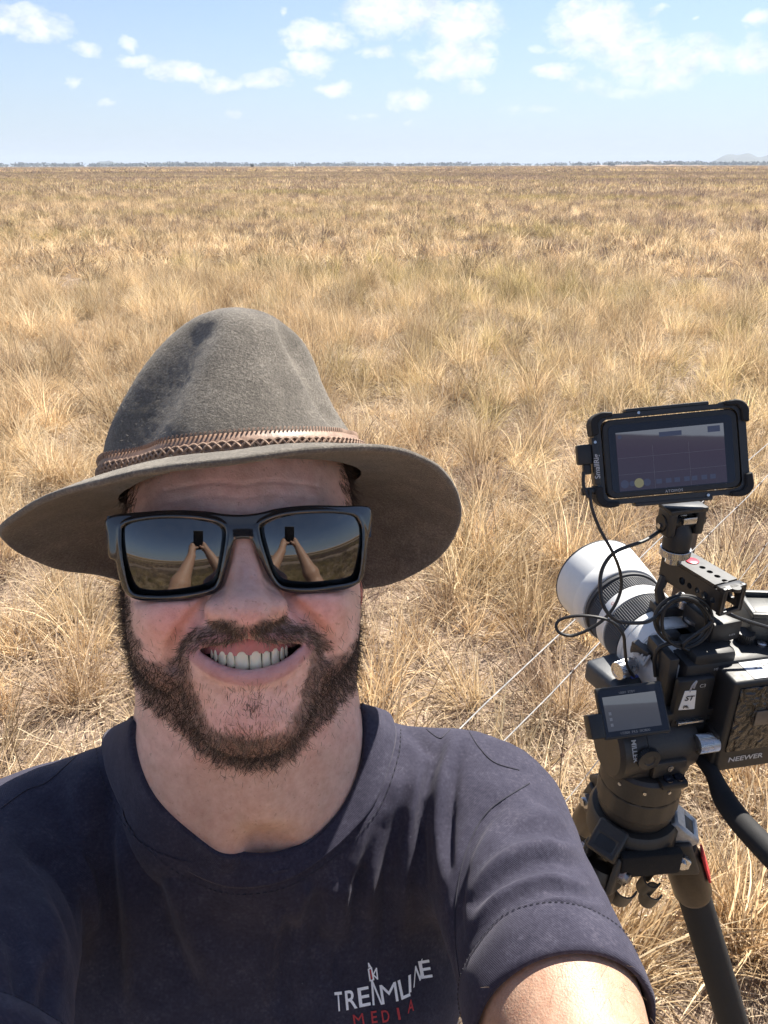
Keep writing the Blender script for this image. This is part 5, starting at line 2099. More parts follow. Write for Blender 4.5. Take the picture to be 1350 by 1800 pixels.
# ================================================================== the phone in his hands
phone = empty('phone', unrel(ph(0, -140, -8)), label='black smartphone held up in both hands, seen mirrored in the sunglasses', cat='phone')
Mph = basis(unrel(ph(0, -66, -4)), RTV, UPV, -BACK)
pm = MB(Mph)
pm.box((0, 0, -0.0045), (0.0735, 0.148, 0.0078), 0.0035, seg=3)
pm.build('body', mat('phone_case', (0.012, 0.012, 0.013), 0.5), phone)
ps = MB(Mph)
ps.box((0, 0, -0.0002), (0.069, 0.1435, 0.0006), 0.0002)
ps.build('screen', mat('phone_glass', (0.008, 0.008, 0.010), 0.06, spec=0.5), phone)
pc = MB(Mph)
pc.box((0.017, 0.05, -0.010), (0.034, 0.038, 0.0035), 0.0015)
for a, b in ((0.009, 0.059), (0.009, 0.041), (0.025, 0.05)):
    pc.lathe([(0.0068, 0), (0.0068, -0.0025), (0.0055, -0.0025)], (a, b, -0.0117), n=20)
pc.build('camera_bump', MATS['phone_case'], phone)
# ================================================================== camera rig on the tripod
AZ = math.atan2((408 - CX) / F, CP + 609 / F * SP)
RF_ = V3(math.sin(AZ), math.cos(AZ), 0)
RR_ = V3(math.cos(AZ), -math.sin(AZ), 0)
RU_ = V3(0, 0, 1)


def RM(px, py, d, yaw=0.0, pitch=0.0, roll=0.0):
    """rig frame at a photo point: x right, y away from us along the lens, z up"""
    M = np.array(Matrix.Rotation(yaw, 3, 'Z') @ Matrix.Rotation(pitch, 3, 'X') @ Matrix.Rotation(roll, 3, 'Y'))
    B = np.stack([RR_, RF_, RU_], 1) @ M
    return basis(Wp(px, py, d), B[:, 0], B[:, 1], B[:, 2])


def at_M(M, p):
    return np.array(M)[:3, :3] @ np.asarray(p, float) + np.array(M)[:3, 3]


black_metal = mat('black_anodised', (0.022, 0.022, 0.023), 0.42, spec=0.5, build=grain(900, 0.25, 0.08, rvar=0.12, dist=0.0003))
black_plastic = mat('black_plastic', (0.018, 0.018, 0.019), 0.5, spec=0.45, build=grain(1500, 0.25, 0.18, rvar=0.1, dist=0.0002))
brown_black = mat('worn_black_casting', (0.034, 0.029, 0.025), 0.48, spec=0.5, build=grain(300, 0.3, 0.1, rvar=0.12, dist=0.0003))
rubber = mat('black_rubber', (0.02, 0.02, 0.021), 0.75, spec=0.3, build=grain(700, 0.25, 0.3, rvar=0.1, dist=0.0004))
steel = mat('brushed_steel', (0.55, 0.55, 0.56), 0.28, metal=1.0, build=grain(500, 0.15, 0.02, rvar=0.1, dist=0.0002))
lens_white = mat('lens_white', (0.72, 0.72, 0.70), 0.38, spec=0.5, build=grain(200, 0.05, 0.04, rvar=0.1, dist=0.0003))
lens_grey = mat('ring_rubber', (0.055, 0.056, 0.06), 0.6, build=grain(600, 0.2, 0.1))
white_print = mat('white_print', (0.50, 0.50, 0.50), 0.6)
grey_print = mat('grey_print', (0.33, 0.33, 0.34), 0.6)
red_anod = mat('red_anodised', (0.45, 0.03, 0.05), 0.35, metal=0.3, build=grain(400, 0.2, 0.1))
glass_dark = mat('screen_glass', (0.012, 0.013, 0.02), 0.06, spec=0.5)


def put_text(s, M, size, material, parent, name='lettering', align='CENTER', sx=1.0, bold=0.0, spacing=1.0, shear=0.0):
    me = text_mesh(name, s, size, 0, align, shear, bold, spacing)
    for v in me.vertices:
        v.co = Vector(at_M(M, (v.co.x * sx, v.co.y, 0)))
    return link(name, me, material, parent)


def face_M(M, o, x, y):
    """frame on a face of a part: o origin, x and y axes, all in the local frame M"""
    A = np.array(M)
    X = A[:3, :3] @ np.asarray(x, float)
    Y = A[:3, :3] @ np.asarray(y, float)
    return basis(at_M(M, o), X, Y, np.cross(X, Y))


# ------------------------------------------------------------------ telephoto lens
HOOD = Wp(1050, 1018, 1.07)
lensM = basis(HOOD, RR_, RU_ * -1, RF_)          # local z runs out of the lens; work back along -z
lensM = basis(HOOD, RR_, -RU_, -RF_)             # z runs back towards the camera
lens = empty('telephoto_lens', HOOD, label='white telephoto lens with dark ribbed rings and wide hood', cat='lens')
m = MB(lensM)
m.lathe([(0.0600, 0.004), (0.0630, 0.0), (0.0642, 0.002), (0.0632, 0.004)], n=72)
m.build('hood_rim', lens_grey, lens)
m = MB(lensM)
m.lathe([(0.0590, 0.003), (0.0634, 0.004), (0.0600, 0.050), (0.0594, 0.0515), (0.0598, 0.053), (0.0575, 0.074), (0.0560, 0.0755), (0.0515, 0.0758)], n=72)
m.build('lens_hood', lens_white, lens)
m = MB(lensM)
m.lathe([(0.046, 0.02), (0.053, 0.06), (0.0535, 0.077), (0.0545, 0.079), (0.0545, 0.083), (0.0530, 0.0835)], n=72)
m.build('hood_mount', lens_grey, lens)


def ribbed(M, r, h0, h1, n=110, dep=0.0011):
    mb = MB(M)
    a = np.linspace(0, 2 * math.pi, n * 4, endpoint=False)
    rr = np.where((np.arange(n * 4) % 4) < 2, r, r - dep)
    v = []
    for hh, k in ((h0, 0.975), (h0 + 0.0006, 1.0), (h1 - 0.0006, 1.0), (h1, 0.975)):
        v += [(rr[i] * k * math.cos(a[i]), rr[i] * k * math.sin(a[i]), hh) for i in range(n * 4)]
    N = n * 4
    f = [(j * N + i, j * N + (i + 1) % N, (j + 1) * N + (i + 1) % N, (j + 1) * N + i) for j in range(3) for i in range(N)]
    mb.add(v, f)
    return mb


ribbed(lensM, 0.0525, 0.0865, 0.107).build('focus_ring', lens_grey, lens, angle=25)
m = MB(lensM)
m.lathe([(0.049, 0.0835), (0.0518, 0.084), (0.0518, 0.0862)], n=64)
m.lathe([(0.0518, 0.1068), (0.0518, 0.1085)], n=64)
m.each('ring_seat', lens_grey, lens)
m = MB(lensM)
m.lathe([(0.0505, 0.108), (0.0528, 0.1088), (0.0522, 0.128), (0.0500, 0.1285)], n=64)
m.build('barrel_band', lens_white, lens)
ribbed(lensM, 0.0522, 0.130, 0.163).build('zoom_ring', lens_grey, lens, angle=25)
m = MB(lensM)
m.lathe([(0.048, 0.1635), (0.0512, 0.164), (0.0508, 0.172), (0.0500, 0.1725), (0.0500, 0.174), (0.0506, 0.1745), (0.0495, 0.196), (0.0488, 0.1965), (0.0488, 0.198), (0.0470, 0.1985), (0.0440, 0.216), (0.0385, 0.236), (0.0360, 0.246), (0.0, 0.246)], n=64)
barrel = m.build('barrel', lens_white, lens)
# oval hold button, switch panel and marks on the barrel
for ang, h, w_, hh in ((-72, 0.1185, 0.0075, 0.0042),):
    a = R(ang)
    cbt = V3(0.0520 * math.cos(a), 0.0520 * math.sin(a), h)
    nrm = V3(math.cos(a), math.sin(a), 0)
    tx = V3(-math.sin(a), math.cos(a), 0)
    ov = [(w_ * math.cos(t), hh * math.sin(t)) for t in np.linspace(0, 2 * math.pi, 24, endpoint=False)]
    mb = MB(lensM)
    mb.prism(ov, -0.001, 0.0011, 0.0003, M=basis(cbt, tx, V3(0, 0, 1), nrm))
    mb.build('hold_button', lens_white, lens)
for ang, h, s_, tw in ((-100, 0.184, '200-600', 0.0042), (-72, 0.184, 'G', 0.005), (-138, 0.1185, 'G', 0.007)):
    a = R(ang)
    nrm = V3(math.cos(a), math.sin(a), 0)
    tx = V3(-math.sin(a), math.cos(a), 0)
    M_ = np.array(lensM) @ basis(nrm * (0.0512 if h > .15 else 0.0531) + V3(0, 0, h), tx, V3(0, 0, -1), nrm)
    put_text(s_, M_, tw, red_anod if h < .15 else grey_print, lens)
mb = MB(lensM)
a = R(-156)
nrm = V3(math.cos(a), math.sin(a), 0)
mb.box((0, 0, 0), (0.016, 0.026, 0.003), 0.001, M=basis(nrm * 0.0478 + V3(0, 0, 0.206), V3(-math.sin(a), math.cos(a), 0), V3(0, 0, 1), nrm))
for q_ in range(4):
    mb.box((0.002 - 0.0015 * (q_ % 2), -0.009 + 0.006 * q_, 0.002), (0.006, 0.003, 0.002), 0.0004, M=basis(nrm * 0.0478 + V3(0, 0, 0.206), V3(-math.sin(a), math.cos(a), 0), V3(0, 0, 1), nrm))
mb.build('switch_panel', mat('switch_grey', (0.42, 0.42, 0.42), 0.5), lens)

# ------------------------------------------------------------------ camera body
bodyM = RM(1270, 1204, 0.868)
camera_rig = empty('cinema_camera', at_M(bodyM, (0, 0, -0.06)), label='black camera body in a cage behind the white lens, dials on its sunlit top', cat='camera')
m = MB(bodyM)
m.box((0, 0.012, 0.0), (0.132, 0.062, 0.098), 0.007)
m.box((-0.030, 0.012, 0.048), (0.052, 0.058, 0.024), 0.006)
m.build('body', black_plastic, camera_rig)
m = MB(bodyM)
m.box((-0.078, 0.012, -0.010), (0.012, 0.05, 0.13), 0.002)
m.box((0.0, 0.012, -0.066), (0.165, 0.055, 0.012), 0.002)
m.box((-0.050, 0.030, 0.056), (0.030, 0.016, 0.008), 0.002)
m.each('cage_bar', black_metal, camera_rig)
for i, (x, y, r_, hh) in enumerate(((0.026, 0.014, 0.0105, 0.012), (0.050, 0.022, 0.009, 0.010), (0.058, -0.006, 0.0075, 0.008))):
    mb = ribbed(bodyM @ basis(V3(x, y, 0.049), V3(1, 0, 0), V3(0, 1, 0), V3(0, 0, 1)), r_, 0, hh, 26, 0.0006)
    mb.lathe([(r_ * 0.97, hh), (r_ * 0.6, hh + 0.0003), (0, hh + 0.0003)], n=26)
    mb.build('dial', black_metal, camera_rig, angle=25)
m = MB(bodyM)
m.lathe([(0.0055, 0), (0.0055, 0.003), (0.004, 0.004), (0, 0.004)], (0.040, 0.002, 0.049), n=24)
m.build('shutter_button', steel, camera_rig)
put_text('C3', face_M(bodyM, (-0.048, -0.0275, 0.026), (1, 0, 0), (0, 0, 1)), 0.0065, white_print, camera_rig)
put_text('MENU', face_M(bodyM, (-0.026, -0.0195, 0.040), (1, 0, 0), (0, 0, 1)), 0.0045, white_print, camera_rig)
m = MB(bodyM)
m.box((-0.055, -0.022, -0.005), (0.045, 0.010, 0.080), 0.003)
m.build('control_panel', black_plastic, camera_rig)

# flip-out screen
def screen_frame(px, py, d, rv):
    """frame of a screen facing us: x right, y up, z out of the glass; rv turns it from facing the phone squarely"""
    th_ = float(np.linalg.norm(rv))
    Rm_ = np.array(Matrix.Rotation(th_, 3, Vector(rv).normalized()))
    B = np.stack([V3(1, 0, 0), V3(0, SP, CP), V3(0, -CP, SP)], 1) @ Rm_
    return basis(Wp(px, py, d), B[:, 0], B[:, 1], B[:, 2])


wid, hgt_ = 0.0762, 0.0551
lcdM = screen_frame(1112.9, 1249.6, 0.81, (-0.2488, 0.0822, 0.1087))
m = MB(lcdM)
m.box((0, 0, -0.004), (wid, hgt_, 0.008), 0.0022)
lcd = m.build('flip_screen', black_plastic, camera_rig, label='small tilted camera screen showing the plain')


def plane(M, x0, x1, y0, y1, z, name, material, parent):
    p = [at_M(M, q_) for q_ in ((x0, y0, z), (x1, y0, z), (x1, y1, z), (x0, y1, z))]
    return link(name, mesh_np(name, p, [(0, 1, 2, 3)], False), material, parent)


def screen_mat(name, stops, axis_scale, strength, noise_s=120, noise_a=0.25):
    """a lit display: horizontal bands of a landscape picture with coarse grain"""
    def f(t, b):
        g = t.n('ShaderNodeTexCoord').outputs['Generated']
        sp_ = t.n('ShaderNodeSeparateXYZ', {0: g})
        y = sp_.outputs[2] if axis_scale == 'z' else sp_.outputs[1]
        n = t.noise(t.n('ShaderNodeMapping', {'Vector': g, 'Scale': (1, 1, 2.5)}).outputs[0], noise_s, 4, 0.7)
        n2 = t.noise(g, 6, 3, 0.6)
        yy = t.math('ADD', y, t.math('MULTIPLY', t.math('SUBTRACT', n2, 0.5), 0.03))
        c = t.ramp(yy, stops)
        c = t.mix(noise_a, c, t.ramp(n, [(0.3, 0.45), (0.7, 1.5)]), 'MULTIPLY')
        t.t.links.new(c, b.inputs['Emission Color'])
        b.inputs['Emission Strength'].default_value = strength
    return mat(name, (0.012, 0.013, 0.02), 0.07, spec=0.5, build=f)


plane(lcdM, -wid / 2 + .0025, wid / 2 - .0025, -hgt_ / 2 + .003, hgt_ / 2 - .0025, 0.0003, 'screen_glass', glass_dark, lcd)
lcd_pic = screen_mat('camera_screen_picture', [(0.0, (0.055, 0.06, 0.075)), (0.55, (0.075, 0.075, 0.085)), (0.68, (0.09, 0.09, 0.10)), (0.72, (0.17, 0.185, 0.21)), (1.0, (0.19, 0.20, 0.22))], 'z', 0.26)
plane(lcdM, -wid / 2 + .0055, wid / 2 - .010, -hgt_ / 2 + .0085, hgt_ / 2 - .010, 0.0006, 'live_picture', lcd_pic, lcd)
ui = mat('screen_text', (0.03, 0.03, 0.04), 0.3)
ui.node_tree.nodes['Principled BSDF'].inputs['Emission Color'].default_value = (0.6, 0.65, 0.8, 1)
ui.node_tree.nodes['Principled BSDF'].inputs['Emission Strength'].default_value = 0.05
put_text('1/2500  F4.5  ISO800', face_M(lcdM, (-0.003, -hgt_ / 2 + .0055, 0.0008), (1, 0, 0), (0, 1, 0)), 0.0036, ui, lcd, sx=1.1)
put_text('100M  STBY', face_M(lcdM, (-0.004, hgt_ / 2 - .0075, 0.0008), (1, 0, 0), (0, 1, 0)), 0.0034, ui, lcd, sx=1.1)
for i in range(3):
    plane(lcdM, -wid / 2 + .0095, -wid / 2 + .0125, -0.002 - i * .006, 0.0012 - i * .006, 0.0008, 'screen_icon', ui, lcd)
m = MB(lcdM)
m.box((-wid / 2 - 0.006, -0.012, -0.008), (0.016, 0.026, 0.018), 0.002)
m.build('screen_hinge', black_plastic, camera_rig)

# cold-shoe receiver, grey pack and knob beside the screen
rcM = RM(1250, 1092, 0.862, yaw=R(6))
rc = empty('wireless_receiver', at_M(rcM, (0, 0, -0.015)), label='small black receiver box clipped on top of the camera', cat='receiver')
m = MB(rcM)
m.box((0, 0, 0), (0.040, 0.052, 0.026), 0.003)
m.build('case', black_plastic, rc)
m = MB(rcM)
for i in range(4):
    m.box((0, 0, -0.016 - i * 0.0045), (0.034 - 0.002 * i, 0.04, 0.003), 0.001)
m.build('shoe_mount', black_metal, rc)
put_text('ILLEX', face_M(rcM, (0.008, -0.0264, -0.004), (1, 0, 0), (0, 0, 1)), 0.0034, white_print, rc)
r2M = RM(1352, 1085, 0.88, yaw=R(-14))
r2 = empty('receiver_box', at_M(r2M, (0, 0, -0.02)), label='grey-black box with recessed top at the right edge above the camera', cat='receiver')
m = MB(r2M)
m.box((0.0, 0, -0.004), (0.066, 0.055, 0.036), 0.003)
for a_, b_, c_, d_ in ((0, 0.025, 0.066, 0.006), (0, -0.025, 0.066, 0.006), (-0.030, 0, 0.006, 0.045), (0.030, 0, 0.006, 0.045)):
    m.box((a_, b_, 0.017), (c_, d_, 0.006), 0.001)
m.build('case', mat('dark_grey_plastic', (0.05, 0.052, 0.05), 0.45, build=grain(600, 0.2, 0.1)), r2)
m = MB(r2M)
m.box((-0.075, -0.02, -0.020), (0.09, 0.02, 0.008), 0.002)
m.build('mount_arm', black_metal, r2)
pkM = RM(1082, 1192, 0.905, yaw=R(14), pitch=R(0))
pk = empty('battery_pack', at_M(pkM, (0, 0, -0.03)), label='dark grey rounded battery pack left of the camera behind its screen', cat='battery')
m = MB(pkM)
m.box((0, 0, 0), (0.052, 0.06, 0.030), 0.007, seg=3)
m.build('case', mat('slate_plastic', (0.055, 0.06, 0.068), 0.45, build=grain(500, 0.15, 0.1)), pk)
m = MB(pkM)
m.box((0.012, -0.018, 0.0155), (0.022, 0.014, 0.001), 0.0002)
m.build('sticker', mat('blue_sticker', (0.10, 0.13, 0.45), 0.4), pk)
knM = RM(1098, 1176, 0.872, yaw=R(15))
kn = ribbed(knM @ basis(V3(0, 0, 0), V3(0, 1, 0), V3(0, 0, 1), V3(1, 0, 0)), 0.0105, -0.012, 0.012, 30, 0.0006)
kn.lathe([(0.0103, -0.012), (0.0075, -0.0125), (0.0070, -0.0115), (0, -0.0115)], n=30)
kn.build('clamp_knob', steel, camera_rig, angle=25)
m = MB(knM)
m.box((0.030, 0.004, 0.002), (0.020, 0.026, 0.032), 0.003)
m.box((0.030, 0.0, 0.020), (0.024, 0.028, 0.010), 0.002)
m.build('clamp_block', black_metal, camera_rig)
# owner's tag
tgM = RM(1207, 1232, 0.800, yaw=R(-4))
tag_o = empty('name_tag', at_M(tgM, (0, 0, 0)), label='white paper tag with black writing hanging between camera and battery box', cat='tag')
m = MB(tgM)
m.prism([(-0.0075, -0.0125), (0.0105, -0.0125), (0.008, 0.0125), (-0.0045, 0.0125)], -0.0004, 0.0004, M=basis(V3(0, 0, 0), V3(1, 0, 0), V3(0, 0, 1), V3(0, -1, 0)))
m.build('card', mat('white_card', (0.72, 0.72, 0.70), 0.7), tag_o)
ink = mat('black_ink', (0.01, 0.01, 0.012), 0.6)
put_text('ST', face_M(tgM, (-0.0035, -0.0012, 0.003), (1, 0, 0), (0, 0, 1)), 0.009, ink, tag_o, align='LEFT', shear=0.2, bold=0.0002)
put_text('Ph.', face_M(tgM, (-0.0035, -0.0012, -0.0085), (1, 0, 0), (0, 0, 1)), 0.0058, ink, tag_o, align='LEFT', bold=0.0002)
m = MB(tgM)
m.tube(smooth_poly([(0.001, 0, 0.011), (0.002, -0.001, 0.020), (0.007, 0.001, 0.024), (0.006, 0.002, 0.014)], 20, False), 0.0009, 6)
m.build('loop', grey_print, tag_o)

# ------------------------------------------------------------------ battery box at the back
bxM = RM(1292, 1203, 0.80)
BW, BD, BH = 0.115, 0.060, 0.128
box = empty('battery_box', at_M(bxM, (BW / 2, BD / 2, -BH)), label='large black battery box behind the camera with glossy crinkled rear panel and maker name', cat='battery')
m = MB(bxM)
m.box((BW / 2, BD / 2, -BH / 2), (BW, BD, BH), 0.004, seg=3)
m.build('case', black_plastic, box)


def build_foil(t, b):
    v = t.n('ShaderNodeTexCoord').outputs['Object']
    n = t.noise(v, 55, 3, 0.5, 2.6)
    wv_ = t.n('ShaderNodeTexWave', {'Vector': v, 'Scale': 26.0, 'Distortion': 14.0, 'Detail': 2.0, 'Detail Scale': 1.6}).outputs['Fac']
    bp = t.n('ShaderNodeBump', {'Strength': 0.9, 'Distance': 0.004, 'Height': t.math('ADD', n, t.math('MULTIPLY', wv_, 0.5))})
    t.t.links.new(bp.outputs[0], b.inputs['Normal'])


foil = mat('crinkled_gloss', (0.012, 0.011, 0.011), 0.16, spec=0.6, build=build_foil)
m = MB(bxM)
m.box((BW / 2 + 0.001, -0.0006, -BH * 0.41), (BW - 0.014, 0.003, BH * 0.70), 0.001)
m.build('glossy_panel', foil, box)
m = MB(bxM)
m.box((BW / 2 + 0.006, -0.0028, -BH * 0.40), (0.060, 0.002, 0.020), 0.0008)
m.build('clear_label', mat('clear_label', (0.10, 0.085, 0.075), 0.12, spec=0.6, build=grain(90, 0.6, 0.2, dist=0.001)), box)
put_text('NEEWER', face_M(bxM, (0.037, -0.0006, -BH * 0.865), (1, 0, 0), (0, 0, 1)), 0.0098, white_print, box, sx=1.15, bold=0.0002)
lb_w = mat('sky_glare_pale', (0.62, 0.63, 0.65), 0.45, build=grain(500, 0.06, 0.05))  # pale colour carries the sun and sky glare on the glossy box top
m = MB(bxM)
m.box((0.068, 0.020, 0.0003), (0.085, 0.034, 0.0008), 0.0002)
m.build('name_label', lb_w, box)
put_text('STREAMLINE', face_M(bxM, (0.068, 0.022, 0.0009), (1, 0, 0), (0, 1, 0)), 0.0115, ink, box, sx=1.0)
put_text('MEDIA', face_M(bxM, (0.068, 0.013, 0.0009), (1, 0, 0), (0, 1, 0)), 0.006, ink, box, spacing=1.5)
put_text('Ph. 0438', face_M(bxM, (0.060, 0.006, 0.0009), (1, 0, 0), (0, 1, 0)), 0.0055, ink, box)
m = MB(bxM)
m.box((0.066, 0.047, 0.0022), (0.062, 0.016, 0.005), 0.0015)
m.build('release_plate', lb_w, box)
m = MB(bxM)
m.box((-0.004, 0.048, -0.052), (0.010, 0.022, 0.070), 0.003)
m.box((-0.006, 0.050, -0.026), (0.018, 0.026, 0.024), 0.003)
m.build('cable_port', rubber, box)

# ------------------------------------------------------------------ top handle
h0, h1 = Wp(1190, 972, 0.880), Wp(1294, 1034, 0.806)       # far and near end of the grip (top face)
ha = (h1 - h0) / np.linalg.norm(h1 - h0)
hl = np.linalg.norm(h1 - h0)
hs = np.cross(ha, V3(0, 0, 1))
hs /= np.linalg.norm(hs)
hu = np.cross(hs, ha)
hM = basis(h0, ha, -hs if hs[0] < 0 else hs, hu)
hx = np.array(hM)[:3, 1]
if hx[0] < 0:
    hM = basis(h0, ha, -hx, hu)
handle = empty('carry_handle', h0 + V3(0, 0, -0.07), label='black perforated aluminium top handle sloping over the camera', cat='handle')


def holes_prism(mb, L0, L1, half, depth, holes, M):
    """plate between L0..L1 with round holes, extruded"""
    out = [(L0, -half), (L1, -half), (L1, half), (L0, half)]
    hl_ = []
    for (x, y, rx, ry) in holes:
        hl_.append([(x + rx * math.cos(t), y + ry * math.sin(t)) for t in np.linspace(0, 2 * math.pi, 14, endpoint=False)][::-1])
    mb.prism(out, 0, depth, 0, M, hl_)


HWID = 0.0165
top_holes = [(0.040, 0.000, 0.0035, 0.0035), (0.051, 0, 0.0035, 0.0035), (0.062, 0, 0.0035, 0.0035), (0.073, 0, 0.0035, 0.0035), (0.088, 0, 0.006, 0.006)]
m = MB(hM)
holes_prism(m, -0.006, hl - 0.014, HWID, 0.004, top_holes, basis(V3(0, 0, -0.004), V3(1, 0, 0), V3(0, 1, 0), V3(0, 0, 1)))
m.build('grip_plate', black_metal, handle)
side_holes = [(0.030 + 0.0115 * i, -0.002, 0.0036 + 0.0012 * (i % 3 == 0), 0.0036 + 0.0012 * (i % 3 == 0)) for i in range(8)]
for s in (-1, 1):
    m = MB(hM)
    holes_prism(m, -0.006, hl, 0.013, 0.004, [h_ for h_ in side_holes if h_[0] < hl - 0.012], basis(V3(0, s * (HWID - (0 if s < 0 else 0.004)), -0.0175), V3(1, 0, 0), V3(0, 0, 1), V3(0, -1, 0) * -1 if s < 0 else V3(0, 1, 0)))
    m.build('perforated_plate', black_metal, handle)
m = MB(hM)
m.box((hl / 2 - 0.01, 0, -0.0315), (hl - 0.02, 2 * HWID - 0.002, 0.004), 0.001)
m.box((hl - 0.003, -HWID + 0.003, -0.0165), (0.006, 0.006, 0.034), 0.001)
m.box((hl - 0.003, HWID - 0.003, -0.0165), (0.006, 0.006, 0.034), 0.001)
m.box((hl - 0.003, 0, -0.0315), (0.006, 2 * HWID, 0.004), 0.001)
m.box((hl - 0.006, 0, -0.002), (0.012, 2 * HWID, 0.004), 0.001)
m.each('end_frame', black_metal, handle)
m = MB(hM)
m.lathe([(0.0075, 0), (0.0075, 0.0010), (0.0065, 0.0014), (0, 0.0012)], (0.024, 0, 0), n=28)
m.build('locking_screw', red_anod, handle)
m = MB()
foot = Wp(1182, 1068, 0.90)
p0 = at_M(hM, (0.0, -0.013, -0.03))
p1 = at_M(hM, (0.0, 0.013, -0.03))
for pp, off in ((p0, -0.012), (p1, 0.012)):
    m.tube([pp, (pp * 0.6 + foot * 0.4) + RR_ * off * 1.0, foot + RR_ * off * 1.1], [0.0062, 0.0055, 0.0075], 8)
m.box((0, 0, 0), (0.05, 0.026, 0.014), 0.003, M=basis(foot, RR_, RF_, RU_))
m.build('handle_leg', black_metal, handle)
m = MB()
m.lathe([(0.014, 0), (0.014, 0.010), (0.011, 0.013), (0, 0.013)], n=28, M=basis(foot + V3(0.012, -0.008, 0.008), RR_, RF_, RU_))
m.lathe([(0.016, 0), (0.016, 0.004), (0.0, 0.004)], n=28, M=basis(foot + V3(0.020, -0.03, 0.0), RR_, RF_, RU_))
m.each('clamp_screw', steel, handle)

# ------------------------------------------------------------------ monitor in its cage
MW, MH = 0.143, 0.0855
monM = screen_frame(1180.4, 799.2, 0.80, (0.0538, -0.0578, 0.0895))
mon = empty('field_monitor', at_M(monM, (0, -MH / 2, -0.02)), label='black field monitor in a rugged cage showing the reddish plain', cat='monitor')


def rrect(w_, h_, r_, n=6):
    out = []
    for cx_, cy_, a0 in ((w_ / 2 - r_, h_ / 2 - r_, 0), (-w_ / 2 + r_, h_ / 2 - r_, 90), (-w_ / 2 + r_, -h_ / 2 + r_, 180), (w_ / 2 - r_, -h_ / 2 + r_, 270)):
        for k in range(n + 1):
            t = R(a0 + 90 * k / n)
            out.append((cx_ + r_ * math.cos(t), cy_ + r_ * math.sin(t)))
    return out


m = MB(monM)
m.prism(rrect(MW, MH, 0.010), -0.022, 0.0, 0.0012)
m.build('housing', black_plastic, mon)
m = MB(monM)
m.prism(rrect(MW - 0.012, MH - 0.012, 0.006), -0.001, 0.0006)
scr = m.build('screen', glass_dark, mon)
x0, x1, y0, y1 = -MW * 0.405, MW * 0.395, -MH * 0.415, MH * 0.33
mon_pic = screen_mat('monitor_picture', [(0.0, (0.050, 0.040, 0.066)), (0.25, (0.060, 0.044, 0.070)), (0.6, (0.070, 0.046, 0.070)), (0.74, (0.085, 0.062, 0.082)), (0.80, (0.105, 0.085, 0.10)), (0.83, (0.30, 0.32, 0.37)), (1.0, (0.33, 0.35, 0.40))], 'z', 0.17, 90)
plane(monM, x0, x1, y0, y1, 0.0009, 'live_picture', mon_pic, scr)
for t in (1 / 3, 2 / 3):
    plane(monM, x0 + (x1 - x0) * t - .00008, x0 + (x1 - x0) * t + .00008, y0, y1 - 0.0165, 0.0012, 'guide_line', ui, scr)
    plane(monM, x0, x1, y0 + (y1 - y0) * (t + .0) * .84 - .00008, y0 + (y1 - y0) * (t + .0) * .84 + .00008, 0.0013, 'guide_line', ui, scr)
dk = mat('screen_dark_icon', (0.02, 0.02, 0.03), 0.2)
dk.node_tree.nodes['Principled BSDF'].inputs['Emission Color'].default_value = (0.010, 0.012, 0.022, 1)
dk.node_tree.nodes['Principled BSDF'].inputs['Emission Strength'].default_value = 1
plane(monM, -0.012, 0.012, y1 - 0.0085, y1 - 0.0035, 0.0012, 'timecode', dk, scr)
plane(monM, x1 - 0.017, x1 - 0.004, y1 - 0.0085, y1 - 0.002, 0.0012, 'level_meter', dk, scr)


def disc(M, x, y, z, r_, name, material, parent, n=20):
    p = [at_M(M, (x + r_ * math.cos(t), y + r_ * math.sin(t), z)) for t in np.linspace(0, 2 * math.pi, n, endpoint=False)]
    return link(name, mesh_np(name, p, [tuple(range(n))], False), material, parent)


yel = mat('screen_yellow', (0.03, 0.03, 0.015), 0.2)
yel.node_tree.nodes['Principled BSDF'].inputs['Emission Color'].default_value = (0.055, 0.052, 0.03, 1)
yel.node_tree.nodes['Principled BSDF'].inputs['Emission Strength'].default_value = 1
for i, (fx_, mm, r_) in enumerate(((0.05, dk, .0045), (0.12, dk, .003), (0.185, yel, .0052), (0.26, dk, .004))):
    disc(monM, x0 + (x1 - x0) * fx_, y0 + 0.0075, 0.0012, r_, 'screen_icon', mm, scr)
for fx_ in (0.37, 0.46, 0.54, 0.63, 0.70, 0.79, 0.87):
    plane(monM, x0 + (x1 - x0) * fx_ - .003, x0 + (x1 - x0) * fx_ + .003, y0 + 0.005, y0 + 0.010, 0.0012, 'screen_icon', dk, scr)
disc(monM, x0 + 0.004, y1 - 0.005, 0.0012, .0022, 'screen_icon', dk, scr)
put_text('ATOMOS', face_M(monM, (0, -MH / 2 + 0.003, 0.0004), (1, 0, 0), (0, 1, 0)), 0.0042, white_print, mon, spacing=1.15)
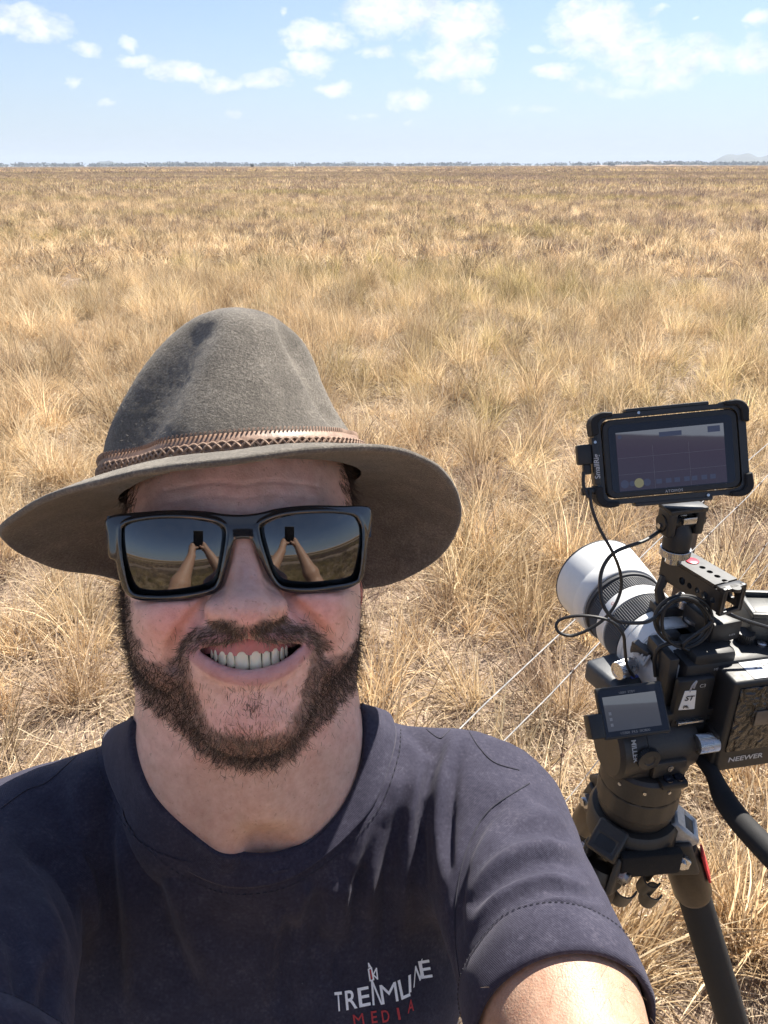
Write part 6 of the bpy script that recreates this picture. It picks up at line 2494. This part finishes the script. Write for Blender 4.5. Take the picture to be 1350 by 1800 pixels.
# rugged cage: a close-fitting ring with padded corners, slim bars top and bottom
m = MB(monM)
m.prism(rrect(MW + 0.019, MH + 0.013, 0.013), -0.020, -0.001, 0.0, holes=[rrect(MW + 0.003, MH + 0.003, 0.0105)[::-1]])
m.build('cage_ring', black_metal, mon)
for sx in (-1, 1):
    for sy in (-1, 1):
        m = MB(monM)
        cx_, cy_ = sx * (MW / 2 - 0.002), sy * (MH / 2 - 0.004)
        arc = []
        for k in range(9):
            t = R(-12 + 114 * k / 8)
            arc.append((cx_ + sx * 0.0145 * math.cos(t), cy_ + sy * 0.0135 * math.sin(t)))
        arc += [(cx_ - sx * 0.010, cy_ + sy * 0.0125), (cx_ - sx * 0.010, cy_ + sy * 0.0075), (cx_ + sx * 0.002, cy_ + sy * 0.0070), (cx_ + sx * 0.0062, cy_ + sy * 0.002), (cx_ + sx * 0.0062, cy_ - sy * 0.010), (cx_ + sx * 0.0135, cy_ - sy * 0.012)]
        m.prism(arc if sx * sy > 0 else arc[::-1], -0.021, 0.0035, 0.0012)
        m.build('cage_corner', rubber, mon)
for c_, s_ in (((0, MH / 2 + 0.0085, -0.010), (MW * 0.62, 0.004, 0.016)), ((0, -MH / 2 - 0.0085, -0.010), (MW * 0.58, 0.005, 0.016)), ((-MW / 2 - 0.0085, 0, -0.009), (0.007, MH * 0.60, 0.018))):
    m = MB(monM)
    m.box(c_, s_, 0.0012)
    m.build('cage_bar', black_metal, mon)
for x_, y_ in ((-MW / 2 - 0.0085, MH * 0.24), (-MW / 2 - 0.0085, -MH * 0.34), (-MW * 0.22, MH / 2 + 0.005), (MW * 0.25, -MH / 2 - 0.005)):
    m = MB(monM)
    m.lathe([(0.0016, 0), (0.0016, 0.0012), (0.0, 0.0012)], (x_, y_, -0.0005), n=12)
    m.build('screw', steel, mon)
put_text('SmallRig', face_M(monM, (-MW / 2 - 0.0085, -0.006, 0.0004), (0, 1, 0), (-1, 0, 0)), 0.0080, white_print, mon, bold=0.0001)
m = MB(monM)
m.box((-MW / 2 - 0.020, 0.008, -0.008), (0.016, 0.022, 0.012), 0.002)
m.box((-MW / 2 - 0.018, -0.008, -0.008), (0.009, 0.012, 0.008), 0.002)
m.build('signal_plug', black_plastic, mon)
m = MB(monM)
m.lathe([(0.0042, -0.008), (0.0045, 0.006), (0.0036, 0.0065), (0.0036, 0.012), (0, 0.012)], axis='X', c=(-MW / 2 - 0.018, -MH * 0.38, -0.006), n=16)
m.build('thumb_screw', black_metal, mon)

# tilt mount between handle and monitor
tmM = RM(1197, 915, 0.832, yaw=R(4))
tm = empty('monitor_mount', at_M(tmM, (0, 0, -0.04)), label='black tilting monitor mount with silver ring on the handle end', cat='mount')
m = MB(tmM)
m.box((-0.018, 0, 0.0), (0.012, 0.024, 0.032), 0.004, seg=3)
m.box((0.018, 0, 0.0), (0.012, 0.024, 0.032), 0.004, seg=3)
m.box((0, 0, 0.016), (0.048, 0.026, 0.006), 0.002)
m.each('tilt_bracket', black_metal, tm)
m = MB(tmM)
m.lathe([(0.0, -0.026), (0.009, -0.026), (0.009, 0.026), (0, 0.026)], axis='X', n=20)
m.lathe([(0.0155, -0.034), (0.016, -0.018), (0.013, -0.010), (0.008, 0.0), (0.0, 0.002)], n=28)
m.build('swivel_post', black_plastic, tm)
m = MB(tmM)
m.box((0.001, -0.010, 0.005), (0.017, 0.010, 0.008), 0.001)
m.lathe([(0.003, -0.026), (0.003, -0.028), (0, -0.028)], axis='X', c=(0, 0, -0.004), n=12)
m.each('locking_pin', steel, tm)
mb = ribbed(tmM @ basis(V3(0, 0, -0.044), V3(1, 0, 0), V3(0, 1, 0), V3(0, 0, 1)), 0.0172, 0.0, 0.009, 44, 0.0005)
mb.lathe([(0.0168, 0.009), (0.012, 0.0092), (0, 0.0092)], n=44)
mb.lathe([(0.0, -0.010), (0.009, -0.010), (0.009, 0.001)], n=24)
mb.build('silver_ring', steel, tm, angle=25)

# ------------------------------------------------------------------ cables
cable_mat = mat('cable_sheath', (0.013, 0.013, 0.014), 0.42, spec=0.5)


def cable(pts, label, r_=0.0019, n=110):
    P = np.array([Wp(*q_) for q_ in pts])
    mb = MB()
    mb.tube(smooth_poly(P, n, False), r_, 8)
    return mb.build('cable', cable_mat, None, label=label, cat='cable', group='black cables round the camera')


cable([(1037, 862, .80), (1040, 892, .80), (1054, 930, .80), (1077, 972, .80), (1090, 1007, .81), (1091, 1038, .815), (1076, 1072, .82), (1050, 1098, .825), (1010, 1117, .83), (985, 1114, .83), (977, 1101, .83), (986, 1089, .83), (1018, 1083, .825),
       (1056, 1087, .82), (1080, 1097, .82), (1095, 1116, .82), (1098, 1142, .83), (1102, 1171, .845), (1114, 1190, .87)], 'thin black cable looping in front of the white lens to the camera', 0.0018, 150)
cable([(1026, 830, .80), (1026, 855, .80), (1034, 876, .80)], 'short black cable stub below the plug left of the monitor', 0.0019, 24)
cable([(1176, 925, .835), (1160, 934, .83), (1133, 951, .82), (1085, 969, .81), (1064, 990, .81), (1055, 1017, .81), (1057, 1053, .81), (1067, 1077, .81), (1086, 1092, .815), (1114, 1096, .82), (1140, 1093, .825), (1160, 1078, .83), (1186, 1058, .83), (1218, 1052, .83), (1240, 1062, .83),
       (1276, 1079, .83), (1313, 1093, .83), (1362, 1108, .83)], 'black cable running from the monitor mount across the lens to the right edge', 0.0021, 150)
coil = []
for k in range(64):
    t = k / 63 * 2.6 * 2 * math.pi + 2.6
    kk = k / 63
    coil.append((1200 + (46 - 7 * math.sin(3 * kk * 3.14)) * math.cos(t) + 3 * kk, 1092 + (41 - 5 * math.cos(5 * kk)) * math.sin(t) + 2 * kk, 0.836 - 0.012 * kk + 0.006 * math.sin(t)))
cable(coil + [(1200, 1135, .83), (1222, 1150, .835), (1234, 1172, .84)], 'coiled black cable bundled above the camera', 0.0020, 260)
cable([(1152, 1190, .85), (1150, 1160, .845), (1158, 1140, .84), (1180, 1132, .835), (1206, 1137, .835), (1226, 1156, .835), (1236, 1185, .835)], 'thick black cable arching over the camera shoulder into the battery box', 0.0024, 60)

# ------------------------------------------------------------------ tripod with fluid head
BOWL = Wp(1119, 1392, 0.90)
tri = empty('tripod', V3(BOWL[0], BOWL[1], 0.0), label='black video tripod with fluid head standing at the right', cat='tripod')
tM = basis(BOWL, RR_ * 0.94, RF_ * 0.94, RU_ * 0.94)
m = MB(tM)
m.lathe([(0.0, -0.045), (0.020, -0.044), (0.040, -0.034), (0.0475, -0.018), (0.0485, -0.006)], n=56)
m.build('bowl', brown_black, tri)
mb = MB(tM)
N = 60
v_ = []
for hh, k in ((-0.006, 0.985), (-0.004, 1.0), (0.022, 1.0), (0.024, 0.985)):
    for i in range(N):
        r_ = 0.0505 * k - (0.0012 if i % 4 == 0 else 0)
        v_.append((r_ * math.cos(2 * math.pi * i / N), r_ * math.sin(2 * math.pi * i / N), hh))
mb.add(v_, [(j * N + i, j * N + (i + 1) % N, (j + 1) * N + (i + 1) % N, (j + 1) * N + i) for j in range(3) for i in range(N)])
mb.build('drag_ring', brown_black, tri, angle=20)
m = MB(tM)
m.lathe([(0.0475, 0.024), (0.0500, 0.0255), (0.0500, 0.056), (0.046, 0.060), (0.0, 0.060)], n=56)
m.build('pan_base', brown_black, tri)
# bubble level seat in front
m = MB(tM)
m.box((0.012, -0.047, 0.060), (0.034, 0.016, 0.010), 0.003)
m.build('level_seat', black_plastic, tri)
m = MB(tM)
m.lathe([(0.006, 0), (0.006, 0.002), (0, 0.0025)], (0.006, -0.047, 0.0655), n=20)
m.lathe([(0.006, 0), (0.006, 0.002), (0, 0.0025)], (0.020, -0.047, 0.0655), n=20)
m.each('level_bubble', glass_dark, tri)
# tilt housing: horizontal drum with side cheeks
m = MB(tM)
m.lathe([(0.0, -0.052), (0.036, -0.052), (0.041, -0.047), (0.041, -0.018), (0.039, -0.016)], axis='X', c=(0, 0.004, 0.082), n=48)
m.lathe([(0.0395, -0.016), (0.0395, 0.040), (0.036, 0.052), (0.0, 0.052)], axis='X', c=(0, 0.004, 0.082), n=48)
m.box((0.004, 0.004, 0.070), (0.084, 0.076, 0.036), 0.010, seg=3)
m.build('tilt_housing', brown_black, tri)
m = MB(tM)
m.box((0.010, -0.036, 0.074), (0.044, 0.010, 0.024), 0.003)
m.build('gearbox_cover', brown_black, tri)
mb = ribbed(tM @ basis(V3(-0.020, -0.036, 0.094), V3(1, 0, 0), V3(0, 0, 1), V3(0, -1, 0)), 0.0145, -0.002, 0.005, 36, 0.0012)
mb.lathe([(0.014, 0.005), (0.007, 0.006), (0.005, 0.004), (0, 0.004)], n=36)
mb.build('drag_dial', black_metal, tri, angle=25)
mb = ribbed(tM @ basis(V3(0.062, -0.030, 0.098), V3(0, 1, 0), V3(0, 0, 1), V3(1, 0, 0)), 0.0118, -0.016, 0.010, 40, 0.0005)
mb.lathe([(0.0118, -0.016), (0.0095, -0.0168), (0.0088, -0.0155)], n=40)
mb.build('brake_knob', steel, tri, angle=25)
m = MB(tM)
m.lathe([(0.0, -0.0153), (0.0088, -0.0153), (0.0088, -0.012)], axis='X', c=(0.062, -0.030, 0.098), n=30)
m.box((0.078, -0.022, 0.086), (0.022, 0.030, 0.054), 0.004)
m.box((0.105, -0.018, 0.086), (0.050, 0.026, 0.022), 0.003)
m.build('handle_bracket', brown_black, tri)
m = MB(tM)
m.box((0.030, 0.012, 0.122), (0.120, 0.050, 0.010), 0.003)
m.box((0.055, 0.010, 0.131), (0.090, 0.050, 0.010), 0.002)
m.build('camera_plate', black_metal, tri)
m = MB(tM)
m.box((0.040, -0.018, 0.124), (0.034, 0.006, 0.004), 0.001, M=np.array(Matrix.Rotation(R(0), 4, 'Y')))
m.build('plate_lever', steel, tri)
_n, _x = V3(0, -0.86, 0.51), V3(0, -0.51, -0.86)
put_text('MILLER', face_M(tM, V3(-0.036, 0.004, 0.082) + _n * 0.0413, _x, np.cross(_n, _x)), 0.0085, white_print, tri, bold=0.0002)
for a_ in (-60, -25, 10, 45):
    m = MB(tM)
    n_ = V3(math.sin(R(a_)), -math.cos(R(a_)), 0)
    m.lathe([(0.0022, 0), (0.0022, 0.0012), (0.0012, 0.0012), (0.0, 0.0006)], n=12, M=basis(n_ * 0.0500 + V3(0, 0, 0.046), np.cross(n_, V3(0, 0, -1)), V3(0, 0, 1), n_))
    m.build('grub_screw', steel, tri)
for i_, s_ in enumerate(('1', '2', '3', '4')):
    n_ = V3(0, -math.cos(R(-18 + 17 * i_)), -math.sin(R(-18 + 17 * i_)))
    x_ = V3(1, 0, 0)
    put_text(s_, face_M(tM, V3(-0.008, 0.004, 0.082) + n_ * 0.0399, x_, np.cross(n_, x_)), 0.005, white_print, tri)
m = MB(tM)
m.lathe([(0.0040, 0), (0.0040, 0.0008), (0.0016, 0.0008), (0.0, 0.0002)], n=18, M=basis(V3(0.010, -0.0412, 0.076), V3(1, 0, 0), V3(0, 0, 1), V3(0, -1, 0)))
m.build('cover_screw', steel, tri)
# crown with three shoulders, straps, clips and legs
CR = BOWL + V3(0, 0, -0.045)
m = MB()
m.lathe([(0.050, 0.020), (0.054, 0.014), (0.054, -0.014), (0.044, -0.022), (0.0, -0.024)], n=48, M=basis(CR, RR_, RF_, RU_))
m.build('crown', brown_black, tri)
m = MB()
m.lathe([(0.0, -0.10), (0.014, -0.098), (0.016, -0.070), (0.012, -0.05), (0.012, -0.02)], n=24, M=basis(CR, RR_, RF_, RU_))
m.build('bowl_handle', black_plastic, tri)
foot_r = 0.50
for li, azd in enumerate((-16, 104, 224)):
    o = V3(math.cos(R(azd)), math.sin(R(azd)), 0)
    sd_ = V3(-o[1], o[0], 0)
    top_ = CR + o * 0.060 + V3(0, 0, -0.030)
    ft = V3(BOWL[0], BOWL[1], 0) + o * foot_r
    dr = (ft - top_) / np.linalg.norm(ft - top_)
    ln_ = np.linalg.norm(ft - top_)
    up_n = np.cross(sd_, dr)
    legM = basis(top_, sd_, up_n, -dr)
    shM = basis(CR + o * 0.056 + V3(0, 0, 0.002), sd_ * 0.9, o * 0.9, V3(0, 0, 0.9))
    # shoulder block with a slot window
    mb = MB(shM)
    slope = basis(V3(0, 0.004, 0.006), V3(1, 0, 0), V3(0, 0.78, -0.62), V3(0, 0.62, 0.78))
    mb.prism([(-0.021, -0.024), (0.021, -0.024), (0.021, 0.020), (-0.021, 0.020)], -0.020, 0.008, 0.003, M=slope, holes=[[(-0.012, -0.004), (-0.012, 0.010), (0.012, 0.010), (0.012, -0.004)]])
    sh = mb.build('shoulder', brown_black if li else mat('sunlit_alloy', (0.42, 0.42, 0.42), 0.42, metal=0.5, build=grain(300, 0.3, 0.1)), tri)  # right shoulder's alloy is lightened, its sunlit look put into the colour
    mb = MB(shM)
    mb.box((0, 0.004, 0.000), (0.026, 0.024, 0.012), 0.002, M=slope)
    mb.build('shoulder_core', black_plastic, tri)
    mb = MB(legM)
    for s in (-1, 1):
        mb.box((0.020 * s, 0, 0.002), (0.008, 0.036, 0.050), 0.006, seg=3)
    mb.each('hinge_cheek', brown_black, tri)
    mb = MB(legM)
    for s in (-1, 1):
        mb.lathe([(0.0105, 0.024 * s), (0.0105, 0.030 * s), (0.0, 0.0305 * s)], axis='X', c=(0, -0.002, 0.004), n=6)
        mb.lathe([(0.0058, 0.030 * s), (0.0058, 0.034 * s), (0.0, 0.0342 * s)], axis='X', c=(0, -0.002, 0.004), n=16)
    mb.each('hinge_bolt', steel, tri)
    mb = MB(legM)
    mb.lathe([(0.0, 0.004), (0.020, 0.0), (0.0235, -0.020), (0.0235, -0.075), (0.0205, -0.082)], n=32)
    mb.build('leg_collar', mat('dark_bronze_metal', (0.055, 0.046, 0.038), 0.36, metal=0.7, build=grain(250, 0.3, 0.08)), tri)
    mb = MB(legM)
    mb.lathe([(0.0205, -0.080), (0.0205, -0.50), (0.0, -0.50)], n=28)
    mb.lathe([(0.0225, -0.475), (0.0225, -0.53), (0.0, -0.53)], n=28)
    mb.lathe([(0.0160, -0.50), (0.0160, -0.83), (0.0, -0.83)], n=24)
    mb.lathe([(0.0190, -0.81), (0.0190, -0.86), (0.0, -0.86)], n=24)
    mb.lathe([(0.0120, -0.83), (0.0120, -(ln_ - 0.03)), (0.0, -(ln_ - 0.03))], n=20)
    leg = mb.build('leg', rubber, tri)
    mb = MB()
    mb.lathe([(0.0, 0.0), (0.022, 0.002), (0.020, 0.018), (0.010, 0.036), (0.0, 0.04)], n=20, M=basis(ft, V3(1, 0, 0), V3(0, 1, 0), V3(0, 0, 1)))
    mb.build('rubber_foot', rubber, leg)
    if li == 0:
        mb = MB(legM)
        mb.box((0.0, -0.0245, -0.030), (0.020, 0.003, 0.044), 0.001)
        mb.build('red_strap', mat('red_webbing', (0.50, 0.03, 0.03), 0.8, build=grain(900, 0.3, 0.4)), tri)
# velcro pad on the crown facing us, spreader clips below
pd = V3(0.10, -0.99, 0)
pd /= np.linalg.norm(pd)
pM = basis(CR + pd * 0.056 + V3(0, 0, -0.010), np.cross(pd, V3(0, 0, -1)), V3(0, 0, 1), pd)
m = MB(pM)
m.box((0, 0, 0), (0.074, 0.034, 0.012), 0.003)
m.build('hook_pad', mat('hook_tape', (0.008, 0.008, 0.009), 0.95, build=grain(1500, 0.5, 0.8, dist=0.001)), tri)
for dx_, dz_, r_ in ((-0.022, -0.058, 0.0145), (0.010, -0.050, 0.0105), (0.016, -0.072, 0.0105)):
    mb = MB(pM)
    a0_ = R(40)
    mb.lathe([(r_, -0.016), (r_, 0.016), (r_ - 0.0018, 0.016), (r_ - 0.0018, -0.016), (r_, -0.016)], n=26, a0=a0_, a1=a0_ + R(290), M=basis(V3(dx_, dz_, -0.01), V3(1, 0, 0), V3(0, 0.35, -0.94), V3(0, 0.94, 0.35)))
    mb.build('leg_clip', brown_black, tri)
# pan handle curving down to the right
ph_pts = [Wp(*q_) for q_ in ((1232, 1335, .87), (1252, 1362, .85), (1270, 1402, .83), (1296, 1440, .80), (1330, 1478, .77), (1380, 1530, .74), (1440, 1590, .71))]
m = MB()
m.tube(smooth_poly(ph_pts, 40, False), np.interp(np.arange(40), (0, 8, 14, 39), (0.008, 0.009, 0.0125, 0.0135)), 18)
m.build('pan_handle', rubber, tri)
# ================================================================== wire fence running off to the right
_vp = Wp(1880, 291, 1.0) - V3(0, 0, HC)
FD = V3(_vp[0], _vp[1], 0)
FD /= np.linalg.norm(FD)                              # along the fence
FN = V3(-FD[1], FD[0], 0)
_r = Wp(811, 1271, 1.0) - V3(0, 0, HC)
F0 = V3(0, 0, HC) + _r * (0.88 / -_r[2])              # a point of the top wire, 1.02 m up


def fence_pt(px, py):
    v = Wp(px, py, 1.0) - V3(0, 0, HC)
    t = ((F0 - V3(0, 0, HC)) @ FN) / (v @ FN)
    return V3(0, 0, HC) + v * t


wire_m = mat('galvanised_wire', (0.46, 0.44, 0.41), 0.45, metal=0.6, build=grain(300, 0.3, 0.1))
rust_m = mat('rusty_wire', (0.13, 0.075, 0.05), 0.8, build=grain(500, 0.5, 0.3))
fence = empty('wire_fence', V3(F0[0], F0[1], 0), label='sagging wire netting fence running diagonally behind the tripod', cat='fence')
hts = []
for (px, py) in ((811, 1271), (864, 1325), (925, 1359), (1028, 1302), (977, 1415)):
    hts.append(fence_pt(px, py)[2])
hts = sorted(set([round(h, 3) for h in hts]), reverse=True)
hts = [hts[0], hts[1]] + [h for h in (0.62, 0.44, 0.28, 0.12)]
s_a, s_b = -3.5, 30.0
for k, h in enumerate(hts):
    n = 90
    s = np.linspace(0, 1, n) ** 1.6 * (s_b - s_a) + s_a
    P = F0[None] + FD[None] * s[:, None]
    P[:, 2] = h + 0.012 * np.sin(s * 1.7 + k) - 0.010 + 0.004 * np.sin(s * 9 + k * 2)
    mb = MB()
    mb.tube(P, 0.0014 if k < 2 else 0.0011, 6)
    mb.build('line_wire', wire_m if k != 2 else rust_m, fence)


def fz(s, k):
    return hts[k] + 0.012 * math.sin(s * 1.7 + k) - 0.010 + 0.004 * math.sin(s * 9 + k * 2)


drop0 = (fence_pt(1005, 1177) - F0) @ FD
for i in range(-8, 34):
    s = drop0 + i * 0.30 + 0.03 * math.sin(i * 2.3)
    if s < s_a or s > 9.5:
        continue
    base = F0 + FD * s
    pts_ = []
    for h in np.linspace(fz(s, 1), 0.03, 9):
        pts_.append((base[0] + FD[0] * 0.02 * (1 - h) + random.gauss(0, 0.002), base[1] + FD[1] * 0.02 * (1 - h) + random.gauss(0, 0.002), h))
    mb = MB()
    mb.tube(smooth_poly(np.array(pts_), 24, False), 0.00115, 5)
    mb.build('stay_wire', rust_m, fence)
    mb = MB()
    for k in range(1, len(hts)):
        hh = fz(s, k)
        c = V3(base[0], base[1], hh) + FD * 0.02 * (1 - hh)
        a = np.linspace(0, 4 * math.pi, 22)
        mb.tube(np.array([c + FD * (0.006 * (t / 12.5 - 0.5)) + V3(0, 0, 1) * 0.0042 * math.cos(t) + FN * 0.0042 * math.sin(t) for t in a]), 0.0011, 5)
    mb.each('wire_tie', rust_m, fence)
# steel picket behind the monitor
pb = fence_pt(1226, 985)
sp_ = (pb - F0) @ FD
post_m = mat('weathered_post', (0.085, 0.062, 0.048), 0.8, build=grain(120, 0.45, 0.4, dist=0.002))
for k, s in enumerate((sp_, sp_ + 4.0, sp_ + 8.0, sp_ + 12.0, sp_ + 16.0, sp_ + 20.0)):
    c = F0 + FD * s + FN * 0.03
    mb = MB()
    t1, t2 = FD, FN
    poly = [(0.028, 0.004), (0.006, 0.008), (0.004, 0.030), (-0.004, 0.030), (-0.006, 0.008), (-0.028, 0.004), (-0.028, -0.004), (0.028, -0.004)]
    mb.prism(poly, 0.0, 1.24 + 0.03 * math.sin(k * 3), 0, M=basis(V3(c[0], c[1], 0), t1, t2, V3(0, 0, 1)) @ np.array(Matrix.Rotation(0.03 * math.sin(k * 5 + 1), 4, 'Y')))
    mb.build('fence_post', post_m, fence)
# ================================================================== the far edge of the plain
def build_far_leaf(t, b):
    g = t.n('ShaderNodeNewGeometry').outputs['Position']
    n = t.noise(g, 0.05, 4, 0.6)
    t.t.links.new(t.ramp(n, [(0.3, (0.03, 0.037, 0.025)), (0.7, (0.07, 0.08, 0.05))]), b.inputs['Base Color'])


far_leaf = mat('eucalypt_foliage', (0.07, 0.08, 0.05), 0.8, build=build_far_leaf)
bark = mat('tree_bark', (0.12, 0.09, 0.07), 0.9, build=grain(3, 0.4, 0.2, dist=0.1))


def far_dir(px):
    v = Wp(px, 291, 1.0) - V3(0, 0, HC)
    d = V3(v[0], v[1], 0)
    return d / np.linalg.norm(d), np.linalg.norm(v) / np.linalg.norm(d)


def crown_faces(rg, c, rx, rz, n, leaf):
    """leaf clumps through a crown's volume, as loose quads"""
    p = rg.normal(size=(n, 3))
    p /= np.linalg.norm(p, axis=1)[:, None]
    p *= (rg.random(n) ** 0.45)[:, None]
    lob = 1 + 0.35 * vnoise(p * 2.0 + c[:3] * 0.01, 1.0, int(abs(c[0])) % 90)
    p = p * np.array((rx, rx, rz)) * lob[:, None] + c
    a = rg.normal(size=(n, 3))
    a /= np.linalg.norm(a, axis=1)[:, None]
    b_ = np.cross(a, rg.normal(size=(n, 3)))
    b_ /= np.linalg.norm(b_, axis=1)[:, None]
    s = rg.uniform(0.5, 1.3, (n, 1)) * leaf
    V = np.stack([p - a * s, p + b_ * s * 0.8, p + a * s, p - b_ * s * 0.8], 1)
    return V.reshape(-1, 3), np.arange(4 * n).reshape(-1, 4)


# wooded skyline: too far off to tell the trees apart
rg = np.random.default_rng(77)
VV, FF, off = [], [], 0
for i in range(2400):
    px = rg.uniform(-500, 1850)
    o, _ = far_dir(px)
    dist = rg.uniform(2300, 3600)
    dens = 0.5 + 0.5 * vnoise(np.array([[px * 0.01, 0, 0]]), 1.0, 3)[0]
    if rg.random() > 0.35 + 0.65 * dens:
        continue
    h = rg.uniform(6, 15) * (0.8 + 0.5 * dens) * dist / 2900
    c = o * dist + V3(0, 0, h * 0.42)
    v_, f_ = crown_faces(rg, c, h * rg.uniform(0.55, 1.8), h * 0.46, 26, h * 0.22)
    VV.append(v_)
    FF.append(f_ + off)
    off += len(v_)
link('treeline', mesh_np('treeline', np.concatenate(VV), np.concatenate(FF), False), far_leaf, label='hazy blue-grey line of distant trees along the horizon', cat='trees', kind='stuff')

# a few single trees and shrubs that stand clear of it
LONE = [(444, 292, 900, 3.6, 'lone dark shrub on the plain left of centre near the horizon'), (258, 291, 1100, 2.6, 'tiny dark shrub on the horizon at the far left'),
        (722, 291, 1500, 5.0, 'wide low dark clump of trees just right of centre on the horizon'), (1072, 288, 1700, 6.0, 'dark tree cluster beside the far shed at the right'),
        (536, 294, 700, 1.6, 'small dot-like bush in the middle distance left of centre')]
for (px, py, dist, h, lab) in LONE:
    o, _ = far_dir(px)
    e = empty('shrub' if h < 4 else 'tree', o * dist, label=lab, cat='shrub' if h < 4 else 'tree')
    wide = 3.0 if h == 5.0 else 1.0
    v_, f_ = crown_faces(rg, o * dist + V3(0, 0, h * 0.6), h * 0.5 * wide, h * 0.42, 220, h * 0.13)
    link('crown', mesh_np('crown', v_, f_, False), far_leaf, e)
    mb = MB()
    mb.tube([o * dist + V3(0, 0, -0.1), o * dist + V3(0.1, 0, h * 0.3), o * dist + V3(0, 0, h * 0.6)], [h * 0.05, h * 0.04, h * 0.02], 7)
    mb.build('trunk', bark, e)

# sheds and a water tank on a low bank
shed_m = mat('shed_steel', (0.10, 0.095, 0.09), 0.6, build=grain(2, 0.3, 0.1))
roof_m = mat('shed_roof', (0.22, 0.22, 0.22), 0.5)
for (px, dist, w_, h_, lab) in ((1038, 1600, 6.0, 5.0, 'small dark shed on the horizon, left one of the pair at the right'), (1078, 1650, 9.0, 4.2, 'low dark shed on the horizon, right one of the pair'), (971, 1700, 3.0, 3.0, 'tiny dark hut on the horizon left of the two sheds')):
    o, _ = far_dir(px)
    sdv = V3(o[1], -o[0], 0)
    M_ = basis(o * dist, sdv, o, V3(0, 0, 1))
    e = empty('shed', o * dist, label=lab, cat='shed')
    mb = MB(M_)
    mb.box((0, 0, h_ * 0.4), (w_, w_ * 0.7, h_ * 0.8), 0)
    mb.build('wall', shed_m, e)
    mb = MB(M_)
    mb.prism([(-w_ * 0.53, h_ * 0.8), (w_ * 0.53, h_ * 0.8), (0, h_)], -w_ * 0.38, w_ * 0.38, 0, M=basis(V3(0, 0, 0), V3(1, 0, 0), V3(0, 0, 1), V3(0, -1, 0)))
    mb.build('roof', roof_m, e)
    mb = MB(M_)
    mb.box((0, -w_ * 0.352, h_ * 0.3), (w_ * 0.4, 0.05, h_ * 0.56), 0)
    mb.build('door', mat('shed_door', (0.03, 0.03, 0.03), 0.7), e)
# low earth bank and blue hills
o, _ = far_dir(1130)
sdv = V3(o[1], -o[0], 0)
s = np.linspace(-1, 1, 60)
bank = []
for t in s:
    hh = 3.2 * (1 - t * t) * (0.8 + 0.2 * math.sin(t * 23))
    for q_, k in ((-16, 0), (0, 1), (16, 0)):
        bank.append(o * (1900 + q_) + sdv * t * 190 + V3(0, 0, -0.3 + hh * k))
link('earth_bank', mesh_np('earth_bank', bank, [(i * 3 + k, (i + 1) * 3 + k, (i + 1) * 3 + k + 1, i * 3 + k + 1) for i in range(59) for k in range(2)]), mat('bank_earth', (0.30, 0.20, 0.13), 0.95, build=grain(0.3, 0.3, 0.2, dist=0.3)), kind='structure')
hill_m = mat('hill_scrub', (0.045, 0.055, 0.045), 0.9, build=grain(0.004, 0.3, 0.0))
for px0, px1, pk_, dist, hmax in ((1225, 1420, 1275, 4600, 62), (1300, 1520, 1420, 4900, 76), (150, 250, 205, 4700, 30), (590, 660, 620, 4700, 28)):
    n = 60
    vs = []
    for i in range(n):
        px = px0 + (px1 - px0) * i / (n - 1)
        o, _ = far_dir(px)
        t = i / (n - 1)
        env = math.sin(math.pi * t) ** 1.4 * (1 + 0.25 * math.sin(t * 9 + px0) + 0.1 * math.sin(t * 31))
        for kd, kh in ((-900, 0), (-400, 0.55), (0, 1.0), (400, 0.5), (900, 0)):
            vs.append(o * (dist + kd) + V3(0, 0, -2 + hmax * env * kh))
    fs = [(i * 5 + k, (i + 1) * 5 + k, (i + 1) * 5 + k + 1, i * 5 + k + 1) for i in range(n - 1) for k in range(4)]
    link('hills', mesh_np('hills', vs, fs), hill_m, kind='structure')

# ================================================================== warm-weather haze over the plain
hzm = bpy.data.materials.new('haze_air')
hzm.use_nodes = True
ht = NT(hzm.node_tree)
pv = ht.n('ShaderNodeVolumePrincipled', {'Color': (0.68, 0.77, 0.90), 'Density': 0.00017, 'Anisotropy': 0.0})
ht.n('ShaderNodeOutputMaterial', {'Volume': pv.outputs[0]})
mb = MB()
mb.box((0, 0, 46.0), (18400, 18400, 96.0), 0)
mb.build('haze', hzm, None, smooth=False, kind='stuff', label='thin pale blue haze over the whole plain', cat='haze')
